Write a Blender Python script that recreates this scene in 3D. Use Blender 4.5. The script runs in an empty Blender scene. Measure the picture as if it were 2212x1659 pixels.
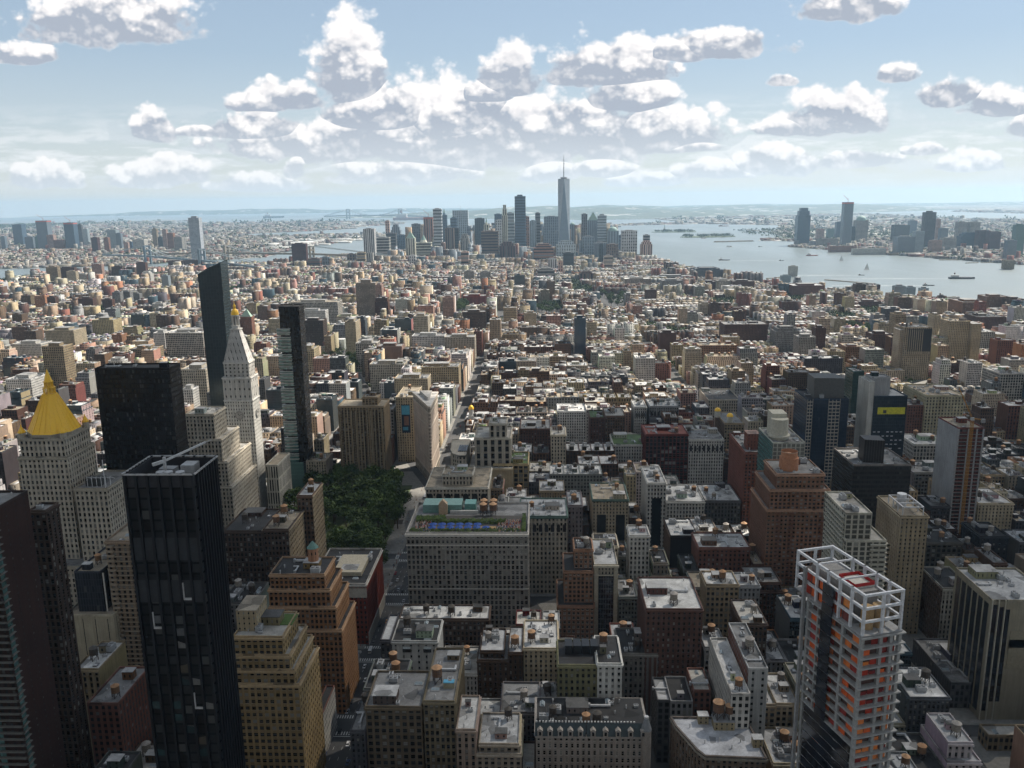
import bpy, math, random
import numpy as np
from mathutils import Vector
from mathutils.bvhtree import BVHTree
from mathutils.geometry import tessellate_polygon
SC = bpy.context.scene
COL = SC.collection
R = random.Random(7)
# ---------------------------------------------------------------- camera
H = 300.0                                     # eye height of the observation deck
YAW, PITCH, ROLL = -0.037419, 0.2141127, -0.0135617
FPX, PCX, PCY = 1810.0, 1106.0, 829.5
def cam_axes():
    cy, sy, cp, sp = math.cos(YAW), math.sin(YAW), math.cos(PITCH), math.sin(PITCH)
    f = Vector((sy*cp, cy*cp, -sp)); r = Vector((cy, -sy, 0)); u = Vector((sy*sp, cy*sp, cp))
    c, s = math.cos(ROLL), math.sin(ROLL)
    return f, c*r + s*u, c*u - s*r
CF, CR, CU = cam_axes()
cam = bpy.data.objects.new('camera', bpy.data.cameras.new('camera')); COL.objects.link(cam)
from mathutils import Matrix
cam.matrix_world = Matrix(((CR.x, CU.x, -CF.x, 0), (CR.y, CU.y, -CF.y, 0), (CR.z, CU.z, -CF.z, H), (0, 0, 0, 1)))
cam.data.sensor_width = 36.0
cam.data.lens = 36.0*FPX/2212.0
cam.data.clip_start = 1.0
cam.data.clip_end = 120000.0
SC.camera = cam
def proj(p):
    d = Vector((p[0], p[1], p[2]-H)); a = d.dot(CF)
    if a <= 1: return (-9e9, -9e9)
    return (PCX + FPX*d.dot(CR)/a, PCY - FPX*d.dot(CU)/a)
def ray(x, y): return CF + ((x-PCX)/FPX)*CR + ((PCY-y)/FPX)*CU
def on_ground(x, y, z=0.0):
    d = ray(x, y); t = (z-H)/d.z
    return (d.x*t, d.y*t)
def on_front(x, y, Y):                       # point of the sight line at distance Y down the avenue
    d = ray(x, y); t = Y/d.y
    return (d.x*t, H + d.z*t)
def on_side(x, y, X):
    d = ray(x, y); t = X/d.x
    return (d.y*t, H + d.z*t)
CROPS = {'A': 774.3, 'B': 1216.8, 'Z': 405.6}
def cr(k, x, y): return ((int(k[1])-1)*553.1 + x*.26667, CROPS[k[0]] + y*.26667)
# ---------------------------------------------------------------- light
SUN_EL, SUN_AZ = math.radians(50), math.radians(52)      # azimuth right of the avenue direction
sdir = Vector((math.sin(SUN_AZ)*math.cos(SUN_EL), math.cos(SUN_AZ)*math.cos(SUN_EL), math.sin(SUN_EL)))
sun = bpy.data.objects.new('sun', bpy.data.lights.new('sun', 'SUN')); COL.objects.link(sun)
sun.data.energy = 5.0; sun.data.angle = math.radians(0.53); sun.data.color = (1.0, .92, .80)
sun.rotation_euler = sdir.to_track_quat('Z', 'Y').to_euler()
SC.view_settings.view_transform = 'Standard'; SC.view_settings.look = 'None'
SC.view_settings.gamma = 1.0; SC.view_settings.exposure = 0.80
SC.cycles.use_adaptive_sampling = True
SC.cycles.adaptive_threshold = 0.03
SC.cycles.use_denoising = True
SC.cycles.max_bounces = 5; SC.cycles.diffuse_bounces = 1; SC.cycles.glossy_bounces = 2
SC.cycles.transmission_bounces = 2; SC.cycles.volume_bounces = 1; SC.cycles.transparent_max_bounces = 6
SC.cycles.caustics_reflective = False; SC.cycles.caustics_refractive = False
SC.cycles.time_limit = 900

class NT:                                    # small node-tree writer
    def __init__(s, tree): s.t = tree; s.n = tree.nodes; s.l = tree.links
    def add(s, typ, **kw):
        n = s.n.new(typ)
        for k, v in kw.items():
            if k.startswith('i_'):
                key = k[2:]; key = int(key) if key.isdigit() else key
                s.put(n.inputs[key], v)
            else: setattr(n, k, v)
        return n
    def put(s, inp, v):
        if isinstance(v, bpy.types.NodeSocket): s.l.new(v, inp)
        else: inp.default_value = v
    def m(s, op, *a, clamp=False):
        n = s.n.new('ShaderNodeMath'); n.operation = op; n.use_clamp = clamp
        for i, v in enumerate(a): s.put(n.inputs[i], v)
        return n.outputs[0]
    def vm(s, op, *a):
        n = s.n.new('ShaderNodeVectorMath'); n.operation = op
        for i, v in enumerate(a): s.put(n.inputs[i], v)
        return n.outputs['Value'] if op in ('LENGTH', 'DOT_PRODUCT') else n.outputs[0]
    def mix(s, f, a, b):
        n = s.n.new('ShaderNodeMix'); n.data_type = 'RGBA'
        s.put(n.inputs[0], f); s.put(n.inputs[6], a); s.put(n.inputs[7], b)
        return n.outputs[2]
    def mapr(s, v, a, b, c=0.0, d=1.0, smooth=False):
        n = s.n.new('ShaderNodeMapRange'); n.clamp = True
        if smooth: n.interpolation_type = 'SMOOTHSTEP'
        for i, q in enumerate((v, a, b, c, d)): s.put(n.inputs[i], q)
        return n.outputs[0]
    def sep(s, v):
        n = s.n.new('ShaderNodeSeparateXYZ'); s.put(n.inputs[0], v); return n.outputs
    def comb(s, x, y, z=0.0):
        n = s.n.new('ShaderNodeCombineXYZ')
        for i, v in enumerate((x, y, z)): s.put(n.inputs[i], v)
        return n.outputs[0]
def c4(r, g=None, b=None):
    if g is None: return (r[0], r[1], r[2], 1.0)
    return (r, g, b, 1.0)
# ---------------------------------------------------------------- sky with cumulus clouds (directions on the sky, infinitely far)
CLOUDS = [(762,190,86,150), (835,262,150,100), (985,286,180,122), (600,228,110,48), (550,284,120,52), (335,288,50,60), (435,288,60,25), (690,316,240,62), (930,322,270,74), (1095,190,75,92), (1045,215,70,50), (1310,165,130,95), (1352,228,100,68), (1210,302,270,108), (1410,306,150,82), (1560,108,135,62), (1460,122,70,42), (1825,28,115,66), (225,66,190,105), (55,122,88,42), (1795,272,120,68), (1850,262,70,60), (1700,280,70,30), (2048,218,70,58), (2155,240,80,50), (2215,285,40,40), (1938,168,40,34), (1690,180,30,22), (1675,358,100,58), (1850,350,100,36), (1530,378,85,36), (1995,328,45,22), (95,392,85,50), (350,388,110,48), (640,370,28,44), (860,384,160,50), (560,402,120,36), (1010,322,400,130), (1185,380,60,38), (1400,395,100,28), (1290,372,70,35), (2110,362,80,34), (1500,325,60,18)]
W = bpy.data.worlds.new('World'); SC.world = W; W.use_nodes = True
def build_world():
    t = NT(W.node_tree); t.n.clear()
    sky = t.add('ShaderNodeTexSky', sky_type='NISHITA', sun_disc=False, sun_elevation=SUN_EL, sun_rotation=SUN_AZ,
                altitude=300.0, air_density=1.0, dust_density=0.4, ozone_density=2.0)
    tc = t.add('ShaderNodeTexCoord')
    d = tc.outputs['Generated']; sx = t.sep(d)
    yy = t.m('MAXIMUM', sx[1], 0.02)
    u = t.m('DIVIDE', sx[0], yy); v = t.m('DIVIDE', sx[2], yy)
    p0 = t.comb(u, v)
    wn = t.add('ShaderNodeTexNoise', i_Vector=p0, i_Scale=9.0, i_Detail=2.0)
    warp = t.vm('SUBTRACT', wn.outputs['Color'], (0.5, 0.5, 0.5))
    wv = t.vm('MULTIPLY', warp, (.030, .016, 0))
    p = t.vm('ADD', p0, wv)
    cur = None; hh = None
    for (cx, cy, rx, ry) in CLOUDS:
        a = ray(cx, cy); u0, v0 = a.x/a.y, a.z/a.y
        b = ray(cx+rx, cy); su = 1/abs(b.x/b.y-u0); b = ray(cx, cy-ry); sv = 1/abs(b.z/b.y-v0)
        q = t.vm('MULTIPLY_ADD', p, (su, sv, 0), (-u0*su, -v0*sv, 0))
        q2 = t.vm('MAXIMUM', q, t.vm('MULTIPLY', q, (-1, -3.2, 0)))
        L = t.vm('LENGTH', q2)
        qy = t.sep(q)[1]
        if cur is None: cur, hh = L, qy
        else:
            k = t.m('LESS_THAN', L, cur)
            cur = t.m('MINIMUM', L, cur)
            n = t.n.new('ShaderNodeMix'); t.put(n.inputs[0], k); t.put(n.inputs[2], hh); t.put(n.inputs[3], qy); hh = n.outputs[0]
    # cauliflower detail
    vs = t.comb(t.m('MULTIPLY', u, 1.0), t.m('MULTIPLY', v, 1.25))
    def puff(off):
        pv = t.vm('ADD', vs, off)
        vo = t.add('ShaderNodeTexVoronoi', feature='SMOOTH_F1', voronoi_dimensions='2D', i_Vector=pv, i_Scale=24.0, i_Detail=3.0, i_Roughness=.58, i_Smoothness=.5)
        no = t.add('ShaderNodeTexNoise', noise_dimensions='2D', i_Vector=pv, i_Scale=11.0, i_Detail=8.0, i_Roughness=.6)
        a = t.m('MULTIPLY', t.m('SUBTRACT', .45, vo.outputs['Distance']), .8)
        return t.m('ADD', a, t.m('MULTIPLY', t.m('SUBTRACT', no.outputs['Fac'], .5), 1.3))
    n0 = puff((0, 0, 0)); n1 = puff((.0040, .0080, 0))
    dens = t.m('ADD', t.m('SUBTRACT', 1.0, cur), t.m('MULTIPLY', n0, 0.64))
    # thin rows of far clouds close to the horizon
    band = t.m('MULTIPLY', t.mapr(v, .012, .035), t.mapr(v, .12, .06))
    fn = t.add('ShaderNodeTexNoise', noise_dimensions='2D', i_Vector=t.comb(t.m('MULTIPLY', u, 7.0), t.m('MULTIPLY', v, 42.0)), i_Scale=1.6, i_Detail=8.0, i_Roughness=.62)
    far = t.m('MULTIPLY', band, t.mapr(fn.outputs['Fac'], .44, .60))
    a_main = t.mapr(dens, -.38, -.10, smooth=True)
    alpha = t.m('MAXIMUM', t.m('MULTIPLY', a_main, .97), t.m('MULTIPLY', far, .62))
    front = t.mapr(sx[1], .05, .2)
    alpha = t.m('MULTIPLY', alpha, front)
    # shade: lit tops and right-hand rims, blue-grey bases
    hs = t.m('ADD', hh, t.m('MULTIPLY', n0, .8))
    lit = t.mapr(hs, -.16, .40, smooth=True)
    rim = t.mapr(dens, .2, -.25)
    rel = t.m('MULTIPLY', t.m('SUBTRACT', n0, n1), 1.1)
    s = t.m('ADD', t.m('ADD', t.m('MULTIPLY', lit, .85), t.m('MULTIPLY', t.m('MULTIPLY', rim, .5), t.mapr(hs, -.1, .35))), rel, clamp=True)
    ccol = t.mix(s, c4(.46, .51, .60), c4(1.16, 1.11, 1.09))
    ccol = t.mix(t.mapr(v, .10, .01, 0, .6), ccol, c4(1.02, 1.06, 1.07))
    ccol = t.mix(t.m('MULTIPLY', t.m('SUBTRACT', 1.0, a_main), .6), ccol, c4(.95, 1.0, 1.05))
    # thin milky veil, and broken cloud overhead outside the picture
    el = sx[2]
    veil = t.mix(t.mapr(el, .0, .16), c4(.52, .53, .52), c4(.33, .40, .46))
    skc = t.vm('SCALE', sky.outputs[0]); t.put(skc.node.inputs['Scale'], .075)
    base = t.mix(t.mapr(el, 0, .2, .80, .52), skc, veil)
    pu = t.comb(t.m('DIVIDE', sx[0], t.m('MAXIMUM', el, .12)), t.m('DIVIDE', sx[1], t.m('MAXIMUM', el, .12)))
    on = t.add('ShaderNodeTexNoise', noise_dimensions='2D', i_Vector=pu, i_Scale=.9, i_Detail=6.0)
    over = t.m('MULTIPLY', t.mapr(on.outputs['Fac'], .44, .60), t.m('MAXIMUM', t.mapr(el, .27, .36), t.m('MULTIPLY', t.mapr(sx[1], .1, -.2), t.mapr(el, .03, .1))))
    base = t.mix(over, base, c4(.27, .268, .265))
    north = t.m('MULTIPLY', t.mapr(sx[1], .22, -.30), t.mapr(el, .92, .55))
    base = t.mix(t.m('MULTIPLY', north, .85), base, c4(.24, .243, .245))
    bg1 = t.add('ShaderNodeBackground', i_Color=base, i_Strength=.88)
    bg2 = t.add('ShaderNodeBackground', i_Color=ccol, i_Strength=CLOUD_STR)
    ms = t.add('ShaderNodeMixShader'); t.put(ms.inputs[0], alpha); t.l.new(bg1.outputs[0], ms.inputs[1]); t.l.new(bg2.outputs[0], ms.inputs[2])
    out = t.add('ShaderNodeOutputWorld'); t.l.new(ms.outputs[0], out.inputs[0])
CLOUD_STR = 0.56; HAZE = 3.2e-5
build_world()
W.cycles.sampling_method = 'MANUAL'; W.cycles.sample_map_resolution = 512
# ---------------------------------------------------------------- materials
MATS = {}
def new_mat(name):
    m = bpy.data.materials.new(name); m.use_nodes = True; t = NT(m.node_tree); t.n.clear(); MATS[name] = m
    return m, t
def finish(t, **kw):
    b = t.add('ShaderNodeBsdfPrincipled')
    for k, v in kw.items(): t.put(b.inputs[k.replace('_', ' ')], v)
    o = t.add('ShaderNodeOutputMaterial'); t.l.new(b.outputs[0], o.inputs[0]); return b
def attr(t, name):
    return t.add('ShaderNodeAttribute', attribute_name=name)
def make_materials():
    # masonry / curtain wall with its windows: uv in metres, wcol = wall colour + window height share, fpar = bay, floor, window share, glassiness
    m, t = new_mat('facade')
    wc, fp = attr(t, 'wcol'), attr(t, 'fpar'); uv = t.add('ShaderNodeUVMap', uv_map='uv')
    pr = t.sep(fp.outputs['Color']); uu = t.sep(uv.outputs[0])
    ub = t.m('DIVIDE', uu[0], pr[0]); vb = t.m('DIVIDE', uu[1], pr[1])
    iu, iv = t.m('FLOOR', ub), t.m('FLOOR', vb)
    fu = t.m('ABSOLUTE', t.m('SUBTRACT', t.m('SUBTRACT', ub, iu), .5)); fv = t.m('ABSOLUTE', t.m('SUBTRACT', t.m('SUBTRACT', vb, iv), .5))
    mu = t.m('LESS_THAN', fu, t.m('MULTIPLY', pr[2], .5)); mv = t.m('LESS_THAN', fv, t.m('MULTIPLY', wc.outputs['Alpha'], .5))
    mask = t.m('MULTIPLY', mu, mv)
    geo = t.add('ShaderNodeNewGeometry')
    rn = t.add('ShaderNodeTexWhiteNoise', noise_dimensions='3D', i_Vector=t.comb(iu, iv, t.m('MULTIPLY', geo.outputs['Random Per Island'], 97.0)))
    r1 = rn.outputs['Value']; glass = fp.outputs['Alpha']
    dark = t.mix(t.m('POWER', r1, 2.5), c4(.003, .004, .005), c4(.035, .038, .04))
    blind = t.m('GREATER_THAN', r1, t.m('ADD', .90, t.m('MULTIPLY', glass, .12)))
    lum = t.vm('DOT_PRODUCT', wc.outputs['Color'], (.33, .33, .33)); wcol = t.mix(t.m('MULTIPLY', blind, t.mapr(lum, .04, .3, .12, .7)), dark, c4(.30, .29, .26))
    tint = t.vm('MULTIPLY', wc.outputs['Color'], (.85, .85, .85))
    wcol = t.mix(t.m('MULTIPLY', glass, .75), wcol, tint)
    # wall: weather stains, a little tone change from course to course, darker spandrels under the windows of a pier
    tc = t.add('ShaderNodeTexCoord')
    nz = t.add('ShaderNodeTexNoise', i_Vector=geo.outputs['Position'], i_Scale=.06, i_Detail=6.0, i_Roughness=.65)
    st = t.add('ShaderNodeTexNoise', i_Vector=t.comb(t.m('MULTIPLY', uu[0], .9), t.m('MULTIPLY', uu[1], .05)), i_Scale=1.0, i_Detail=4.0)
    k = t.m('MULTIPLY', t.mapr(nz.outputs['Fac'], .25, .75, .72, 1.18), t.mapr(st.outputs['Fac'], .3, .7, .82, 1.1))
    k = t.m('MULTIPLY', k, t.m('SUBTRACT', 1.0, t.m('MULTIPLY', t.m('MULTIPLY', mu, t.m('SUBTRACT', 1.0, mv)), .22)))
    r2 = t.add('ShaderNodeTexWhiteNoise', noise_dimensions='2D', i_Vector=t.comb(t.m('FLOOR', t.m('DIVIDE', iv, 3.0)), geo.outputs['Random Per Island']))
    k = t.m('MULTIPLY', k, t.mapr(r2.outputs['Value'], 0, 1, .9, 1.06))
    wall = t.vm('SCALE', wc.outputs['Color']); t.put(wall.node.inputs['Scale'], k)
    col = t.mix(mask, wall, wcol)
    rough = t.m('SUBTRACT', .85, t.m('MULTIPLY', mask, t.m('ADD', .55, t.m('MULTIPLY', glass, .18))))
    finish(t, Base_Color=col, Roughness=rough, Specular_IOR_Level=t.m('ADD', .15, t.m('MULTIPLY', t.m('MULTIPLY', mask, glass), .6)))
    # roofs
    m, t = new_mat('roofing'); wc = attr(t, 'wcol'); geo = t.add('ShaderNodeNewGeometry')
    nz = t.add('ShaderNodeTexNoise', i_Vector=geo.outputs['Position'], i_Scale=.11, i_Detail=7.0, i_Roughness=.7)
    vo = t.add('ShaderNodeTexVoronoi', i_Vector=geo.outputs['Position'], i_Scale=.14)
    vr = t.sep(vo.outputs['Color'])[0]
    n3 = t.add('ShaderNodeTexNoise', i_Vector=geo.outputs['Position'], i_Scale=.9, i_Detail=5.0, i_Roughness=.7)
    patch = t.m('GREATER_THAN', t.sep(vo.outputs['Color'])[1], .90)
    k = t.m('MULTIPLY', t.mapr(nz.outputs['Fac'], .3, .7, .5, 1.15), t.mapr(vr, 0, 1, .82, 1.08))
    k = t.m('MULTIPLY', t.m('MULTIPLY', k, t.mapr(n3.outputs['Fac'], .3, .7, .8, 1.12)), t.m('SUBTRACT', 1.0, t.m('MULTIPLY', patch, .5)))
    c = t.vm('SCALE', wc.outputs['Color']); t.put(c.node.inputs['Scale'], k)
    finish(t, Base_Color=c, Roughness=.75, Specular_IOR_Level=.3)
    # plain coloured parts (metal, timber, stone trim) - colour from wcol, alpha = roughness
    m, t = new_mat('plain'); wc = attr(t, 'wcol'); geo = t.add('ShaderNodeNewGeometry')
    nz = t.add('ShaderNodeTexNoise', i_Vector=geo.outputs['Position'], i_Scale=.6, i_Detail=5.0, i_Roughness=.7)
    c = t.vm('SCALE', wc.outputs['Color']); t.put(c.node.inputs['Scale'], t.mapr(nz.outputs['Fac'], .3, .7, .72, 1.12))
    finish(t, Base_Color=c, Roughness=wc.outputs['Alpha'], Specular_IOR_Level=.3)
    m, t = new_mat('window'); geo = t.add('ShaderNodeNewGeometry'); oi = t.add('ShaderNodeObjectInfo')
    r = t.m('FRACT', t.m('ADD', geo.outputs['Random Per Island'], t.m('MULTIPLY', oi.outputs['Random'], 7.31)))
    col = t.mix(t.m('POWER', r, 4.0), c4(.002, .003, .004), c4(.07, .075, .08)); col = t.mix(t.m('MULTIPLY', t.m('GREATER_THAN', r, .84), .6), col, c4(.30, .29, .26))
    finish(t, Base_Color=col, Roughness=.15, Specular_IOR_Level=.22)
    for nm, colr, rg, sp in (('glass', (.02, .035, .05), .06, 1.0), ('teal_glass', (.05, .11, .105), .10, .9), ('dark_glass', (.010, .013, .02), .09, .7)):
        m, t = new_mat(nm); geo = t.add('ShaderNodeNewGeometry')
        w = t.add('ShaderNodeTexWhiteNoise', noise_dimensions='3D', i_Vector=t.vm('FLOOR', t.vm('MULTIPLY', geo.outputs['Position'], (.33, .33, .27))))
        k = t.vm('SCALE', c4(colr)[:3]); t.put(k.node.inputs['Scale'], t.mapr(w.outputs['Value'], 0, 1, .6, 1.7))
        finish(t, Base_Color=k, Roughness=rg, Specular_IOR_Level=sp)
    m, t = new_mat('gilding'); geo = t.add('ShaderNodeNewGeometry')
    nz = t.add('ShaderNodeTexNoise', i_Vector=geo.outputs['Position'], i_Scale=.5, i_Detail=4.0)
    finish(t, Base_Color=t.mix(nz.outputs['Fac'], c4(.90, .50, .03), c4(1.0, .62, .06)), Roughness=.45, Metallic=.12)
    m, t = new_mat('asphalt'); geo = t.add('ShaderNodeNewGeometry')
    nz = t.add('ShaderNodeTexNoise', i_Vector=geo.outputs['Position'], i_Scale=.05, i_Detail=8.0, i_Roughness=.7)
    finish(t, Base_Color=t.mix(t.mapr(nz.outputs['Fac'], .3, .7), c4(.030, .031, .034), c4(.075, .074, .074)), Roughness=.85)
    m, t = new_mat('paving'); geo = t.add('ShaderNodeNewGeometry')
    nz = t.add('ShaderNodeTexNoise', i_Vector=geo.outputs['Position'], i_Scale=.3, i_Detail=8.0, i_Roughness=.7)
    finish(t, Base_Color=t.mix(t.mapr(nz.outputs['Fac'], .3, .7), c4(.13, .125, .115), c4(.26, .25, .23)), Roughness=.85)
    m, t = new_mat('lawn'); geo = t.add('ShaderNodeNewGeometry')
    nz = t.add('ShaderNodeTexNoise', i_Vector=geo.outputs['Position'], i_Scale=.12, i_Detail=8.0, i_Roughness=.7)
    finish(t, Base_Color=t.mix(t.mapr(nz.outputs['Fac'], .35, .65), c4(.035, .06, .02), c4(.10, .12, .05)), Roughness=.9)
    m, t = new_mat('road_paint'); finish(t, Base_Color=c4(.55, .55, .52), Roughness=.7)
    # far land: roofs, yards and woods seen from many kilometres
    m, t = new_mat('far_land'); geo = t.add('ShaderNodeNewGeometry'); P = geo.outputs['Position']
    n1 = t.add('ShaderNodeTexNoise', i_Vector=P, i_Scale=.0006, i_Detail=5.0, i_Roughness=.6)
    v1 = t.add('ShaderNodeTexVoronoi', i_Vector=P, i_Scale=.012); vc = t.sep(v1.outputs['Color'])
    v2 = t.add('ShaderNodeTexVoronoi', i_Vector=P, i_Scale=.0016); vd = t.sep(v2.outputs['Color'])
    base = t.mix(t.mapr(n1.outputs['Fac'], .46, .56), c4(.12, .115, .11), c4(.035, .06, .03))
    base = t.mix(t.m('GREATER_THAN', vc[0], .86), base, c4(.5, .5, .48))
    base = t.mix(t.m('MULTIPLY', t.m('GREATER_THAN', vc[1], .62), .7), base, c4(.16, .10, .08))
    base = t.mix(t.m('MULTIPLY', t.m('GREATER_THAN', vd[0], .88), .8), base, c4(.42, .42, .40))
    finish(t, Base_Color=base, Roughness=.9)
    m, t = new_mat('woodland'); geo = t.add('ShaderNodeNewGeometry')
    n1 = t.add('ShaderNodeTexNoise', i_Vector=geo.outputs['Position'], i_Scale=.004, i_Detail=9.0, i_Roughness=.75)
    base = t.mix(t.mapr(n1.outputs['Fac'], .40, .62), c4(.018, .035, .018), c4(.09, .10, .07))
    n2 = t.add('ShaderNodeTexVoronoi', i_Vector=geo.outputs['Position'], i_Scale=.006); q = t.sep(n2.outputs['Color'])
    base = t.mix(t.m('MULTIPLY', t.m('GREATER_THAN', q[0], .93), .7), base, c4(.45, .45, .43))
    finish(t, Base_Color=base, Roughness=.9)
    m, t = new_mat('water'); geo = t.add('ShaderNodeNewGeometry'); P = geo.outputs['Position']
    n1 = t.add('ShaderNodeTexNoise', i_Vector=P, i_Scale=.02, i_Detail=6.0, i_Roughness=.65)
    n2 = t.add('ShaderNodeTexNoise', i_Vector=t.vm('MULTIPLY', P, (.0012, .0004, 1)), i_Scale=1.0, i_Detail=5.0, i_Roughness=.6)
    bmp = t.add('ShaderNodeBump', i_Strength=.5, i_Distance=.8, i_Height=n1.outputs['Fac'])
    finish(t, Base_Color=t.mix(t.mapr(n2.outputs['Fac'], .35, .65), c4(.10, .13, .14), c4(.15, .18, .185)), Roughness=t.mapr(n2.outputs['Fac'], .35, .65, .42, .30), Specular_IOR_Level=.8, Normal=bmp.outputs[0])
    m, t = new_mat('foam'); finish(t, Base_Color=c4(.75, .78, .78), Roughness=.6)
    m, t = new_mat('foliage'); geo = t.add('ShaderNodeNewGeometry'); oi = t.add('ShaderNodeObjectInfo')
    r = t.m('FRACT', t.m('ADD', geo.outputs['Random Per Island'], oi.outputs['Random']))
    col = t.mix(r, c4(.018, .040, .011), c4(.085, .125, .032)); kk = t.vm('SCALE', col); t.put(kk.node.inputs['Scale'], t.mapr(oi.outputs['Random'], 0, 1, .55, 1.35)); col = kk
    finish(t, Base_Color=col, Roughness=.7, Specular_IOR_Level=.2)
    m, t = new_mat('bark'); finish(t, Base_Color=c4(.07, .05, .035), Roughness=.9)
    m, t = new_mat('tyre'); finish(t, Base_Color=c4(.01, .01, .01), Roughness=.8)
make_materials()
# ---------------------------------------------------------------- mesh writer
class MB:
    def __init__(s): s.v = []; s.f = []; s.c = []; s.p = []; s.uv = []; s.m = []; s.units = []; s.depth = 0
    def face(s, pts, col=(.5, .5, .5, .5), par=(3, 3, 0, 0), uv=None, m=0):
        n = len(s.v); s.v.extend(pts); k = len(pts); s.f.append(tuple(range(n, n+k)))
        s.c.append(col if len(col) == 4 else (*col, .6)); s.p.append(par); s.uv.append(uv or [(p[0], p[1]) for p in pts]); s.m.append(m)
    def wall(s, x0, y0, x1, y1, z0, z1, col, par, m=0):            # outside on the right-hand side of p0 -> p1
        L = math.hypot(x1-x0, y1-y0); bay = par[0]; n = max(1, round(L/bay)); bw = L/n
        fl = par[1]; k = max(1, round((z1-z0)/fl)); fh = (z1-z0)/k
        s.face([(x0, y0, z0), (x1, y1, z0), (x1, y1, z1), (x0, y0, z1)], col, (bw, fh, par[2], par[3]),
               [(0, 0), (L, 0), (L, z1-z0), (0, z1-z0)], m)
    def box(s, x0, y0, z0, x1, y1, z1, col, par=(3, 3, 0, 0), m=0, top=None, mt=None, side=None, bottom=False):
        sp = side or par
        s.wall(x0, y0, x1, y0, z0, z1, col, par, m); s.wall(x1, y0, x1, y1, z0, z1, col, sp, m)
        s.wall(x1, y1, x0, y1, z0, z1, col, par, m); s.wall(x0, y1, x0, y0, z0, z1, col, sp, m)
        s.face([(x0, y0, z1), (x1, y0, z1), (x1, y1, z1), (x0, y1, z1)], top or col, (3, 3, 0, 0), None, m if mt is None else mt)
        if bottom: s.face([(x0, y1, z0), (x1, y1, z0), (x1, y0, z0), (x0, y0, z0)], col, (3, 3, 0, 0), None, m)
    def prism(s, poly, z0, z1, col, par=(3, 3, 0, 0), m=0, top=None, mt=None, cap=True):
        n = len(poly)
        for i in range(n):
            a, b = poly[i], poly[(i+1) % n]; s.wall(a[0], a[1], b[0], b[1], z0, z1, col, par, m)
        if cap: s.face([(p[0], p[1], z1) for p in poly], top or col, (3, 3, 0, 0), None, m if mt is None else mt)
    def loft(s, pa, za, pb, zb, col, m=0, cap=True, par=(3, 3, 0, 0)):
        n = len(pa)
        for i in range(n):
            j = (i+1) % n; a, b, c, d = pa[i], pa[j], pb[j], pb[i]
            L = math.hypot(b[0]-a[0], b[1]-a[1]); h = math.hypot(zb-za, 1e-6)
            s.face([(a[0], a[1], za), (b[0], b[1], za), (c[0], c[1], zb), (d[0], d[1], zb)], col, par, [(0, 0), (L, 0), (L, h), (0, h)], m)
        if cap: s.face([(p[0], p[1], zb) for p in pb], col, (3, 3, 0, 0), None, m)
    def cyl(s, x, y, z0, z1, r0, r1=None, n=12, col=(.5, .5, .5, .6), m=0, cap=True):
        r1 = r0 if r1 is None else r1
        A = [(x+r0*math.cos(i*2*math.pi/n), y+r0*math.sin(i*2*math.pi/n)) for i in range(n)]
        B = [(x+r1*math.cos(i*2*math.pi/n), y+r1*math.sin(i*2*math.pi/n)) for i in range(n)]
        s.loft(A, z0, B, z1, col, m, cap)
    def bar(s, p, q, w, col=(.5, .5, .5, .6), m=0):
        p, q = Vector(p), Vector(q); d = (q-p).normalized(); a = d.cross(Vector((0, 0, 1)))
        a = Vector((1, 0, 0)) if a.length < .01 else a.normalized(); b = d.cross(a).normalized(); h = w/2
        cs = [(-h, -h), (h, -h), (h, h), (-h, h)]
        A = [tuple(p+a*i+b*j) for i, j in cs]; B = [tuple(q+a*i+b*j) for i, j in cs]
        for i in range(4):
            j = (i+1) % 4; s.face([A[j], A[i], B[i], B[j]], col, m=m)
        s.face(A, col, m=m); s.face(B[::-1], col, m=m)
    def build(s, name, mats, parent=None, loc=(0, 0, 0), smooth=False):
        me = bpy.data.meshes.new(name); me.from_pydata(s.v, [], s.f)
        for mt in mats: me.materials.append(MATS[mt])
        if len(mats) > 1: me.polygons.foreach_set('material_index', s.m)
        uvl = me.uv_layers.new(name='uv'); uvl.data.foreach_set('uv', np.array([c for f in s.uv for q in f for c in q], dtype=np.float32))
        a = me.attributes.new('wcol', 'FLOAT_COLOR', 'FACE'); a.data.foreach_set('color', np.array(s.c, dtype=np.float32).ravel())
        a = me.attributes.new('fpar', 'FLOAT_COLOR', 'FACE'); a.data.foreach_set('color', np.array(s.p, dtype=np.float32).ravel())
        if smooth: me.polygons.foreach_set('use_smooth', [True]*len(s.f))
        o = bpy.data.objects.new(name, me); COL.objects.link(o); o.location = loc
        if parent: o.parent = parent
        return o
    def build_each(s, name, mats, parent=None, cap=100):
        # every solid or panel that was added becomes an object of its own; past the cap the farthest ones stay together
        ox, oy = (parent.location.x, parent.location.y) if parent else (0, 0); n = len(s.units); u = []
        for a, (v0, f0) in enumerate(s.units):
            v1, f1 = s.units[a+1] if a+1 < n else (len(s.v), len(s.f)); c = s.v[v0]; u.append(((c[0]+ox)**2+(c[1]+oy)**2+(c[2]-H)**2, v0, v1, f0, f1))
        u.sort(); out = []
        for part, last in [([q], 0) for q in u[:cap]]+([(u[cap:], 1)] if len(u) > cap else []):
            b = MB()
            for _, v0, v1, f0, f1 in part:
                k = len(b.v)-v0; b.v += s.v[v0:v1]; b.f += [tuple(i+k for i in f) for f in s.f[f0:f1]]; b.c += s.c[f0:f1]; b.p += s.p[f0:f1]; b.uv += s.uv[f0:f1]; b.m += s.m[f0:f1]
            o = b.build(name, mats, parent); out.append(o)
            if last: o['kind'] = 'stuff'
        return out
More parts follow.
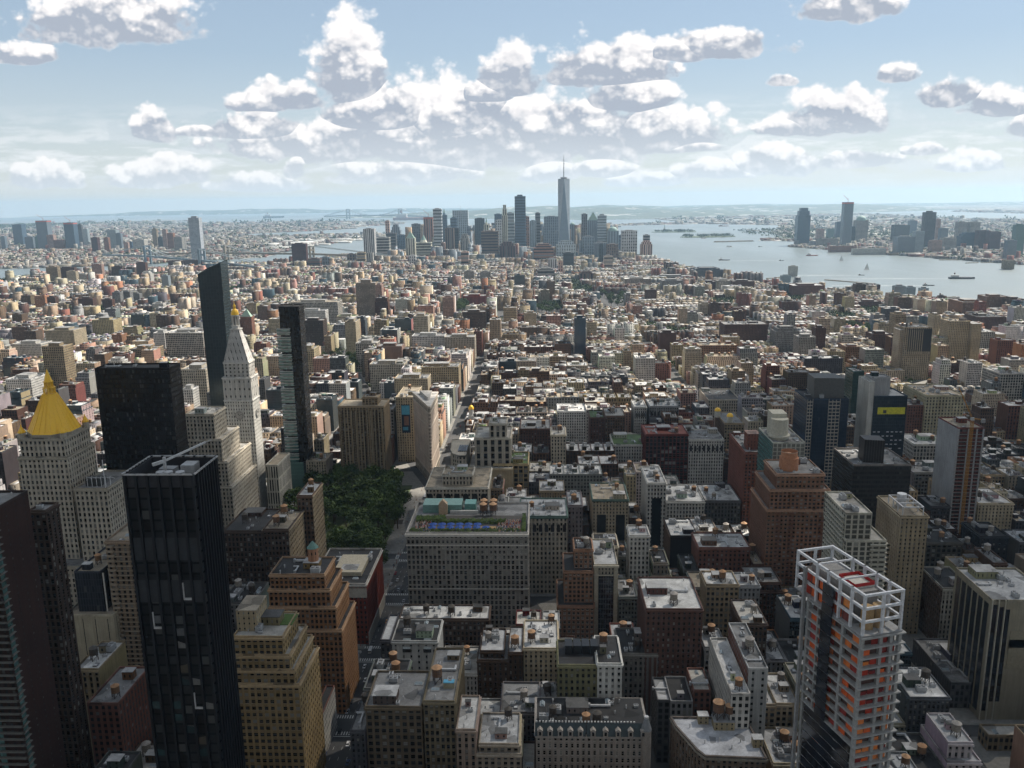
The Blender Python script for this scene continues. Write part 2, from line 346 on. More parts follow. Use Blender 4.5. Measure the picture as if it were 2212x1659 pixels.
def _unit(fn):
    def g(s, *a, **k):
        if s.depth == 0: s.units.append((len(s.v), len(s.f)))
        s.depth += 1
        try: return fn(s, *a, **k)
        finally: s.depth -= 1
    return g
for _n in ('face', 'wall', 'box', 'prism', 'loft', 'cyl', 'bar'): setattr(MB, _n, _unit(getattr(MB, _n)))
def tag(o, label=None, cat=None, group=None, kind=None):
    if label: o['label'] = label
    if cat: o['category'] = cat
    if group: o['group'] = group
    if kind: o['kind'] = kind
    return o
def empty(name, loc=(0, 0, 0)):
    o = bpy.data.objects.new(name, None); COL.objects.link(o); o.location = loc; o.empty_display_size = 5; return o
def dup(o, parent=None, loc=None):
    c = o.copy(); COL.objects.link(c); c.parent = parent
    if loc is not None: c.location = loc
    return c
FOOT = []          # claimed ground (x0, y0, x1, y1)
LAND = []          # landmarks for wording: (dx, dy, phrase)
VIEW = []          # (dx0, dx1, y_bottom, Y): nothing nearer may rise over this part of the thing
SOLID = []         # boxes of every hero, for the visibility test
# ---------------------------------------------------------------- lat/lon to the street grid
def ll(lat, lon):
    e = (lon+73.985656)*84290.0; n = (lat-40.748433)*111050.0
    return (-.8746*e + .4848*n, -(.4848*e + .8746*n))
def land_poly(name, pts, z, mat, kind='structure', base=-3.0):
    tri = tessellate_polygon([[Vector((p[0], p[1], 0)) for p in pts]])
    b = MB(); area = sum(pts[i][0]*pts[(i+1) % len(pts)][1]-pts[(i+1) % len(pts)][0]*pts[i][1] for i in range(len(pts)))
    if area < 0: pts = pts[::-1]; tri = tessellate_polygon([[Vector((p[0], p[1], 0)) for p in pts]])
    for t3 in tri:
        q = [(pts[i][0], pts[i][1], z) for i in t3]
        if (q[1][0]-q[0][0])*(q[2][1]-q[0][1])-(q[1][1]-q[0][1])*(q[2][0]-q[0][0]) < 0: q = q[::-1]
        b.face(q, (.3, .3, .3, .7))
    for i in range(len(pts)):
        a, c = pts[i], pts[(i+1) % len(pts)]
        b.face([(a[0], a[1], base), (c[0], c[1], base), (c[0], c[1], z), (a[0], a[1], z)], (.3, .3, .3, .7))
    return tag(b.build(name, [mat]), kind=kind)
# ================================================================ the setting
def st_y(k): return (33.45-k)*80.0          # centre line of a numbered street
MANH = [ll(*p) for p in [(40.7620,-73.9990),(40.7560,-74.0060),(40.7480,-74.0085),(40.7425,-74.0098),(40.7390,-74.0105),(40.7330,-74.0108),(40.7260,-74.0118),(40.7200,-74.0140),
 (40.7165,-74.0165),(40.7105,-74.0188),(40.7050,-74.0182),(40.7008,-74.0160),(40.7003,-74.0125),(40.7020,-74.0080),(40.7055,-74.0015),(40.7080,-73.9985),(40.7095,-73.9920),(40.7095,-73.9840),(40.7110,-73.9775),
 (40.7150,-73.9748),(40.7190,-73.9735),(40.7265,-73.9715),(40.7300,-73.9740),(40.7350,-73.9742),(40.7435,-73.9715),(40.7500,-73.9670),(40.7560,-73.9600),(40.80,-73.95),(40.80,-74.00)]]
BKLN = [ll(*p) for p in [(40.80,-73.93),(40.7560,-73.9500),(40.7440,-73.9590),(40.7380,-73.9620),(40.7210,-73.9640),(40.7140,-73.9680),(40.7060,-73.9700),(40.7020,-73.9760),(40.7045,-73.9880),(40.7025,-73.9970),(40.6930,-74.0030),
 (40.6840,-74.0120),(40.6760,-74.0190),(40.6720,-74.0160),(40.6700,-74.0060),(40.6650,-74.0000),(40.6600,-74.0140),(40.6550,-74.0220),(40.6480,-74.0260),(40.6400,-74.0370),(40.6300,-74.0420),(40.6150,-74.0390),
 (40.6060,-74.0330),(40.6000,-74.0100),(40.5880,-74.0000),(40.5800,-74.0130),(40.5720,-74.0100),(40.5720,-73.9600),(40.5760,-73.9200),(40.5900,-73.8800),(40.60,-73.80),(40.60,-73.70),(40.80,-73.70)]]
NJ = [ll(*p) for p in [(40.80,-73.99),(40.7600,-74.0200),(40.7500,-74.0235),(40.7440,-74.0240),(40.7370,-74.0270),(40.7300,-74.0290),(40.7230,-74.0305),(40.7165,-74.0320),(40.7125,-74.0330),(40.7100,-74.0400),(40.7060,-74.0380),(40.7020,-74.0460),(40.6960,-74.0520),
 (40.6900,-74.0610),(40.6830,-74.0700),(40.6730,-74.0680),(40.6700,-74.0530),(40.6650,-74.0560),(40.6660,-74.0760),(40.6560,-74.0780),(40.6460,-74.0850),(40.6430,-74.1300),(40.6450,-74.1420),(40.6800,-74.1130),(40.7100,-74.1090),(40.7180,-74.1190),(40.6900,-74.1350),
 (40.6500,-74.1650),(40.6350,-74.2000),(40.6000,-74.2050),(40.5500,-74.2300),(40.5100,-74.2600),(40.48,-74.35),(40.60,-74.50),(40.80,-74.45)]]
STAT = [ll(*p) for p in [(40.6440,-74.0720),(40.6270,-74.0720),(40.6060,-74.0560),(40.5850,-74.0670),(40.5500,-74.1050),(40.5200,-74.1600),(40.4990,-74.2450),(40.5500,-74.2150),(40.6100,-74.1970),(40.6390,-74.1850),(40.6410,-74.1300),(40.6480,-74.0900)]]
def setting():
    b = MB(); n = 128; RAD = 33500.0
    rings = [0, 400, 1500, 4000, 9000, 16000, 24000, RAD]
    for i in range(n):
        a0, a1 = 2*math.pi*i/n, 2*math.pi*(i+1)/n
        for r0, r1 in zip(rings, rings[1:]):
            q = [(r0*math.cos(a0), r0*math.sin(a0), -1.5), (r1*math.cos(a0), r1*math.sin(a0), -1.5), (r1*math.cos(a1), r1*math.sin(a1), -1.5), (r0*math.cos(a1), r0*math.sin(a1), -1.5)]
            b.face(q[1:] if r0 == 0 else q)
    tag(b.build('water', ['water']), kind='structure')
    land_poly('ground', MANH, 0.0, 'asphalt')
    land_poly('ground', BKLN, 0.0, 'far_land'); land_poly('ground', NJ, 0.0, 'far_land'); land_poly('ground', STAT, 0.0, 'woodland')
    isl = lambda la, lo, rx, ry, rot, n=18: [(lambda c: (c[0]+rx*math.cos(t)*math.cos(rot)-ry*math.sin(t)*math.sin(rot), c[1]+rx*math.cos(t)*math.sin(rot)+ry*math.sin(t)*math.cos(rot)))(ll(la, lo)) for t in [2*math.pi*i/n for i in range(n)]]
    land_poly('island', isl(40.6900, -74.0175, 620, 300, 1.2), 1.0, 'lawn')
    land_poly('island', isl(40.6898, -74.0455, 210, 110, -.1), 1.5, 'lawn')
    land_poly('island', isl(40.6992, -74.0400, 230, 130, .1), 1.5, 'lawn')
    # wooded hills and the long blue ridge on the horizon
    def ridge(name, cx, cy, L, Wd, hgt, rot, seed, mat='woodland', n=60, m=10):
        rr = random.Random(seed); ph = [rr.uniform(0, 6.28) for _ in range(6)]; bb = MB(); g = []
        for i in range(n+1):
            row = []
            for j in range(m+1):
                s, t_ = i/n*2-1, j/m*2-1
                e = max(0, 1-abs(s)**3)*max(0, 1-t_*t_)
                h = hgt*e*(.72+.16*math.sin(5*s+ph[0])+.1*math.sin(13*s+ph[1])+.06*math.sin(31*s+ph[2]+3*t_)+.04*math.sin(57*s+ph[3]))
                x, y = s*L/2, t_*Wd/2
                row.append((cx+x*math.cos(rot)-y*math.sin(rot), cy+x*math.sin(rot)+y*math.cos(rot), h-.5))
            g.append(row)
        for i in range(n):
            for j in range(m): bb.face([g[i][j], g[i+1][j], g[i+1][j+1], g[i][j+1]])
        tag(bb.build(name, [mat], smooth=True), kind='structure')
    c = ll(40.600, -74.100); ridge('hills', c[0]-200, c[1], 9500, 5200, 205, -.55, 3)
    c = ll(40.585, -74.13); ridge('hills', c[0]+1800, c[1]+1500, 13000, 6000, 200, -.2, 5)
    ridge('hills', -9000, 31000, 19000, 1800, 190, .12, 9); ridge('hills', 9500, 30500, 24000, 2200, 110, -.12, 11); ridge('hills', 17500, 26500, 14000, 2600, 130, -.5, 12)
    # block plates (pavement with a real kerb), north of 14th Street, and the paved squares
    b = MB(); AV = [(-1250, -1075), (-1045, -880), (-850, -678), (-646, -545), (-517, -412), (-384, -282), (-252, -128), (-96, 211), (241, 490), (520, 770), (800, 1045), (1075, 1250)]
    for k in range(33, 14, -1):
        y0, y1 = st_y(k)+5.5, st_y(k-1)-5.5
        for a0, a1 in AV:
            if y0 < 20: continue
            b.box(a0-4, y0, 0, a1+4, y1, .15, (.2, .2, .2, .8))
    tag(b.build('pavement', ['paving']), kind='structure')
    b = MB(); b.box(-252, 604, .15, -142, 862, .4, (.1, .1, .1, .8)); b.box(-436, 1490, .15, -318, 1625, .4, (.1, .1, .1, .8))
    tag(b.build('lawn', ['lawn']), kind='structure')
    b = MB(); b.prism([(-140, 845), (-96, 845), (-96, 830), (-120, 765), (-132, 700)], .15, .42, (.2, .2, .2, .8)); tag(b.build('plaza', ['paving']), kind='structure')
    # Broadway cuts the grid on a slant: a dark roadway sheet over the plates
    b = MB(); q = [(211, 14), (226, 14), (-132, 905), (-147, 905)]
    b.face([(x, y, .17) for x, y in q]); q = [(-147, 905), (-132, 905), (-330, 1470), (-345, 1470)]; b.face([(x, y, .17) for x, y in q])
    tag(b.build('road', ['asphalt']), kind='structure')
    # crosswalks, stop lines and lane lines
    b = MB()
    for xa, xb in ((-124, -100), (215, 237)):
        for k in range(32, 22, -1):
            yc = st_y(k)
            for yy in (yc-9.5, yc+6.5):
                x = xa
                while x < xb: b.face([(x, yy, .012), (x+.7, yy, .012), (x+.7, yy+3.2, .012), (x, yy+3.2, .012)]); x += 1.5
            b.face([(xa, yc-11, .012), (xb, yc-11, .012), (xb, yc-10.5, .012), (xa, yc-10.5, .012)])
            for xx in (xa-4.4, xb+1.4):
                y = yc-4.6
                while y < yc+4: b.face([(xx, y, .012), (xx+3, y, .012), (xx+3, y+.6, .012), (xx, y+.6, .012)]); y += 1.3
            for q in range(1, 5):
                x = xa+(xb-xa)*q/5; y = yc+12
                while y < yc+66: b.face([(x, y, .012), (x+.18, y, .012), (x+.18, y+3, .012), (x, y+3, .012)]); y += 9
    tag(b.build('road_markings', ['road_paint']), kind='structure')
setting()
# ================================================================ building kit
# style: wall rgb, window height share, bay, floor height, window width share, glassiness
ST = dict(
 limestone=((.48,.43,.35),.56,3.0,3.9,.50,0), cream=((.52,.46,.36),.55,2.9,3.8,.50,0), pale=((.56,.54,.50),.55,2.7,3.7,.52,0), white=((.66,.65,.62),.56,3.0,3.6,.55,0),
 tan=((.33,.26,.17),.52,3.0,3.6,.62,0), ochre=((.42,.29,.15),.52,3.0,3.6,.62,0), orange=((.27,.155,.10),.55,3.0,3.4,.60,0), brick=((.18,.085,.065),.52,3.0,3.4,.48,0),
 maroon=((.075,.026,.022),.5,3.2,3.2,.35,0), brown=((.13,.085,.06),.55,2.8,3.6,.58,0), umber=((.085,.06,.048),.6,2.6,3.7,.6,0), grey=((.26,.26,.26),.56,2.8,3.7,.52,0),
 darkgrey=((.10,.10,.105),.6,2.8,3.7,.6,0), olive=((.19,.18,.10),.5,2.9,3.7,.48,0), black=((.012,.010,.009),.72,1.6,3.7,.8,.3), bronze=((.03,.022,.017),.7,1.7,3.8,.8,.2),
 bluegl=((.05,.09,.14),.84,1.6,3.7,.9,1), darkgl=((.02,.035,.045),.86,1.6,3.7,.92,1), teal=((.10,.20,.19),.84,1.7,3.6,.9,1), greygl=((.16,.20,.24),.8,1.6,3.8,.88,1), palegl=((.32,.38,.42),.7,1.6,3.8,.85,.8),
 pink=((.42,.28,.23),.55,2.8,3.6,.48,0), rust=((.27,.13,.085),.55,2.8,3.4,.45,0), blank=((.40,.37,.29),.3,40,60,.0,0), sand=((.45,.38,.27),.5,2.8,3.1,.42,0), stripe=((.44,.38,.28),.9,2.6,3.2,.45,0),
 concrete=((.33,.32,.30),.5,3.2,3.0,.55,0), loft=((.50,.47,.42),.66,3.4,4.0,.70,0), dkbrick=((.11,.06,.048),.5,3.0,3.4,.42,0))
ROOFS = dict(white=(.62,.62,.61), silver=(.45,.46,.47), grey=(.24,.24,.24), black=(.04,.04,.042), tan=(.34,.29,.22), green=(.09,.15,.05), red=(.30,.10,.07), pale=(.5,.48,.44))
def par_of(s): return (s[2], s[3], s[4], s[5])
def col_of(s): return (*s[0], s[1])
# shared small meshes ------------------------------------------------
def mk_window(frame):
    b = MB(); b.face([(-.5, 0, 0), (.5, 0, 0), (.5, 0, 1), (-.5, 0, 1)], m=0)
    c = (*frame, .6); t = .07
    for q in ((-.5, 0, -.5+t, 1), (.5-t, 0, .5, 1), (-.5, 1-t, .5, 1), (-.5, 0, .5, t*.9), (-.5, .48, .5, .53)):
        b.face([(q[0], -.05, q[1]), (q[2], -.05, q[1]), (q[2], -.05, q[3]), (q[0], -.05, q[3])], c, m=1)
    b.face([(-.56, -.28, -.05), (.56, -.28, -.05), (.56, 0, -.05), (-.56, 0, -.05)], c, m=1); b.face([(-.56, -.28, -.14), (.56, -.28, -.14), (.56, -.28, -.05), (-.56, -.28, -.05)], c, m=1)
    o = b.build('window', ['window', 'plain']); me = o.data; bpy.data.objects.remove(o); return me
WIN = {'dark': mk_window((.06, .06, .06)), 'pale': mk_window((.42, .40, .36)), 'tan': mk_window((.26, .2, .13))}
def mk_tank(barrel, cone):
    b = MB(); b.cyl(0, 0, 3.0, 6.6, 2.05, n=14, col=(*barrel, .85)); b.cyl(0, 0, 6.6, 8.0, 2.25, .05, n=14, col=(*cone, .8))
    for z in (3.4, 4.4, 5.4, 6.2): b.cyl(0, 0, z, z+.09, 2.1, n=14, col=(.05, .05, .05, .6), cap=True)
    o = b.build('water_tank', ['plain']); a = o.data; bpy.data.objects.remove(o)
    b = MB()
    for x in (-1.4, 1.4):
        for y in (-1.4, 1.4): b.bar((x, y, 0), (x, y, 3), .3, (.06, .05, .05, .6))
    for s in (-1.4, 1.4):
        b.bar((-1.4, s, .2), (1.4, s, 2.8), .16, (.06, .05, .05, .6)); b.bar((s, -1.4, .2), (s, 1.4, 2.8), .16, (.06, .05, .05, .6)); b.bar((-1.7, s, 2.9), (1.7, s, 2.9), .25, (.06, .05, .05, .6))
    o = b.build('tank_stand', ['plain']); c = o.data; bpy.data.objects.remove(o)
    return a, c
TANKS = [mk_tank((.24, .14, .08), (.42, .24, .13)), mk_tank((.07, .055, .045), (.09, .08, .07)), mk_tank((.30, .27, .23), (.36, .33, .3)), mk_tank((.16, .09, .055), (.50, .30, .17))]
def mk_small(kind):
    b = MB()
    if kind == 'air_conditioner':
        b.box(-1.3, -.9, .25, 1.3, .9, 1.7, (.42, .43, .44, .5)); b.cyl(-.6, 0, 1.7, 1.85, .5, n=8, col=(.05, .05, .05, .5)); b.cyl(.6, 0, 1.7, 1.85, .5, n=8, col=(.05, .05, .05, .5))
        for x in (-1.1, 1.1): b.box(x-.1, -.8, 0, x+.1, .8, .25, (.1, .1, .1, .6))
    elif kind == 'skylight':
        b.box(-1.2, -2.0, 0, 1.2, 2.0, .5, (.5, .5, .5, .6)); b.loft([(-1.1, -1.9), (1.1, -1.9), (1.1, 1.9), (-1.1, 1.9)], .5, [(-.1, -1.6), (.1, -1.6), (.1, 1.6), (-.1, 1.6)], 1.3, (.28, .33, .36, .2))
    elif kind == 'vent_pipe':
        b.cyl(0, 0, 0, 1.6, .28, n=8, col=(.5, .5, .5, .4)); b.cyl(0, 0, 1.6, 2.0, .5, .1, n=8, col=(.4, .4, .4, .4))
    elif kind == 'air_duct':
        b.box(-4.5, -.45, .5, 3.5, .45, 1.3, (.46, .47, .48, .35)); b.box(3.5, -.45, .5, 4.4, 3.6, 1.3, (.46, .47, .48, .35)); b.box(-5.4, -.8, 0, -4.5, .8, 1.9, (.34, .35, .36, .4))
        for x in (-3, 0, 3): b.box(x-.1, -.5, 0, x+.1, .5, .5, (.12, .12, .12, .6))
    elif kind == 'railing':
        for x in (-3, -1, 1, 3): b.bar((x, 0, 0), (x, 0, 1.2), .09, (.12, .12, .12, .5))
        for z in (.6, 1.2): b.bar((-3, 0, z), (3, 0, z), .09, (.12, .12, .12, .5))
    elif kind == 'roof_hatch':
        b.box(-1.6, -1.1, 0, 1.6, 1.1, .7, (.2, .2, .21, .5)); b.box(-1.3, -.8, .7, 0, .8, .85, (.55, .56, .56, .3)); b.cyl(1.0, 0, .7, 2.6, .16, n=6, col=(.3, .3, .3, .5))
    elif kind == 'cooling_unit':
        b.box(-2.4, -1.5, .5, 2.4, 1.5, 3.0, (.36, .37, .38, .5)); [b.cyl(x, 0, 3.0, 3.5, .95, n=10, col=(.22, .22, .22, .5)) for x in (-1.2, 1.2)]
        for x in (-2.1, 2.1): b.box(x-.15, -1.4, 0, x+.15, 1.4, .5, (.1, .1, .1, .6))
    o = b.build(kind, ['plain']); a = o.data; bpy.data.objects.remove(o); return a
SMALL = {k: mk_small(k) for k in ('air_conditioner', 'skylight', 'vent_pipe', 'cooling_unit', 'air_duct', 'railing', 'roof_hatch')}
def place(kind, me, root, loc, rz=0.0, sc=1.0):
    o = bpy.data.objects.new(kind, me); COL.objects.link(o); o.parent = root; o.location = loc; o.rotation_euler = (0, 0, rz); o.scale = (sc, sc, sc) if not isinstance(sc, tuple) else sc
    return o
def tank(root, x, y, z, kind=None, s=1.0):
    k = R.randrange(4) if kind is None else kind
    o = place('water_tank', TANKS[k][0], root, (x, y, z), R.random(), s); c = bpy.data.objects.new('tank_stand', TANKS[k][1]); COL.objects.link(c); c.parent = o
    return o
def shed(root, x0, y0, x1, y1, z, h, col, roof=(.3, .3, .3), name='roof_shed'):
    b = MB(); b.box(x0, y0, z, x1, y1, z+h, (*col, .35), (2.6, 3.0, .3, 0), m=0); b.box(x0-.25, y0-.25, z+h, x1+.25, y1+.25, z+h+.25, (*roof, .7), m=1)
    o = b.build(name, ['facade', 'roofing'], root); return o
def clutter(root, x0, y0, x1, y1, z, col, dens=1.0, tanks=None, rr=None):
    rr = rr or R; w, d = x1-x0, y1-y0
    if w < 5 or d < 5: return
    used = []
    def spot(r):
        for _ in range(14):
            x, y = rr.uniform(x0+r+.8, x1-r-.8) if w > 2*r+1.8 else (x0+x1)/2, rr.uniform(y0+r+.8, y1-r-.8) if d > 2*r+1.8 else (y0+y1)/2
            if all(abs(x-a)+abs(y-b_) > (r+q)*1.15 for a, b_, q in used): used.append((x, y, r)); return x, y
        return None
    nt = (1 if w*d > 120 and rr.random() < .7 else 0) + (1 if w*d > 500 and rr.random() < .5 else 0) if tanks is None else tanks
    if w > 8 and d > 8:
        s = min(w, d)*rr.uniform(.13, .22); p = spot(s)
        if p: shed(root, p[0]-s, p[1]-s*.8, p[0]+s, p[1]+s*.8, z, rr.uniform(2.8, 4.6), tuple(c*rr.uniform(.7, 1.1) for c in col), (.45, .45, .45) if rr.random() < .6 else (.12, .12, .12))
    for _ in range(nt):
        p = spot(2.3)
        if p: tank(root, p[0], p[1], z, s=rr.uniform(.85, 1.15))
    for _ in range(int(dens*w*d/130)+1):
        k = rr.choice(['air_conditioner', 'air_conditioner', 'skylight', 'vent_pipe', 'vent_pipe', 'cooling_unit', 'air_duct', 'railing', 'roof_hatch'])
        p = spot(2.2 if k == 'cooling_unit' else 4.6 if k == 'air_duct' else 1.4)
        if p: place(k, SMALL[k], root, (p[0], p[1], z), rr.choice((0, math.pi/2)), rr.uniform(.8, 1.2))
def relief(b, wins, x0, y0, x1, y1, z0, z1, st, d=.4, base=1, crown=1, trim=None):
    """a wall with standing piers, sunk spandrels and window openings; outside is right of p0->p1"""
    L = math.hypot(x1-x0, y1-y0)
    if L < 2 or z1-z0 < 3: b.wall(x0, y0, x1, y1, z0, z1, col_of(st), (3, 3, 0, 0)); return
    tx, ty = (x1-x0)/L, (y1-y0)/L; nx, ny = ty, -tx
    n = max(1, round(L/st[2])); bw = L/n; k = max(1, round((z1-z0)/st[3])); fh = (z1-z0)/k
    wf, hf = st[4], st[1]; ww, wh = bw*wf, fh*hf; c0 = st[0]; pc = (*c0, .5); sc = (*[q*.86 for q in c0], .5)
    P = lambda u, dep, z: (x0+tx*u-nx*dep, y0+ty*u-ny*dep, z)
    flat = (3, 3, 0, 0)
    def q4(u0, u1, za, zb, dep, col): b.face([P(u0, dep, za), P(u1, dep, za), P(u1, dep, zb), P(u0, dep, zb)], col, flat, [(u0, za), (u1, za), (u1, zb), (u0, zb)])
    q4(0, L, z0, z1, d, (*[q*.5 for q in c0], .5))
    pw = (bw-ww)/2
    for i in range(n+1):
        ua, ub = max(0, i*bw-pw), min(L, i*bw+pw)
        q4(ua, ub, z0, z1, 0, pc)
        if i > 0: b.face([P(ua, d, z0), P(ua, 0, z0), P(ua, 0, z1), P(ua, d, z1)], pc, flat)
        if i < n: b.face([P(ub, 0, z0), P(ub, d, z0), P(ub, d, z1), P(ub, 0, z1)], pc, flat)
    sp = (fh-wh)/2
    for j in range(k+1):
        za, zb = max(z0, z0+j*fh-sp), min(z1, z0+j*fh+sp)
        if j <= base-1: za, zb = z0+j*fh, z0+j*fh+sp
        for i in range(n):
            ua, ub = i*bw+pw, (i+1)*bw-pw
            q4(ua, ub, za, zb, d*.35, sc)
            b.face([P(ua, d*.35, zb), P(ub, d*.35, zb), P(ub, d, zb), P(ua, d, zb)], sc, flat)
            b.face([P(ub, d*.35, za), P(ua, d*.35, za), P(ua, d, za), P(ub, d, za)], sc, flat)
    for j in range(k):
        for i in range(n):
            uc = (i+.5)*bw; p = P(uc, d-.06, z0+j*fh+sp)
            wins.append((p, ww, wh, math.atan2(ty, tx), (nx, ny), (c0[0])))
    if crown:
        hc = min(1.4, fh*.4)
        cc = (*(trim or [min(.8, q*1.15) for q in c0]), .5)
        for pr, ha, hb_ in ((.35, hc, hc*.45), (.75, hc*.45, 0)):
            A = [P(-pr*.5, -pr, z1-ha), P(L+pr*.5, -pr, z1-ha), P(L+pr*.5, -pr, z1-hb_), P(-pr*.5, -pr, z1-hb_)]
            b.face(A, cc, flat); b.face([A[3], A[2], P(L, 0, z1-hb_), P(0, 0, z1-hb_)], cc, flat); b.face([A[1], A[0], P(0, 0, z1-ha), P(L, 0, z1-ha)], cc, flat)
def put_windows(root, ox, oy, wins, nmax, frame):
    eye = Vector((0, 0, H)); sc = []
    for w in wins:
        p = Vector((w[0][0]+ox, w[0][1]+oy, w[0][2])); v = eye-p; dd = v.length
        cs = (v.x*w[4][0]+v.y*w[4][1])/dd
        sc.append((w[1]*w[2]*max(cs, 0)*max(.15, 1)/dd**2, w))
    sc.sort(key=lambda a: -a[0]); near = [w for s, w in sc[:nmax] if s > 0]; rest = [w for s, w in sc[len(near):]]
    for p, ww, wh, a, nr, _ in near: place('window', WIN[frame], root, p, a, (ww, 1, wh))
    if rest:
        b = MB()
        for p, ww, wh, a, nr, _ in rest:
            tx, ty = math.cos(a)*ww/2, math.sin(a)*ww/2; z = p[2]
            b.face([(p[0]-tx, p[1]-ty, z), (p[0]+tx, p[1]+ty, z), (p[0]+tx, p[1]+ty, z+wh), (p[0]-tx, p[1]-ty, z+wh)], m=0)
            q = .05
            b.face([(p[0]-tx+nr[0]*q, p[1]-ty+nr[1]*q, z+wh*.47), (p[0]+tx+nr[0]*q, p[1]+ty+nr[1]*q, z+wh*.47), (p[0]+tx+nr[0]*q, p[1]+ty+nr[1]*q, z+wh*.53), (p[0]-tx+nr[0]*q, p[1]-ty+nr[1]*q, z+wh*.53)], (.2, .2, .19, .6), m=1)
        tag(b.build('window_rows', ['window', 'plain'], root), kind='stuff')
def bld(name, label, cat, tiers, st, rel=False, roof='grey', side=None, clut=1.0, tanks=None, lm=None, vb=None, par_h=1.1, frame='dark', nwin=100, trim=None, group=None, seed=None, claim=True):
    """tiers: (x0, y0, x1, y1, z0, z1[, style]); returns the root Empty; everything below is its part"""
    st = ST[st] if isinstance(st, str) else st; side = ST[side] if isinstance(side, str) else (side or st)
    X0, Y0 = tiers[0][0], tiers[0][1]; X1, Y1 = tiers[0][2], tiers[0][3]; cx, cy = (X0+X1)/2, Y0
    root = tag(empty(name, (cx, cy, 0)), label, cat, group)
    rr = random.Random(seed if seed is not None else int(abs(X0*7+Y0*3))); b, rf, wins = MB(), MB(), []
    rc = (*ROOFS[roof], .7)
    for i, t in enumerate(tiers):
        x0, y0, x1, y1, z0, z1 = t[:6]; s = ST[t[6]] if len(t) > 6 and isinstance(t[6], str) else (t[6] if len(t) > 6 else st); sd = s if len(t) > 6 else side
        lx0, lx1, ly0, ly1 = x0-cx, x1-cx, y0-cy, y1-cy
        SOLID.append((x0, y0, z0, x1, y1, z1, name))
        c, p, p2 = col_of(s), par_of(s), par_of(sd); c2 = col_of(sd)
        if rel:
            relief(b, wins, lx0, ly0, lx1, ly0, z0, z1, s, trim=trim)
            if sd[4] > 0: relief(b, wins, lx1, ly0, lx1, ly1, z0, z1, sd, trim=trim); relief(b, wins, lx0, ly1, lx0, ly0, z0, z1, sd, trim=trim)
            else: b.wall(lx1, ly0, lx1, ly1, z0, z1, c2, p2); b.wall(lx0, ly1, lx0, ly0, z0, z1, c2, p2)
        else:
            b.wall(lx0, ly0, lx1, ly0, z0, z1, c, p); b.wall(lx1, ly0, lx1, ly1, z0, z1, c2, p2); b.wall(lx0, ly1, lx0, ly0, z0, z1, c2, p2)
        b.wall(lx1, ly1, lx0, ly1, z0, z1, c, p)
        rf.face([(lx0, ly0, z1), (lx1, ly0, z1), (lx1, ly1, z1), (lx0, ly1, z1)], rc)
        if par_h:
            tc = (*(trim or [min(.75, q*1.2) for q in s[0]]), .7); w = .45; h = par_h; o = .02
            rf.box(lx0-o, ly0-o, z1, lx1+o, ly0+w, z1+h, tc); rf.box(lx0-o, ly1-w, z1, lx1+o, ly1+o, z1+h, tc)
            rf.box(lx0-o, ly0+w, z1, lx0+w, ly1-w, z1+h, tc); rf.box(lx1-w, ly0+w, z1, lx1+o, ly1-w, z1+h, tc)
        rf.build('roof', ['roofing'], root); rf = MB()
    b.build('wall', ['facade'], root)
    if rel: put_windows(root, cx, cy, wins, nwin, frame)
    t = tiers[-1]
    if clut: clutter(root, t[0]-cx+.6, t[1]-cy+.6, t[2]-cx-.6, t[3]-cy-.6, t[5], st[0], clut, tanks, rr)
    if claim: FOOT.append((X0-.5, Y0-.5, X1+.5, Y1+.5))
    if lm:
        p = proj(((X0+X1)/2, Y0, tiers[-1][5]*.8)); LAND.append((p[0], p[1], lm))
    if vb:
        a = proj((X0, Y0, tiers[-1][5])); c = proj((X1, Y0, tiers[-1][5])); VIEW.append((a[0], c[0], cr(vb[0], 0, vb[1])[1], Y0))
    return root
def hb(k, xl, xr, y, Y, yr=None):
    a = on_front(*cr(k, xl, y), Y); c = on_front(*cr(k, xr, y if yr is None else yr), Y)
    return a[0], c[0], (a[1]+c[1])/2
def far_enough(k, xl, xr, y, Y, cap):        # a roofline seen at y is no higher than cap metres: stand it further off if need be
    if hb(k, xl, xr, y, Y)[2] > cap: Y = on_ground(*cr(k, (xl+xr)/2, y), cap)[1]
    return Y
def block(name, label, cat, k, xl, xr, y, Y, depth, st, yr=None, **kw):
    x0, x1, z = hb(k, xl, xr, y, Y, yr)
    return bld(name, label, cat, [(x0, Y, x1, Y+depth, 0, z)], st, **kw), (x0, x1, z)
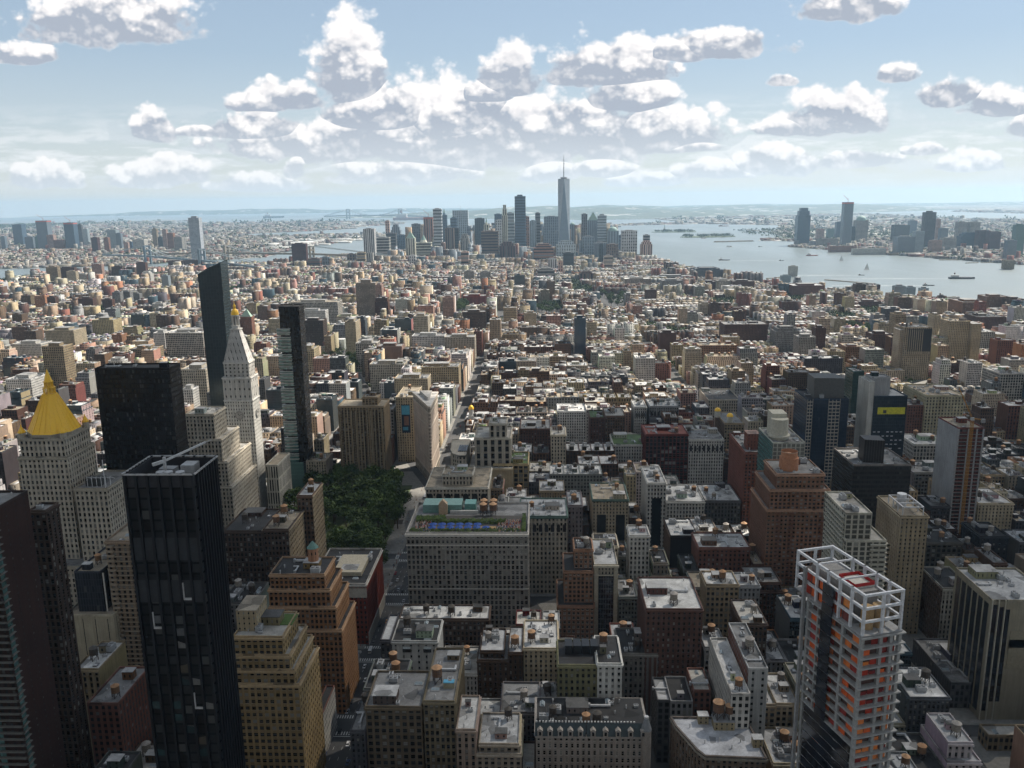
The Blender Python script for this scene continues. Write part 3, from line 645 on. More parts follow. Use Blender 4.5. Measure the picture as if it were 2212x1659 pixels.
# ================================================================ the nearest buildings, one by one
def near_buildings():
    # ---- left foreground
    Yf, z = 345, on_front(*cr('A1', 225, 1085), 345)[1]; X = on_front(*cr('A1', 225, 1085), 345)[0]
    Yn = on_side(0, 1245, X)[0]
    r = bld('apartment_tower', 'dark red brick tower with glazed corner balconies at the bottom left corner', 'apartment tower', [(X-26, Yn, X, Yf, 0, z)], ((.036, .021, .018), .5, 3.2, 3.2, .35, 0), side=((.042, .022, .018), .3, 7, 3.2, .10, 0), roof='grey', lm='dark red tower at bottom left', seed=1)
    b = MB(); g = MB(); q = 0
    while 4+q*3.1 < z-2:
        zz = 4+q*3.1; b.box(-12.6, -1.5, zz, 13.9, 0, zz+.28, (.17, .165, .15, .7), bottom=True); b.box(13.03, -1.5, zz, 14.2, 3.4, zz+.28, (.17, .165, .15, .7), bottom=True)
        [g.box(xx, -.25, zz+.5, xx+2.6, -.05, zz+2.2, (.1, .2, .2, .1)) for xx in (-12, 1)]; g.box(13.05, .2, zz+.5, 13.2, 3.0, zz+2.2, (.1, .2, .2, .1)); q += 1
    b.build_each('balcony', ['plain'], r); g.build('glazing', ['teal_glass'], r)
    x0, x1, z = hb('A1', 245, 370, 1245, 365); yb = on_side(*cr('A1', 475, 1180), x1)[0]
    bld('apartment_tower', 'narrow near-black brown brick slab tower behind the dark red brick tower', 'apartment tower', [(x0-1, 365, x1, min(yb, 430), 0, z)], 'umber', rel=True, side=((.06, .042, .034), .7, 3.2, 3.2, .45, 0), seed=2, vb=None)
    x0, x1, z = hb('A1', 850, 1120, 1490, 452)
    r = bld('apartment_tower', 'tan apartment tower with rounded balconies on every floor behind the black finned tower', 'apartment tower', [(x0, 452, x1, 485, 0, z)], ((.27, .20, .14), .5, 3.6, 3.0, .5, 0), rel=True, roof='tan', seed=3)
    w = (x1-x0)/2; b = MB(); q = 1
    while q*3.0 < z-1:
        zz = q*3.0
        for cx in (-w+2.6, w-2.6):
            A = [(cx+2.4*math.cos(a), -1.5*math.sin(a)) for a in [math.pi*i/8 for i in range(9)]][::-1]
            b.prism([(p[0], p[1]-.02) for p in A], zz, zz+1.1, (.33, .27, .2, .7))
        b.box(-w+5.4, -.75, zz, w-5.4, -.02, zz+.25, (.36, .3, .22, .7)); q += 1
    b.build_each('balcony', ['plain'], r)
    x0, x1, z = hb('B1', 555, 770, 115, 446)
    r = bld('office_building', 'low office building with white vertical fins above a blank cream wall', 'office building', [(x0-6, 446, x1+8, 500, 0, z*.72, ((.42, .37, .27), .9, 7, 40, .06, 0)), (x0, 452, x1, 492, z*.72, z)], ((.04, .045, .06), .9, 1.6, 4, .8, .4), roof='tan', seed=4)
    b = MB()
    for i in range(7):
        yy = 6+i*6.4; b.box((x1-x0)/2+.05, yy, z*.72, (x1-x0)/2+.8, yy+.5, z, (.55, .53, .48, .6))
    b.build_each('fin', ['plain'], r)
    block('loft_building', 'small brick loft with stepped roofs and one orange water tank below the balcony tower', 'loft building', 'B1', 705, 960, 1145, 372, 34, 'brick', roof='grey', tanks=1, seed=5)
    # black tower with vertical fins
    Y0 = 288; x0, x1, z = hb('A1', 1005, 1560, 932, Y0); y1 = on_side(*cr('A1', 1745, 792), x1)[0]
    r = bld('residential_tower', 'black glass tower with slanting vertical fins and an open roof crown', 'residential tower', [(x0, Y0, x1, y1, 0, z-5.5)], ((.004, .005, .007), .8, 4.3, 4.2, .62, .1), roof='black', clut=0, par_h=0, lm='black finned tower', seed=6)
    w, dd = (x1-x0)/2, y1-Y0; g, b = MB(), MB()
    nb = 6
    for i in range(nb+1):
        xx = -w+i*2*w/nb
        b.box(xx-.45, -.85, 0, xx+.45, -.02, z, (.010, .012, .016, .35)); b.box(xx-.45, dd+.02, 0, xx+.45, dd+.85, z, (.010, .012, .016, .35))
    for i in range(1, 9):
        yy = i*dd/9; b.box(w+.02, yy-.3, 0, w+1.0, yy+.3, z, (.016, .018, .024, .35)); b.box(-w-1.0, yy-.3, 0, -w-.02, yy+.3, z, (.016, .018, .024, .35))
    b.build_each('fin', ['plain'], r)
    for i in range(nb):
        for j in range(2):
            xx = -w+i*2*w/nb+.5; zz = z-34-j*17
            g.face([(xx, -.1, zz), (xx+2*w/nb-1, -.1, zz), (xx+2*w/nb-1, -.1, zz+9), (xx, -.1, zz+9)], (.030, .033, .038, .5))
    rr = random.Random(8)
    for _ in range(26):
        i = rr.randrange(nb); zz = 20+rr.randrange(28)*5.2; xx = -w+i*2*w/nb+.6; c_ = rr.choice([(.10, .105, .11, .3), (.16, .16, .155, .3), (.03, .06, .065, .15), (.02, .04, .045, .1), (.07, .06, .045, .3)])  # pale blinds, plus teal panels that paint glints onto the dark glass
        if zz < z-55: g.face([(xx, -.14, zz), (xx+2*w/nb-1.3, -.14, zz), (xx+2*w/nb-1.3, -.14, zz+rr.uniform(1.5, 4)), (xx, -.14, zz+3)], c_)
    for i, zz in ((1, z-62), (4, z-50), (4, z-96)):
        xx = -w+i*2*w/nb+.5; g.box(xx, -.5, zz, xx+2*w/nb-1, -.16, zz+.9, (.42, .42, .42, .5)); g.box(xx, -.5, zz+.9, xx+.5, -.16, zz+7, (.42, .42, .42, .5))
    g.build_each('blind_glint_panel', ['plain'], r)
    b = MB(); c = (.40, .40, .40, .5); t = .5
    b.box(-w-.3, -.9, z-.5, w+.3, -.3, z, c); b.box(-w-.3, dd+.3, z-.5, w+.3, dd+.9, z, c); b.box(-w-1, -.3, z-.5, -w-.4, dd+.3, z, c); b.box(w+.4, -.3, z-.5, w+1, dd+.3, z, c)
    for zz in (0,):
        b.box(-w+.1, .05, z-5.4, -w+.4, dd-.05, z-.6, (.03, .03, .035, .5)); b.box(w-.4, .05, z-5.4, w-.1, dd-.05, z-.6, (.03, .03, .035, .5)); b.box(-w+.45, dd-.4, z-5.4, w-.45, dd-.1, z-.6, (.03, .03, .035, .5)); b.box(-w+.45, .1, z-5.4, w-.45, .4, z-.6, (.03, .03, .035, .5))
    b.build('crown', ['plain'], r)
    b = MB(); zz = z-5.4
    for x in (-3.5, -.5, 4): b.cyl(x, 9, zz, zz+3.2, 1.7, n=12, col=(.5, .51, .52, .4))
    b.box(-6, 13, zz, 0, 17, zz+3, (.3, .31, .32, .5)); b.box(2, 14, zz, 7, 20, zz+4, (.42, .43, .44, .5)); b.build_each('cooling_unit', ['plain'], r)
    b = MB(); b.bar((-3, 12, zz), (-3, 12, z+2.5), .9, (.5, .5, .5, .5)); b.bar((-3, 12, z+1), (8, 25, z+4.6), .7, (.55, .55, .55, .5)); b.bar((8, 25, z+4.6), (10.5, 24, z+5.8), .4, (.55, .55, .55, .5)); b.bar((-3, 12, z+1), (-6, 8.5, z+.6), 1.1, (.5, .5, .5, .5)); b.build('window_cleaning_crane', ['plain'], r)
    # ---- limestone tower under the golden pyramid
    x0, x1, z = hb('A1', 125, 525, 660, 540); xw = hb('A1', 590, 860, 1070, 525)
    r = bld('office_tower', 'limestone tower with a golden eight-sided pyramid roof and gilded corner turrets', 'office tower',
            [(x0-4, 526, xw[1], 588, 0, 58), (xw[0], 527, xw[1]-.5, 566, 58, xw[2]), (x0, 540, x1, 576, 58, z-13), (x0+1.5, 541.5, x1-1.5, 574.5, z-13, z)], 'limestone', rel=True, roof='grey', clut=0, frame='dark', trim=(.40, .36, .29), lm='tower with the golden pyramid', seed=7, vb=('A1', 1600))
    cx = (x0+x1)/2-((x0-4)+xw[1])/2; cy = 558-526; g = MB()
    oc = lambda rad: [(cx+rad*math.cos(math.radians(22.5+45*i)), cy+rad*math.sin(math.radians(22.5+45*i))) for i in range(8)]
    z0 = on_front(*cr('A1', 400, 612), 545)[1]; z1 = on_front(*cr('A1', 370, 285), 560)[1]; za = on_front(*cr('A1', 340, 85), 560)[1]
    b = MB(); b.prism(oc(17.5), z, z0, (.34, .30, .24, .7)); b.build('drum', ['plain'], r)
    g.loft(oc(16.9), z0, oc(10.6), z0+(z1-z0)*.52, (.8, .5, .05, .5)); g.loft(oc(10.6), z0+(z1-z0)*.52, oc(5.0), z1, (.8, .5, .05, .5)); g.build('pyramid_roof', ['gilding'], r); g = MB()
    for i in range(8):
        for k_ in (0, 1/3, 2/3):
            A, B_, C_ = [[(q[i][0]*(1-k_)+q[(i+1) % 8][0]*k_, q[i][1]*(1-k_)+q[(i+1) % 8][1]*k_) for q in (oc(ra),)][0] for ra in (17.0, 10.7, 5.1)]; g.bar((*A, z0), (*B_, z0+(z1-z0)*.52), .34); g.bar((*B_, z0+(z1-z0)*.52), (*C_, z1), .34)
    g.build('roof_ridges', ['gilding'], r)
    g = MB(); g.prism(oc(4.9), z1, z1+.8, (1, 1, 1, 1)); hl = za-z1
    for i in range(8):
        a = math.radians(22.5+45*i); g.cyl(cx+3.6*math.cos(a), cy+3.6*math.sin(a), z1+.8, z1+hl*.27, .42, n=6)
    g.cyl(cx, cy, z1+.8, z1+hl*.27, 1.7, n=8); g.prism(oc(4.2), z1+hl*.27, z1+hl*.30, (1, 1, 1, 1))
    for i in range(8):
        a = math.radians(22.5+45*i); g.cyl(cx+2.7*math.cos(a), cy+2.7*math.sin(a), z1+hl*.30, z1+hl*.50, .35, n=6)
    g.cyl(cx, cy, z1+hl*.30, z1+hl*.50, 1.3, n=8); g.prism(oc(3.3), z1+hl*.50, z1+hl*.53, (1, 1, 1, 1)); g.loft(oc(2.8), z1+hl*.53, oc(.25), za, (1, 1, 1, 1)); g.build('lantern', ['gilding'], r)
    for sx in (x0+2.8, x1-2.8):
        for sy in (543.5, 572.5):
            tx, ty = sx-((x0-4)+xw[1])/2, sy-526
            b = MB(); b.cyl(tx, ty, z, z+4.2, 2.3, n=8, col=(.40, .36, .29, .7)); o = b.build('turret', ['plain'], r)
            g = MB(); g.cyl(tx, ty, z+4.2, z+5.0, 2.5, n=8); g.cyl(tx, ty, z+5.0, z+8.4, 2.2, .5, n=8); g.cyl(tx, ty, z+8.4, z+10.4, .5, .05, n=6); g.build('turret_roof', ['gilding'], o)
    b = MB()
    ox = ((x0-4)+xw[1])/2
    b.box(xw[0]+4-ox, 8, xw[2], xw[1]-8-ox, 16, xw[2]+5, (.05, .05, .05, .6))
    for i in range(6): b.bar((xw[0]+6+i*3.2-ox, 7, xw[2]), (xw[0]+6+i*3.2-ox, 7, xw[2]+7), .3, (.6, .6, .6, .5)); b.bar((xw[0]+6+i*3.2-ox, 7, xw[2]+7), (xw[0]+7.6+i*3.2-ox, 10, xw[2]+5), .3, (.6, .6, .6, .5))
    b.bar((xw[1]-3-ox, 4, xw[2]), (xw[1]-3-ox, 4, xw[2]+20), .3, (.7, .7, .7, .5)); b.build('roof_equipment', ['plain'], r)
    # ---- black office slab
    r, q = block('office_tower', 'black bronze slab-sided office tower behind the golden pyramid', 'office tower', 'A1', 765, 1370, 88, 606, 20, 'black', rel=False, roof='black', clut=.4, tanks=0, lm='black slab tower', vb=('A1', 1200), seed=8)
    # ---- cream stepped office block and the white clock tower
    x0, x1, z = hb('A1', 1500, 1730, 458, 690)
    bld('office_building', 'cream stone office block stepping down beside the white clock tower', 'office building',
        [(x0-14, 686, x1+12, 750, 0, 60), (x0-8, 688, x1+9, 748, 60, 82), (x0-4, 689, x1+5, 732, 82, 102), (x0, 690, x1, 718, 102, z)], 'limestone', rel=True, roof='pale', clut=.8, tanks=0, vb=('A1', 1300), seed=9)
    Y0 = 775; x0, x1, zc = hb('A1', 1800, 2030, 158, Y0); w = (x1-x0)/2; D = 20.0
    r = bld('clock_tower', 'white marble clock tower with pyramid roof and gilded cupola', 'clock tower', [(x0, Y0, x1, Y0+D, 0, zc-22), (x0, Y0, x1, Y0+D, zc-22, zc, ((.55, .53, .49), .3, 4.5, 7.0, .3, 0))], ((.64, .62, .57), .45, 2.6, 3.7, .42, 0), rel=True, par_h=.8, roof='pale', clut=0, trim=(.66, .64, .60), lm='white clock tower', seed=10, frame='pale', vb=('A1', 1120))
    cc = (.56, .54, .50, .6)
    zu = on_front(*cr('Z1', 1925, 1418), Y0+2)[1]; zp = on_front(*cr('Z1', 1910, 1150), Y0+8)[1]; za = on_front(*cr('Z1', 1890, 900), Y0+13)[1]
    b, wn = MB(), []
    relief(b, wn, -w+1.6, 2, w-1.6, 2, zc, zu, ((.55, .53, .49), .45, 4.2, 4, .4, 0)); relief(b, wn, w-1.6, 2, w-1.6, D-2, zc, zu, ((.55, .53, .49), .45, 4.2, 4, .4, 0))
    b.wall(w-1.6, D-2, -w+1.6, D-2, zc, zu, cc, (3, 3, .4, 0)); b.wall(-w+1.6, D-2, -w+1.6, 2, zc, zu, cc, (3, 3, .4, 0)); b.build('upper_stage', ['facade'], r)
    put_windows(r, (x0+x1)/2, Y0, wn, 40, 'pale')
    b = MB(); rc = lambda a, d_: [(-w+a, d_), (w-a, d_), (w-a, D-d_), (-w+a, D-d_)]
    b.loft(rc(1.2, 1.6), zu, rc(1.2, 1.6), zu+.8, cc); b.loft(rc(1.8, 2.2), zu+.8, rc(w-4.0, D/2-4.0), zp, (.56, .54, .51, .45), par=(4.2, 6.5, .18, 0)); b.build('pyramid_roof', ['facade'], r)
    b = MB(); cy = D/2
    b.prism([(-4.6, cy-4.6), (4.6, cy-4.6), (4.6, cy+4.6), (-4.6, cy+4.6)], zp, zp+1, cc); b.cyl(0, cy, zp+1, zp+4, 4.2, n=8, col=cc)
    for i in range(8):
        a = i*math.pi/4+.39; b.cyl(3.2*math.cos(a), cy+3.2*math.sin(a), zp+4, zp+13, .45, n=6, col=cc)
    b.cyl(0, cy, zp+4, zp+13, 1.8, n=8, col=(.3, .29, .27, .6)); b.cyl(0, cy, zp+13, zp+14.2, 4.0, n=8, col=cc); b.build('belfry', ['plain'], r)
    g = MB(); zs = zp+14.2; hh = za-zs
    prof = [(3.7, 0), (3.6, .10), (3.2, .2), (2.4, .30), (1.3, .38), (1.1, .40), (1.1, .52), (1.5, .54), (.9, .64), (.3, .72), (.12, 1.0)]
    for (ra, ha), (rb, hb_) in zip(prof, prof[1:]): g.cyl(0, cy, zs+ha*hh, zs+hb_*hh, ra, rb, n=12, cap=False)
    g.build('cupola', ['gilding'], r)
    zk = on_front(*cr('A1', 1935, 460), Y0)[1]
    for side in (0, 1):
        b = MB(); n = 24
        for (rad, dep, col) in ((4.3, .75, (.30, .29, .27, .5)), (3.5, .85, (.42, .40, .37, .5))):
            pts = [(rad*math.cos(2*math.pi*i/n), rad*math.sin(2*math.pi*i/n)) for i in range(n)]
            b.face([(p[0], -dep, zk+p[1]) if side == 0 else (w+dep, D/2+p[0], zk+p[1]) for p in pts], col)
        for a, L, t in ((1.1, 3.0, .3), (-.6, 2.2, .4)):
            p, q = (0, 0), (L*math.sin(a), L*math.cos(a))
            f3 = (lambda u, v: (u, -.95, zk+v)) if side == 0 else (lambda u, v: (w+.95, D/2+u, zk+v)); b.bar(f3(*p), f3(*q), t, (.03, .03, .03, .5))
        for i in range(12):
            a = i*math.pi/6; f3 = (lambda u, v: (u, -.92, zk+v)) if side == 0 else (lambda u, v: (w+.92, D/2+u, zk+v)); b.bar(f3(2.9*math.sin(a), 2.9*math.cos(a)), f3(3.4*math.sin(a), 3.4*math.cos(a)), .22, (.03, .03, .03, .5))
        b.build('clock_face', ['plain'], r)
    # lower wing of the clock tower
    block('office_building', 'low pale stone wing with tall slit windows at the foot of the white clock tower', 'office building', 'A2', 75, 175, 870, 768, 40, ((.5, .48, .42), .85, 2.4, 12, .5, 0), roof='tan', clut=0, seed=11)
    # ---- dark glass tower with a slanted top
    Y0 = 925; x0, zl = on_front(*cr('Z1', 1600, 702), Y0); x1, zr = on_front(*cr('Z1', 1785, 612), Y0); w = (x1-x0)/2; D = 22.0
    r = tag(empty('residential_tower', ((x0+x1)/2, Y0, 0)), 'tall dark green-black glass tower with a slanted roofline behind the white clock tower', 'residential tower')
    b = MB(); st = ((.026, .042, .048), .8, 3.2, 3.8, .85, .9); c, p = col_of(st), par_of(st); k = .82
    A = [(-w*k, 0), (w*k+1, 0), (w*k+1, D), (-w*k, D)]; Bq = [(-w, 0), (w, 0), (w, D), (-w, D)]; zt = [zl, zr, zr+3, zl+4]
    for i in range(4):
        j = (i+1) % 4; L = 2*w if i % 2 == 0 else D
        b.face([(*A[i], 0), (*A[j], 0), (*Bq[j], zt[j]), (*Bq[i], zt[i])], c, p, [(0, 0), (L, 0), (L, zt[j]), (0, zt[i])])
    b.build('wall', ['facade'], r); g = MB(); g.face([(*Bq[i], zt[i]-1.5) for i in range(4)], (.1, .1, .1, .7)); g.build('roof', ['roofing'], r)
    FOOT.append((x0, Y0, x1, Y0+D)); SOLID.append((x0, Y0, 0, x1, Y0+D, zl, 'residential_tower')); p_ = proj(((x0+x1)/2, Y0, 190)); LAND.append((p_[0], p_[1], 'slant-topped dark glass tower')); VIEW.append((428, 520, 860, Y0))
    # ---- slim tower: white-banded glass left, black right
    Y0 = 850; x0, x1, z = hb('Z2', 165, 275, 1125, Y0); xb0, xb1, zb = hb('Z2', 180, 335, 970, Y0+1)
    zlow = on_front(*cr('A2', 205, 850), Y0)[1]
    r = bld('residential_tower', 'slim tower of pale banded glass boxes on a black shaft above the park', 'residential tower', [(x0, Y0, x1+4, Y0+22, 0, zlow, ((.12, .24, .22), .85, 2, 4, .95, 1)), (x1, Y0+1, xb1+1.5, Y0+20, zlow, zb, ((.015, .014, .014), .8, 1.6, 4, .85, .3)), (xb0, Y0+2, x1-.1, Y0+20, zlow, zb, ((.015, .014, .014), .8, 1.6, 4, .85, .3))], 'teal', roof='black', clut=0, lm='slim black and white banded tower', vb=('A2', 1010), seed=12)
    b, g = MB(), MB(); cx = (x0+x1+4)/2; q = zlow+2
    while q < z-2:
        ht = 2.5 if (int(q/3.6) % 5) else 1.0
        g.box(x0-cx, -.6, q, x1-cx-.2, 2, q+ht, (.3, .42, .40, .1)); b.box(x0-cx-.1, -.75, q+ht, x1-cx, 2.0, q+ht+.45, (.5, .52, .5, .5), bottom=True); q += 3.6
    g.build_each('glazed_band', ['teal_glass'], r); b.build_each('floor_band', ['plain'], r)
    # ---- brown ribbed balcony tower at the park corner
    Y0 = 868; x0, x1, z = hb('A2', 662, 1035, 392, Y0); cx = (x0+x1)/2
    r = bld('apartment_tower', 'brown ribbed apartment tower with stacked balconies behind the dark park trees', 'apartment tower', [(x0, Y0, x1, Y0+34, 0, z), (x0+25, Y0+8, x1-8, Y0+26, z, z+8)], ((.30, .23, .15), .6, 3.3, 3.0, .5, 0), rel=True, roof='tan', lm='brown ribbed tower', vb=('A2', 985), seed=13)
    b = MB(); w = (x1-x0)/2
    for i in range(12):
        xx = -w+(i+.5)*2*w/12; b.box(xx-.35, -1.1, 0, xx+.35, -.02, z-4, (.34, .28, .19, .6))
    for i in (1, 4, 7, 10):
        q = 3.0
        while q < z-5: b.box(-w+(i-.35)*2*w/12, -1.5, q, -w+(i+.35)*2*w/12, -.05, q+1.0, (.10, .075, .05, .6)); q += 3.0
    b.build_each('balcony', ['plain'], r)
    # ---- wedge-shaped building
    P = [on_ground(*cr('A2', a, c_), 90) for a, c_ in ((1395, 372), (1420, 368), (1470, 262), (1270, 262))]
    cx, cy = P[0]; r = tag(empty('office_building', (cx, cy, 0)), 'wedge-shaped cream stone building with a sharp rounded prow between two avenues', 'office building')
    L = [(p[0]-cx, p[1]-cy) for p in P]; L = [L[0], L[1], L[2], L[3]]; b, wn = MB(), []
    prow = [(-.9, 1.2), (-.2, -.1), (1.4, -.3), (2.2, .9)]
    ring = prow + [L[2], L[3]]; s1 = ((.58, .48, .40), .52, 2.7, 3.9, .42, 0); z = 88.0
    for i in range(6):
        a, c_ = ring[i], ring[(i+1) % 6]; 
        if i in (3, 5): relief(b, wn, a[0], a[1], c_[0], c_[1], 12, z-8, s1, crown=0)
        else: b.wall(a[0], a[1], c_[0], c_[1], 12, z-8, col_of(s1), (2.2, 3.9, .5, 0))
    b.prism([(q[0]*1.01, q[1]*1.01) for q in ring], 0, 12, (.46, .40, .33, .75), (3.2, 6, .6, 0)); b.prism([(q[0], q[1]) for q in ring], z-8, z-2, (.52, .45, .37, .6), (1.8, 5.5, .5, 0)); b.build('wall', ['facade'], r)
    put_windows(r, cx, cy, wn, 100, 'pale')
    b = MB(); c_ = (.55, .48, .40, .6); ctr = (L[2][0]*.33+L[3][0]*.33, L[2][1]*.6)
    grow = lambda f, k=0: [(ctr[0]+(q[0]-ctr[0])*f, ctr[1]+(q[1]-ctr[1])*f) for q in ring]
    for z0_, z1_, f in ((12, 13, 1.03), (28, 28.7, 1.02), (z-24, z-23, 1.03), (z-8, z-7.2, 1.03), (z-2, z-1, 1.05), (z-1, z+.6, 1.09)): b.prism(grow(f), z0_, z1_, c_)
    b.build('cornice', ['plain'], r); g = MB(); g.face([(q[0], q[1], z+.65) for q in grow(1.05)], (.60, .58, .55, .7)); g.build('roof', ['roofing'], r)
    b = MB(); b.prism([(ctr[0]+(q[0]-ctr[0])*.5, ctr[1]+4+(q[1]-ctr[1])*.5) for q in ring], z+.7, z+4.5, (.5, .48, .45, .3)); b.build('roof_shed', ['facade'], r)
    FOOT.append((min(p[0] for p in P), cy, max(p[0] for p in P), max(p[1] for p in P))); SOLID.append((cx-14, cy+15, 0, cx+14, cy+60, z, 'office_building')); p_ = proj((cx, cy, 60)); LAND.append((p_[0], p_[1], 'wedge-shaped building')); VIEW.append((890, 948, 1035, cy))
    # ---- building with the blue advertising banner
    r, q = block('office_building', 'tan office building with a tall blue picture banner on its end wall', 'office building', 'A2', 1130, 1285, 320, 948, 60, 'sand', roof='tan', lm='building with the blue banner', vb=('A2', 640), seed=14)
    g = MB(); x0, x1, z = q; w = (x1-x0)/2
    g.box(-w*.45, -.35, z-42, w*.45, -.05, z-8, (.02, .04, .07, .5)); g.box(-w*.42, -.4, z-20, w*.42, -.36, z-9, (.10, .38, .55, .5)); g.box(-w*.2, -.42, z-33, w*.3, -.37, z-22, (.22, .13, .10, .5)); g.box(-w*.35, -.42, z-39, w*.2, -.37, z-35, (.08, .3, .45, .5)); g.build('banner', ['plain'], r)
    # ---- lofts north of the park
    block('loft_building', 'dark brown loft block with dense windows below the cream stepped office', 'loft building', 'A1', 1805, 2210, 1405, 531, 42, 'umber', rel=True, roof='black', lm=None, vb=None, seed=15)
    block('loft_building', 'brown loft building with cream piers and tan roof left of the park', 'loft building', 'A2', 55, 262, 1392, 519, 36, 'umber', side='tan', rel=True, roof='tan', seed=16, lm='brown lofts left of the park')
    block('loft_building', 'tall narrow loft with pale roof at the edge of the park trees', 'loft building', 'A2', 332, 455, 1118, 557, 28, 'brown', side='tan', rel=True, roof='silver', seed=17)
    # red brick block with black roof and white parapet at the avenue corner
    Y0 = 528; x0, x1, z = hb('B2', 680, 890, 178, Y0); y1 = on_side(*cr('A2', 1035, 1515), x1)[0]
    r = bld('office_building', 'red brick and cream block with white-edged black roof beside the park', 'office building', [(x0-22, Y0, x1, 588, 0, z)], ((.20, .05, .035), .5, 2.8, 3.7, .48, 0), rel=True, roof='black', trim=(.5, .48, .44), par_h=1.4, lm='red brick block beside the park', seed=18, tanks=0)
    b = MB(); w = (x1-x0+22)/2; b.box(-w-.4, -.5, z-9, w+.4, -.45+.05, z-2, (.45, .43, .38, .55)); b.box(w+.02, -.3, 0, w+.5, 60, 9, (.42, .40, .36, .6)); b.box(w-26, 14, z+.1, w-6, 44, z+3.2, (.45, .40, .30, .5)); b.build('trim', ['plain'], r)
    # orange-brown setback tower with a copper-capped turret
    Y0 = 447; x0, x1, z = hb('B2', 82, 520, 118, Y0); xr = hb('B2', 82, 640, 118, Y0)[1]
    s = ((.26, .135, .07), .56, 2.7, 3.5, .62, 0); r = bld('office_tower', 'orange-brown setback tower with a green copper-capped brick turret', 'office tower',
        [(x0, Y0, xr+2, Y0+36, 0, z*.62), (x0, Y0+1, xr-1, Y0+34, z*.62, z*.78), (x0, Y0+2, xr-4, Y0+31, z*.78, z*.90), (x0+1, Y0+3, xr-7, Y0+28, z*.90, z)], s, rel=True, roof='black', side=((.34, .19, .10), .56, 2.7, 3.5, .55, 0), lm='orange-brown setback tower', seed=19, tanks=0, vb=('B2', 1000), trim=(.40, .26, .16))
    tx, tz = on_front(*cr('A2', 462, 1480), Y0+16); b = MB(); lx = tx-(x0+xr+3)/2; b.prism([(lx+3.1*math.cos(a), 16+3.1*math.sin(a)) for a in [math.pi/8+i*math.pi/4 for i in range(8)]], z, tz-4, (.42, .22, .13, .3), (2, 5, .3, 0)); o = b.build('turret', ['facade'], r)
    g = MB(); g.cyl(lx, 16, tz-4, tz, 3.6, .3, n=8, col=(.13, .24, .21, .6)); g.build('turret_roof', ['plain'], o)
    # tan brick ziggurat
    Y0 = 366; x0, x1, z = hb('B2', 0, 190, 618, Y0); x0 = hb('B1', 1875, 2074, 590, Y0)[0]; rt = [on_side(*cr('B2', a, c_), 0) for a, c_ in ((1, 1),)]
    xs = [hb('B2', 0, a, y, Y0+d_)[1:] for a, y, d_ in ((190, 618, 0), (225, 545, 8))]
    s = ((.28, .20, .10), .52, 3.2, 3.6, .66, 0)
    r = bld('office_building', 'tan brick ziggurat with stepped terraces and a planted roof left of the avenue', 'office building',
        [(x0, Y0, x1+8, 402, 0, z*.74), (x0, Y0+.5, x1+6, 400, z*.74, z*.82), (x0, Y0+1, x1+4, 397, z*.82, z*.90), (x0, Y0+1.5, x1+1, 393, z*.90, z)], s, rel=True, roof='pale', side=((.36, .26, .13), .52, 3.2, 3.6, .6, 0), lm='tan brick ziggurat', seed=20, tanks=0, frame='tan', trim=(.46, .34, .2))
    b = MB(); w = (x1-x0)/2; b.box(w-9, 14, z+.05, w-2, 25, z+.5, (.09, .15, .04, .9)); b.build('planted_roof', ['plain'], r)
    shed(r, -w-4, 8, -w+6, 24, z, 11, (.42, .34, .22), (.4, .34, .26))
    block('loft_building', 'low brick building with a pale fire-stair side wall along the avenue kerb', 'loft building', 'B2', 455, 530, 1250, 405, 30, 'brick', side='pale', roof='black', seed=21)
    # ---- right-hand side of the avenue, bottom centre
    block('loft_building', 'brown brick loft with white and black roof patches at the bottom avenue corner', 'loft building', 'B2', 885, 1340, 1172, 366, 32, ((.14, .11, .075), .58, 3.4, 3.7, .66, 0), rel=True, roof='grey', tanks=0, lm='brown loft at the bottom avenue corner', seed=22)
    r, q = block('loft_building', 'slim brown loft with roof garden, blue skylight and orange water tank', 'loft building', 'B2', 1355, 1610, 1128, 367, 50, ((.17, .14, .09), .6, 2.7, 3.7, .62, 0), rel=True, roof='grey', tanks=0, lm='slim loft with roof garden', seed=23)
    tank(r, -3, 18, q[2], 3, 1.25); b = MB(); w = (q[1]-q[0])/2; b.box(w-7, 12, q[2]+3, w-1.5, 15, q[2]+3.4, (.10, .36, .55, .3)); b.box(w-7, 12, q[2], w-1.5, 15, q[2]+3, (.3, .28, .2, .6)); b.build('skylight', ['plain'], r)
    x0, x1, z = hb('B2', 1098, 1470, 640, 446)
    r = bld('loft_building', 'white painted narrow-windowed building with glazed studio roofs beside the avenue', 'loft building', [(x0, 446, x1, 472, 0, z)], ((.50, .50, .48), .42, 4.2, 3.7, .26, 0), rel=True, roof='black', tanks=1, lm='white painted building by the avenue', trim=(.5, .5, .48), seed=24)
    b = MB(); w = (x1-x0)/2
    for a in (-w*.35, w*.55): b.face([(a-2.2, -.6, z-4), (a+2.2, -.6, z-4), (a+2.2, 2.5, z+1.2), (a-2.2, 2.5, z+1.2)], (.45, .5, .5, .2)); b.box(a-2.3, -.65, z-6.2, a+2.3, -.45, z-4, (.03, .03, .03, .5))
    b.build('studio_glazing', ['plain'], r)
    x0, x1, z = hb('B2', 1160, 1885, 458, 486)
    r = bld('loft_building', 'wide dark brown brick loft with white roof and silver ducts on the avenue', 'loft building', [(x0, 486, x1, 505, 0, z)], 'umber', rel=True, roof='white', tanks=2, clut=2.2, lm='wide dark brick loft', seed=25)
    # ---- big grey palazzo block with the roof bar
    x0, _, z = hb('A2', 1215, 2000, 1425, 529); _, x1, z2 = hb('B3', 0, 130, 0, 529)
    x1 = hb('A3', 20, 128, 1420, 529)[1]; Dp = 58
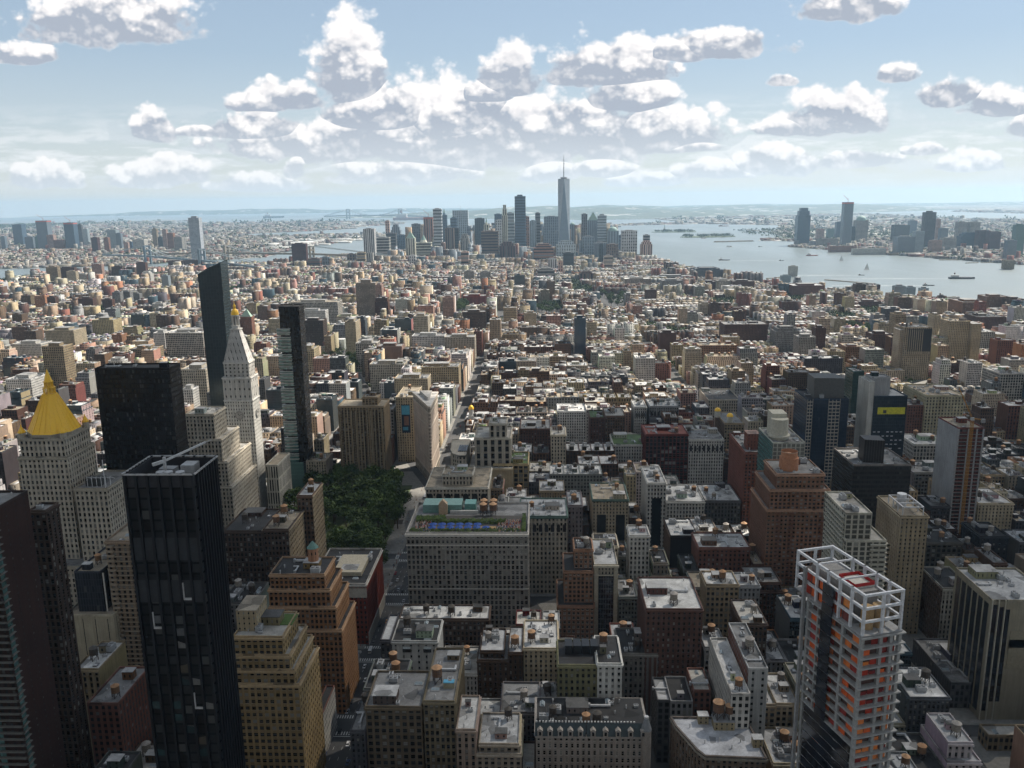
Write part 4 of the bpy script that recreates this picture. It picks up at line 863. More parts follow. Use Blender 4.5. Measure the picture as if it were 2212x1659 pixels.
    r = bld('office_building', 'big grey stone palazzo block with blue parasols and a crowded roof garden', 'office building', [(x0, 529, x1, 587, 0, z)], ((.25, .235, .21), .62, 2.9, 3.7, .58, 0), rel=True, roof='grey', clut=0, par_h=1.6, trim=(.42, .40, .37), frame='pale', lm='grey block with blue parasols', seed=26, vb=('B2', 300))
    w = (x1-x0)/2; b = MB()
    b.box(-w-.5, -.85, z-1.6, w+.5, -.05, z+.6, (.56, .53, .48, .6)); b.box(-w-.7, -1.3, z-.4, w+.7, -.86, z+.5, (.60, .57, .52, .6)); b.box(-w-.3, -.6, z-8.2, w+.3, -.05, z-7.4, (.5, .47, .42, .6)); b.box(-w-.3, -.6, z-40, w+.3, -.05, z-39.2, (.4, .38, .34, .6))
    b.build('cornice', ['plain'], r); b = MB(); b.box(-w+1.7, 1.7, z+.02, w-1.7, 34, z+.3, (.06, .055, .05, .8)); b.build('roof_deck', ['plain'], r); b = MB()
    b.box(-w+6, 40, z, -w+34, 54, z+6, (.15, .27, .24, .35)); b.box(-w+18, 36, z, -w+24, 39.9, z+8, (.45, .33, .22, .4)); b.box(-w+36, 42, z, -w+44, 52, z+6, (.12, .28, .25, .35))
    b.loft([(-w+18, 36), (-w+24, 36), (-w+24, 39.9), (-w+18, 39.9)], z+8, [(-w+20.9, 36), (-w+21.1, 36), (-w+21.1, 39.9), (-w+20.9, 39.9)], z+11, (.45, .33, .22, .6)); b.box(-w+26, 37.5, z, -w+46, 39.5, z+2.4, (.45, .45, .43, .5)); b.build('roof_shed', ['plain'], r)
    for dx, dy in ((50, 44), (57, 44), (50, 36), (57, 36)): tank(r, -w+dx, dy, z, 3, 1.25)
    b = MB(); rr = random.Random(4)
    for i in range(1700):
        x, y = ((rr.uniform(-w+4, -w+24), rr.uniform(20, 27)) if i % 2 else (rr.uniform(-w+24, w-16), rr.uniform(17, 21))) if i % 3 else (rr.uniform(-w+2, w-2), rr.uniform(1.8, 3.0)) if i % 2 else (rr.uniform(w-4, w-2), rr.uniform(2, 30))
        zz = z+rr.uniform(.2, 3.2); s = rr.uniform(.35, .8); b.face([(x-s, y-s*.6, zz), (x+s, y-s*.4, zz+rr.uniform(-.3, .3)), (x+s*.7, y+s, zz+s), (x-s*.6, y+s*.8, zz+s*.7)])
    b.build('planting', ['foliage'], r)
    b = MB(); b.box(-w+14, 9, z+.31, w-22, 13, z+.6, (.3, .2, .1, .8)); b.build('decking', ['plain'], r)
    ox, oz = (x0+x1)/2, z; pm = MB(); pm.cyl(0, 0, 0, 2.6, .06, n=6, col=(.5, .5, .5, .4)); 
    pc = MB(); pc.cyl(0, 0, 2.4, 3.5, 2.95, .08, n=8, col=(.015, .06, .26, .7))
    first = None
    for i in range(13):
        px, py = ox-w+17+(i % 7)*6.1, 529+(6.6 if i < 7 else 12.4)
        if first is None:
            first = tag(empty('parasol', (px, py, z)), 'closed ring', 'parasol', 'blue parasols on the roof garden'); pm.build('pole', ['plain'], first); pc.build('canopy', ['plain'], first); u = first
        else:
            u = dup(first, None, (px, py, z))
            for ch in first.children: dup(ch, u)
        u['label'] = 'blue parasol on the crowded roof garden of the grey palazzo block'
    b = MB(); rr = random.Random(9)
    for i in range(420):
        x, y = (rr.uniform(ox-w+4, ox-w+16) if i % 3 == 0 else rr.uniform(ox+w-21, ox+w-5)), rr.uniform(532, 552); c_ = rr.choice([(.6, .6, .6), (.4, .08, .06), (.05, .05, .07), (.1, .2, .4), (.5, .35, .25), (.7, .65, .6)])
        b.cyl(x, y, z+.31, z+1.7, .34, .24, n=5, col=(*c_, .8)); b.cyl(x, y, z+1.72, z+1.98, .15, .12, n=5, col=(.35, .2, .14, .7))
    tag(b.build('crowd', ['plain']), 'crowd of people standing on the roof garden of the grey palazzo block', 'crowd', kind='stuff')
    # arched cream block beyond it
    x0, x1, z = hb('A2', 1372, 1880, 1052, 684)
    r = bld('office_building', 'cream block with a row of big arches and ornate roofline facing the plaza', 'office building', [(x0, 684, x1, 740, 0, z), (x0+14, 692, x1-14, 716, z, z+9)], 'limestone', rel=True, roof='tan', lm='cream arched block', seed=27, tanks=0, trim=(.55, .52, .45), vb=('A2', 1130))
    w = (x1-x0)/2; b = MB(); n = 7
    for i in range(n):
        xc = -w+(i+.5)*2*w/n; ra = w/n*.62; pts = [(xc-ra, z-11)]+[(xc-ra*math.cos(a), z-6.5+ra*math.sin(a)*.8) for a in [math.pi*q/10 for q in range(11)]]+[(xc+ra, z-11)]
        b.face([(p[0], -.75, p[1]) for p in pts][::-1], (.02, .022, .025, .3))
    b.build_each('arch_window', ['plain'], r)
    # cream stepped building with dark window bays, and the rounded corner block
    x0, x1, z = hb('A2', 1770, 1960, 650, 772); xa = hb('A2', 1700, 2000, 900, 760)
    r = bld('residential_tower', 'cream tower with dark double-height window bays above a blank tan wall', 'residential tower', [(xa[0]+2, 762, x1+14, 822, 0, on_front(*cr('A2', 1900, 900), 762)[1], ((.42, .34, .22), .3, 60, 60, 0, 0)), (x0, 772, x1+12, 815, on_front(*cr('A2', 1900, 900), 762)[1], z), (x0+14, 776, x1+8, 800, z, z+13)], ((.44, .40, .33), .75, 6.5, 7.5, .5, .1), rel=True, roof='pale', lm='cream tower with dark bays', seed=28, tanks=0)
    x0, x1, z = hb('A2', 1590, 1700, 790, 764)
    P_ = [(x0+6, 0), (x1, 0), (x1, 55), (x0-6, 55), (x0-4, 20), (x0-.5, 6)]; cx, cy = P_[0][0], 764; r = tag(empty('office_building', (cx, cy, 0)), 'cream office block with a rounded corner and solar panels beside the plaza', 'office building')
    ring = [(p[0]-cx, p[1]) for p in P_]; b = MB(); st = ST['limestone']; b.prism(ring, 0, z, col_of(st), par_of(st)); b.build('wall', ['facade'], r); g = MB(); g.face([(q_[0], q_[1], z-.02) for q_ in ring], (.2, .2, .2, .7)); g.prism(ring, z-1.2, z+.8, (.5, .47, .4, .6), cap=False); g.build('roof', ['roofing'], r)
    b = MB(); [b.box(-2+i*1.8, 14, z, -.8+i*1.8, 34, z+1, (.015, .02, .035, .2)) for i in range(5)]; b.build_each('solar_panel', ['plain'], r); FOOT.append((x0-6, 764, x1, 820)); VIEW.append((980, 1030, 1010, 764))
    # ---- foreground centre/right
    x0, x1, z = hb('B3', 192, 1105, 1395, 366); w = (x1-x0)/2; xm = hb('B3', 600, 600, 1395, 366)[0]
    r = bld('hotel', 'ornate stone and red brick mansard-roofed building with dormers at the bottom edge', 'hotel', [(x0, 366, x1, 398, 0, z)], ((.30, .27, .24), .6, 2.7, 3.9, .46, 0), rel=True, roof='black', clut=2.0, tanks=3, lm='mansard-roofed building at the bottom edge', trim=(.36, .33, .3), frame='pale', seed=29, par_h=.3)
    g = MB(); cx = (x0+x1)/2
    for xa_, xb_ in ((-w-.4, xm-cx-.3), (xm-cx+.3, w+.4)):
        g.face([(xa_, -.9, z), (xb_, -.9, z), (xb_, 2.6, z+5.2), (xa_, 2.6, z+5.2)], (.035, .05, .055, .6)); g.face([(xa_, 2.6, z+5.2), (xb_, 2.6, z+5.2), (xb_, 2.6, z+.1), (xa_, 2.6, z+.1)][::-1], (.1, .1, .1, .6))
        for i in range(5):
            xc = xa_+(i+.5)*(xb_-xa_)/5; g.box(xc-1.2, -.95, z, xc+1.2, 1.6, z+2.9, (.34, .31, .28, .6)); g.box(xc-.6, -1.0, z+.4, xc+.6, -.96, z+2.4, (.01, .01, .012, .2)); g.loft([(xc-1.4, -1.0), (xc+1.4, -1.0), (xc+1.4, 1.8), (xc-1.4, 1.8)], z+2.9, [(xc-.05, -1), (xc+.05, -1), (xc+.05, 1.8), (xc-.05, 1.8)], z+4.0, (.34, .31, .28, .6))
    g.cyl(w-1, 1.2, 0, z+3, 2.5, n=14, col=(.3, .27, .24, .6)); g.cyl(w-1, 1.2, z+3, z+9, 2.7, .9, n=14, col=(.2, .21, .22, .4)); g.cyl(w-1, 1.2, z+9, z+10, 1.1, n=14, col=(.5, .5, .5, .4))
    i = 0
    while -w+i*1.6 < w-6: g.box(-w+i*1.6, 2.7, z+5.2, -w+i*1.6+.8, 3.2, z+5.9, (.62, .62, .6, .6)); i += 1
    g.build('mansard_roof', ['plain'], r)
    block('loft_building', 'white-roofed building with a small pedimented row facing the street, left of the olive-brick block', 'loft building', 'B3', 92, 375, 698, 448, 34, 'sand', rel=True, roof='white', clut=2, seed=30)
    x0, x1, z = hb('B3', 372, 890, 835, 402); xm = hb('B3', 690, 890, 835, 402)[0]
    r = bld('loft_building', 'olive-brick block with a white stone corner bay and black roof plant', 'loft building', [(x0, 402, xm, 428, 0, z), (xm+.02, 401, x1, 430, 0, z+1.5, ((.58, .57, .53), .5, 3.6, 3.7, .4, 0))], 'olive', rel=True, roof='black', clut=1.5, tanks=1, lm='olive-brick block with white corner', seed=31)
    b = MB(); w = (xm-x0)/2; [b.box(-w+4+i*4.6, 12, z, -w+8+i*4.6, 20, z+5, (.02, .022, .025, .4)) for i in range(4)]; b.build_each('cooling_unit', ['plain'], r)
    x0, x1, z = hb('B3', 30, 235, 505, 486); block('loft_building', 'narrow dark red building with a pale roof in front of the grey palazzo block', 'loft building', 'B3', 30, 235, 505, 486, 19, ((.14, .03, .03), .4, 6, 3.4, .14, 0), roof='pale', seed=32)
    bld('loft_building', 'small building with a pale roof between the dark red and orange-brown brick buildings', 'loft building', [(x1+1, 486, x1+12, 510, 0, z-3)], 'grey', roof='white', clut=.4, tanks=0, seed=33)
    block('loft_building', 'dark grey ornate stone loft with pedimented cornice and small sheds on its roof', 'loft building', 'B3', 868, 1180, 742, 447, 30, ((.17, .16, .15), .56, 2.7, 3.7, .5, 0), rel=True, roof='black', clut=2, lm='ornate dark grey loft', trim=(.24, .23, .21), seed=34)
    x0, x1, z = hb('B3', 420, 662, 62, 528); xl = hb('B3', 370, 662, 352, 520)
    bld('loft_building', 'orange-brown brick building with a faceted upper storey stepping back above its base', 'loft building', [(xl[0], 520, x1, 560, 0, xl[2]), (x0, 526, x1-.5, 556, xl[2], z), (x0+7, 532, x1-.5, 552, z, z+13)], 'orange', rel=True, roof='black', lm='orange-brown faceted building', seed=35, frame='pale')
    x0, x1, z = hb('B3', 665, 858, 20, 528)
    r = bld('loft_building', 'tall slim cream-piered loft with a dark glass centre strip and carved crown', 'loft building', [(x0, 528, x1, 572, 0, z)], ((.40, .36, .28), .6, 2.4, 3.8, .4, 0), roof='silver', lm='slim cream-piered loft', seed=36, rel=False, side='blank')
    b, g = MB(), MB(); w = (x1-x0)/2; g.box(-w+3, -.3, 7, w-3, -.02, z-6, (.03, .035, .04, .2)); b.box(-w, -.8, 0, -w+2.6, -.02, z, (.42, .38, .29, .6)); b.box(w-2.6, -.8, 0, w, -.02, z, (.42, .38, .29, .6)); b.box(-w-.6, -1.2, z-1.2, w+.6, -.05, z+.4, (.46, .42, .33, .6)); b.box(-w-.3, -1, z-7, w+.3, -.05, z-6.2, (.46, .42, .33, .6))
    q = 9
    while q < z-7: b.box(-w+2.7, -.42, q, w-2.7, -.31, q+.5, (.10, .10, .10, .5)); q += 3.7
    for i in range(1, 6): b.box(-w+3+(2*w-6)*i/6-.12, -.5, 7, -w+3+(2*w-6)*i/6+.12, -.32, z-6.5, (.12, .12, .12, .5))
    g.build('window', ['dark_glass'], r); b.build_each('pier', ['plain'], r)
    block('loft_building', 'brown brick loft with a smooth white roof and one tan water tank on a stand', 'loft building', 'B3', 1085, 1545, 380, 447, 42, 'dkbrick', rel=True, roof='white', clut=.5, tanks=1, lm='brown loft with smooth white roof', seed=37)
    block('loft_building', 'cream-piered loft with white roof right of the smooth white-roofed brown loft', 'loft building', 'B3', 1573, 1838, 182, 492, 20, 'tan', rel=True, roof='white', tanks=1, seed=38)
    block('loft_building', 'grey brick loft adjoining the cream-piered loft on its right', 'loft building', 'B3', 1842, 2010, 190, 493, 19, 'grey', rel=True, roof='silver', seed=39)
    block('loft_building', 'dark loft with rounded parapet, white roof and black water tank near the right', 'loft building', 'B3', 1862, 2068, 500, 446, 30, 'umber', rel=True, roof='pale', tanks=1, seed=40)
    block('loft_building', 'small white-roofed tenement stack behind the red crane', 'loft building', 'B3', 1560, 1735, 690, 449, 22, 'grey', rel=True, roof='white', clut=2, seed=41)
    block('loft_building', 'narrow low building with a ribbed white roof between the crane and red corner building', 'loft building', 'B3', 1775, 1930, 1070, 372, 54, 'pale', roof='white', seed=42)
    r, q = block('loft_building', 'white and red brick building right of the red crane beside the construction tower', 'loft building', 'B3', 1915, 2074, 865, 380, 46, ((.40, .40, .39), .4, 4.5, 3.4, .25, 0), side='brick', roof='grey', seed=43)
    block('loft_building', 'low grey roofed shop building under the ornate dark grey loft', 'loft building', 'B3', 1178, 1280, 1120, 405, 22, 'darkgrey', roof='silver', clut=.5, tanks=0, seed=44)
    block('loft_building', 'small low building with black roof beside the construction crane', 'loft building', 'B3', 1285, 1465, 1130, 403, 24, 'grey', roof='black', clut=.5, tanks=0, seed=45)
    block('loft_building', 'small tan-roofed brick building right under the red crane', 'loft building', 'B3', 1470, 1610, 1040, 406, 22, 'brick', roof='pale', seed=46)
    # flat white-roofed corner building
    z = 44.0; P_ = [on_ground(*cr('B3', a, c_), z) for a, c_ in ((1285, 1255), (1330, 1330), (1500, 1520), (1565, 1570), (2060, 1590), (1890, 1262))]
    P_ = P_[::-1] if sum(P_[i][0]*P_[(i+1) % 6][1]-P_[(i+1) % 6][0]*P_[i][1] for i in range(6)) < 0 else P_; cx, cy = P_[0]
    r = tag(empty('loft_building', (cx, cy, 0)), 'brown brick corner building with a big flat white roof and two tan water tanks', 'loft building'); ring = [(p[0]-cx, p[1]-cy) for p in P_]
    b, wn = MB(), []
    for i in range(6): relief(b, wn, *ring[i], *ring[(i+1) % 6], 0, z, ((.17, .13, .10), .6, 2.6, 3.7, .55, 0), crown=1, trim=(.3, .27, .22))
    b.build('wall', ['facade'], r); put_windows(r, cx, cy, wn, 100, 'dark'); g = MB(); g.face([(q_[0], q_[1], z) for q_ in ring], (.52, .53, .56, .7))
    for i in range(6):
        a, c_ = ring[i], ring[(i+1) % 6]; g.bar((a[0], a[1], z+.6), (c_[0], c_[1], z+.6), .9, (.16, .13, .11, .7))
    g.build('roof', ['roofing'], r)
    def at_roof(kx, ky): p = on_ground(*cr('B3', kx, ky), z); return p[0]-cx, p[1]-cy
    x, y = at_roof(1710, 1330); shed(r, x-5, y-2.5, x+5, y+4, z, 4.5, (.35, .29, .18), (.3, .3, .3)); tank(r, x-2.4, y+.8, z+4.8, 3, 1.35); tank(r, x+3, y+.8, z+4.8, 3, 1.05)
    x, y = at_roof(1545, 1290); shed(r, x-2.5, y-1.5, x+2.5, y+2.5, z, 4.5, (.33, .27, .17), (.6, .6, .6)); x, y = at_roof(1990, 1480); shed(r, x-2.5, y-1.5, x+2, y+2.5, z, 4.5, (.33, .27, .17), (.6, .6, .6))
    for kx, ky in ((1440, 1330), (1560, 1460), (1680, 1440), (1850, 1450), (1780, 1500)): x, y = at_roof(kx, ky); place('vent_pipe', SMALL['vent_pipe'], r, (x, y, z))
    xs_, ys_ = [p[0] for p in P_], [p[1] for p in P_]; FOOT.append((min(xs_), min(ys_), max(xs_), max(ys_))); SOLID.append((min(xs_)+4, min(ys_)+4, 0, max(xs_)-4, max(ys_), z, 'loft_building')); p_ = proj((sum(xs_)/6, sum(ys_)/6, z)); LAND.append((p_[0], p_[1], 'flat white-roofed corner building'))
    # ---- lofts in the middle band
    M = [('loft_building', 'grand cream loft with arched colonnade and green copper cornice', 'A3', 60, 448, 1285, 606, 40, 'limestone', dict(roof='silver', clut=2, trim=(.13, .20, .17), lm='loft with green copper cornice', vb=('A3', 1560))),
         ('loft_building', 'narrow mauve-grey loft right of the green-corniced loft', 'A3', 452, 570, 1197, 607, 34, ((.20, .17, .17), .5, 2.6, 3.7, .42, 0), dict(roof='silver')),
         ('loft_building', 'pale gabled narrow loft with white sheds on its black roof', 'A3', 668, 860, 1530, 566, 24, 'cream', dict(roof='black', clut=2, lm='pale gabled loft')),
         ('loft_building', 'white pedimented loft with a tan water tank at its foot', 'A3', 952, 1115, 1442, 570, 20, 'pale', dict(roof='silver', lm='white pedimented loft')),
         ('loft_building', 'loft pair with green cornice and tall dark glass strips', 'A3', 652, 945, 1150, 686, 44, 'sand', dict(roof='tan', trim=(.12, .18, .15), lm='loft pair with dark glass strips', vb=('A3', 1480))),
         ('loft_building', 'slim tall cream loft with a dark glass centre strip right of the twin lofts', 'A3', 1097, 1250, 1015, 687, 46, 'pale', dict(roof='silver', lm='slim tall cream loft', vb=('A3', 1540))),
         ('loft_building', 'wide pale loft with a broad white roof', 'A3', 1253, 1560, 1165, 684, 44, 'pale', dict(roof='white', tanks=1, lm='wide white-roofed loft', vb=('A3', 1290))),
         ('loft_building', 'grey-green loft with white roof beside the dark red brick tower', 'A3', 1563, 1852, 1160, 685, 44, 'darkgrey', dict(roof='white', tanks=2)),
         ('loft_building', 'plain black-walled loft with white roof and grey tanks', 'A3', 1283, 1505, 1445, 606, 36, ((.025, .025, .028), .3, 60, 60, 0, 0), dict(roof='white', side='brown', lm='black-walled loft')),
         ('loft_building', 'low red and green-grey walled building with a white roof by the tall brown tower', 'A3', 1510, 1930, 1540, 566, 28, 'brick', dict(roof='white', tanks=1)),
         ('apartment_tower', 'dark red brick apartment tower with square roof turret right of the domed hall', 'A3', 1888, 2060, 768, 684, 60, ((.19, .075, .055), .5, 3.0, 3.0, .55, 0), dict(roof='grey', lm='dark red brick apartment tower', vb=('A3', 1400))),
         ('office_tower', 'ornate white stone and brown brick tower with arched upper windows', 'A3', 1432, 1718, 662, 846, 40, 'pale', dict(side='brown', roof='grey', lm='ornate white and brown tower', vb=('A3', 1060))),
         ('office_building', 'tan hall with a blue round emblem and golden roof domes', 'A3', 1722, 1880, 530, 848, 50, 'tan', dict(side='brown', roof='grey', clut=0, lm='tan domed hall', vb=('A3', 640))),
         ('office_building', 'long low red steel-framed glass building with setback terrace', 'A3', 1082, 1428, 620, 845, 40, ((.15, .04, .035), .8, 4.2, 4, .8, .5), dict(roof='red', lm='red steel-framed building', vb=('A3', 850))),
         ('loft_building', 'bright white gridded loft rising above dark roofs', 'A3', 368, 597, 432, 1005, 40, 'white', dict(roof='white', lm='bright white gridded loft', vb=('A3', 690))),
         ('loft_building', 'slim cream ornate loft in front of the bright white gridded loft', 'A3', 315, 435, 625, 846, 34, 'cream', dict(roof='pale', lm='slim cream ornate loft', vb=('A3', 860))),
         ('loft_building', 'dark brick wide building left of the slim cream ornate loft', 'A3', 65, 310, 575, 906, 44, 'dkbrick', dict(roof='grey')),
         ('loft_building', 'yellow-cream framed loft with square black windows and roof garden', 'A3', -150, 130, 860, 770, 40, ((.42, .33, .19), .72, 4.5, 4.5, .76, 0), dict(roof='green')),
         ('loft_building', 'low loft with a green planted roof and pale wall near the brick-and-steel building', 'A3', 820, 1090, 705, 870, 44, 'pale', dict(roof='green', clut=.4, tanks=0)),
         ('loft_building', 'brown-grey loft right of the parked rooftop cars', 'A3', 755, 915, 470, 925, 40, 'brown', dict(roof='pale')),
         ('loft_building', 'brick and glass loft with green cornice left of the brown-grey loft', 'A3', 632, 748, 485, 926, 36, 'dkbrick', dict(roof='green')),
         ('loft_building', 'long loft with a row of arched windows at the top', 'A3', 1115, 1350, 392, 1000, 40, 'grey', dict(roof='silver', lm='loft with the arched window row')),
         ('loft_building', 'small cream arcaded loft left of the long arched loft', 'A3', 990, 1090, 398, 1001, 36, 'pale', dict(roof='silver')),
         ('apartment_tower', 'plain white-grey tower slab above the dark red roof', 'Z3', 1000, 1160, 1385, 1330, 34, 'pale', dict(roof='white', lm='plain white tower slab', vb=('Z3', 1570), rel=0)),
         ('office_building', 'large curved black-roofed cream store building on the far avenue', 'A3', 1590, 1850, 340, 1085, 66, 'limestone', dict(roof='black', rel=0, clut=.6, lm='curved black-roofed store'))]
    for i, (nm, lb, k, xl, xr, y, Y, D, st, kw) in enumerate(M):
        kw = dict(kw); rel = kw.pop('rel', 1); Y = far_enough(k, xl, xr, y, Y, 92 if 'tower' in nm else 64); r, q = block(nm, lb, nm.replace('_', ' '), k, xl, xr, y, Y, D, st, rel=bool(rel), nwin=60, seed=60+i, **kw)
        w = (q[1]-q[0])/2; z = q[2]; b = MB()
        if 'dark glass' in lb:
            for a, c_ in (((-w*.75, -w*.25), (w*.3, w*.8)) if 'pair' in lb else ((-w*.5, w*.5),)): b.box(a, -.25, 6, c_, -.03, z-13, (.015, .02, .025, .2))
            b.build_each('glass_strip', ['plain'], r)
        if 'emblem' in lb:
            b.face([(5+5*math.cos(a), -.5, z-14+5*math.sin(a)) for a in [2*math.pi*i_/20 for i_ in range(20)]], (.02, .07, .22, .5)); b.face([(5+4.2*math.cos(a), -.55, z-14+4.2*math.sin(a)) for a in [2*math.pi*i_/20 for i_ in range(20)]], (.03, .10, .30, .5)); b.bar((1.5, -.6, z-14), (8.5, -.6, z-14), .5, (.2, .3, .5, .5)); b.bar((5, -.6, z-17.5), (5, -.6, z-10.5), .5, (.2, .3, .5, .5)); b.build('emblem', ['plain'], r)
            for dx, dy in ((-12, 30), (-4, 5)):
                bb = MB(); bb.cyl(dx, dy, z, z+7, 3.2, n=12, col=(.5, .48, .42, .5)); o = bb.build('turret', ['plain'], r); g = MB(); [g.cyl(dx, dy, z+7+3.8*math.sin(a), z+7+3.8*math.sin(a2), 3.6*math.cos(a), max(.05, 3.6*math.cos(a2)), n=12, cap=False) for a, a2 in zip([i_*math.pi/12 for i_ in range(6)], [(i_+1)*math.pi/12 for i_ in range(6)])]; g.build('dome', ['gilding'], o)
        if 'square roof turret' in lb: shed(r, -5, 10, 5, 22, z, 14, (.19, .075, .055), (.3, .2, .17), 'turret')
        if 'colonnade' in lb or 'arched' in lb:
            n = 8
            for i_ in range(n):
                xc = -w+(i_+.5)*2*w/n; ra = w/n*.55; pts = [(xc-ra, z-12)]+[(xc-ra*math.cos(a), z-7+ra*math.sin(a)) for a in [math.pi*q_/8 for q_ in range(9)]]+[(xc+ra, z-12)]; b.face([(p[0], -.3, p[1]) for p in pts][::-1], (.03, .03, .035, .3))
            b.build_each('arch_window', ['plain'], r)
    # rooftop with a golden cupola beside the avenue
    x0, x1, z = hb('A2', 1690, 1940, 500, 1004); r = bld('loft_building', 'black mansarded loft with a white lantern and small golden cupola', 'loft building', [(x0, 1004, x1, 1044, 0, z)], 'umber', roof='silver', lm='loft with the golden cupola', seed=90)
    b = MB(); w = (x1-x0)/2; b.cyl(-w+8, 5, z, z+5, 4, n=8, col=(.6, .6, .57, .6)); b.cyl(-w+8, 5, z+5, z+13, 2.8, n=8, col=(.62, .62, .6, .6)); b.build('lantern', ['plain'], r); g = MB()
    for a, a2 in zip([i*math.pi/12 for i in range(6)], [(i+1)*math.pi/12 for i in range(6)]): g.cyl(-w+8, 5, z+13+5*math.sin(a), z+13+5*math.sin(a2), 3.4*math.cos(a), max(.1, 3.4*math.cos(a2)), n=12, cap=False)
    g.cyl(-w+8, 5, z+18, z+21, .25, .05, n=6); g.build('cupola', ['gilding'], r)
def right_buildings():
    # ---- concrete tower under construction, turned a little against the street grid
    Yc = 300.0; Xc, zt = on_front(*cr('B4', 790, 255), Yc); ang = math.radians(17)
    r = tag(empty('construction_tower', (Xc, Yc, 0)), 'unfinished concrete tower with open white frame crown, orange netting and projecting slabs', 'construction tower'); r.rotation_euler = (0, 0, ang)
    wN, dE = 17.0, 34.0; zc = zt-17; c = (.36, .36, .35, .7)
    # local frame: x along the north front (to the right), y along the east side (away)
    core = MB(); core.box(1.2, 1.2, 0, wN-1.2, dE-1.2, zc-1, (.10, .055, .045, .8)); core.box(3, 9, zc, 13, 38, zt-4, (.26, .25, .24, .7)); core.box(1.5, 24, zc, 15.5, 42, zt-7, (.10, .09, .085, .7)); core.build('core', ['plain'], r)
    s = MB(); n = int(zc/4.3)
    for i in range(2, n+1):
        zz = i*4.3; ex = 1.7
        s.box(-.35 if i < n*.62 else -1.1, -ex, zz, wN+1.9, dE+.4, zz+.55, c, bottom=True)
    s.build('floor_slab', ['plain'], r)
    b = MB()
    for x, y in ((0, 0), (wN, 0), (wN*.5, .2), (wN*.78, .2), (wN, 9), (wN, 18), (wN, 27), (0, 11), (0, dE), (wN, dE)): b.box(x-.7, y-.7, 0, x+.7, y+.7, zc, (.34, .34, .33, .7))
    for y in (20, 27): b.box(-.5, y, 0, .5, y+.8, zc, (.30, .30, .29, .7))
    b.build_each('column', ['plain'], r)
    rr = random.Random(5); g = MB()
    for i in range(2, n):
        zz = i*4.3+.56
        for j in range(4):
            if rr.random() < .62:
                x = .9+j*(wN-1.8)/4; cl = rr.choice([(.85, .16, .04), (.50, .06, .035), (.85, .26, .07), (.25, .035, .03)]); h = rr.choice((3.6, 3.6, 1.5)); g.face([(x, .5, zz), (x+(wN-1.8)/4-.3, .5, zz), (x+(wN-1.8)/4-.3, .5, zz+h), (x, .5, zz+h)], (*cl, .8))
        for j in range(6):
            if rr.random() < (.5 if i > n*.62 else .03) and j < 6:
                y = .9+j*(dE-1.8)/6; cl = rr.choice([(.75, .13, .03), (.34, .04, .03), (.8, .22, .06)]); g.face([(.5, y+(dE-1.8)/6-.3, zz), (.5, y, zz), (.5, y, zz+3.4), (.5, y+(dE-1.8)/6-.3, zz+3.4)], (*cl, .8))
    for j in range(6):
        for zz in (zc+.3, zc+6.2): y = 9+j*5.2; cl = rr.choice([(.85, .16, .04), (.50, .06, .035), (.85, .3, .08), (.2, .05, .04)]); g.face([(.9, y+4.6, zz), (.9, y, zz), (.9, y, zz+4.5), (.9, y+4.6, zz+4.5)], (*cl, .8))
    g.build_each('safety_netting', ['plain'], r)
    g = MB()
    for i in range(2, int(n*.66)): g.box(-.75, 1.5, i*4.3+.6, -.55, dE-2, i*4.3+4.25, (.1, .1, .1, .1))
    for i in range(int(n*.66), n+3): g.box(-1.45, 17, i*4.3+.4, -1.25, 24, i*4.3+4.4, (.1, .1, .1, .1))
    g.build('glazing', ['dark_glass'], r)
    b = MB(); W_ = (.66, .67, .69, .5); y1 = dE+10
    xs, ys = (0, wN*.5, wN), (0, 7.5, 15, 22.5, 30, y1)
    for x in xs:
        for y in ys:
            if x == wN*.5 and 0 < y < y1: continue
            b.box(x-.5, y-.5, zc, x+.5, y+.5, zt, W_)
    for zz in (zc+5.5, zc+11, zt-.5):
        for x in (0, wN): b.box(x-.45, .51, zz-.5, x+.45, y1-.51, zz+.5, W_, bottom=True)
        for y in (0, y1): b.box(.51, y-.45, zz-.48, wN-.51, y+.45, zz+.48, W_, bottom=True)
    for y in (15, 30): b.box(.46, y-.3, zt-.85, wN-.46, y+.3, zt-.15, W_, bottom=True)
    b.box(-.8, -.8, zc-.4, wN+.8, y1+.5, zc-.02, (.36, .36, .36, .7), bottom=True); b.build('crown_frame', ['plain'], r)
    b = MB()
    for x in (5.6, 10.8): b.cyl(x, 5, zc, zc+9, 2.5, n=14, col=(.42, .28, .14, .7))
    b.build_each('water_tank', ['plain'], r)
    b = MB(); b.box(4.5, 12, zt-4, 13.5, 22, zt-3.2, (.55, .53, .48, .7)); z0 = zt-3.2
    for q in ((4.4, 11.9, 13.6, 12.0), (4.4, 22, 13.6, 22.1), (4.4, 12.0, 4.5, 22), (13.5, 12.0, 13.6, 22)): b.box(q[0], q[1], z0, q[2], q[3], z0+1.4, (.45, .03, .03, .7))
    b.build('work_platform', ['plain'], r)
    b = MB(); b.bar((-1.6, dE+2, 0), (-1.6, dE+2, zt-4), 1.3, (.3, .3, .3, .6)); b.build('hoist_mast', ['plain'], r)
    FOOT.append((Xc-14, Yc-4, Xc+20, Yc+54)); SOLID.append((Xc-6, Yc, 0, Xc+14, Yc+38, zc, 'construction_tower')); p_ = proj((Xc, Yc, zt-30)); LAND.append((p_[0], p_[1], 'unfinished concrete tower'))
    # ---- blank cream tower at the right edge
    x0, x1, z = hb('B4', 1815, 2110, 310, 447); xm = hb('B4', 1935, 1935, 310, 447)[0]
    r = bld('office_tower', 'blank cream-walled tower with black window strips at the right edge', 'office tower', [(x0, 447, x1+16, 490, 0, z)], ((.30, .27, .20), .3, 60, 60, 0, 0), roof='silver', lm='blank cream tower at the right edge', seed=101, tanks=0)
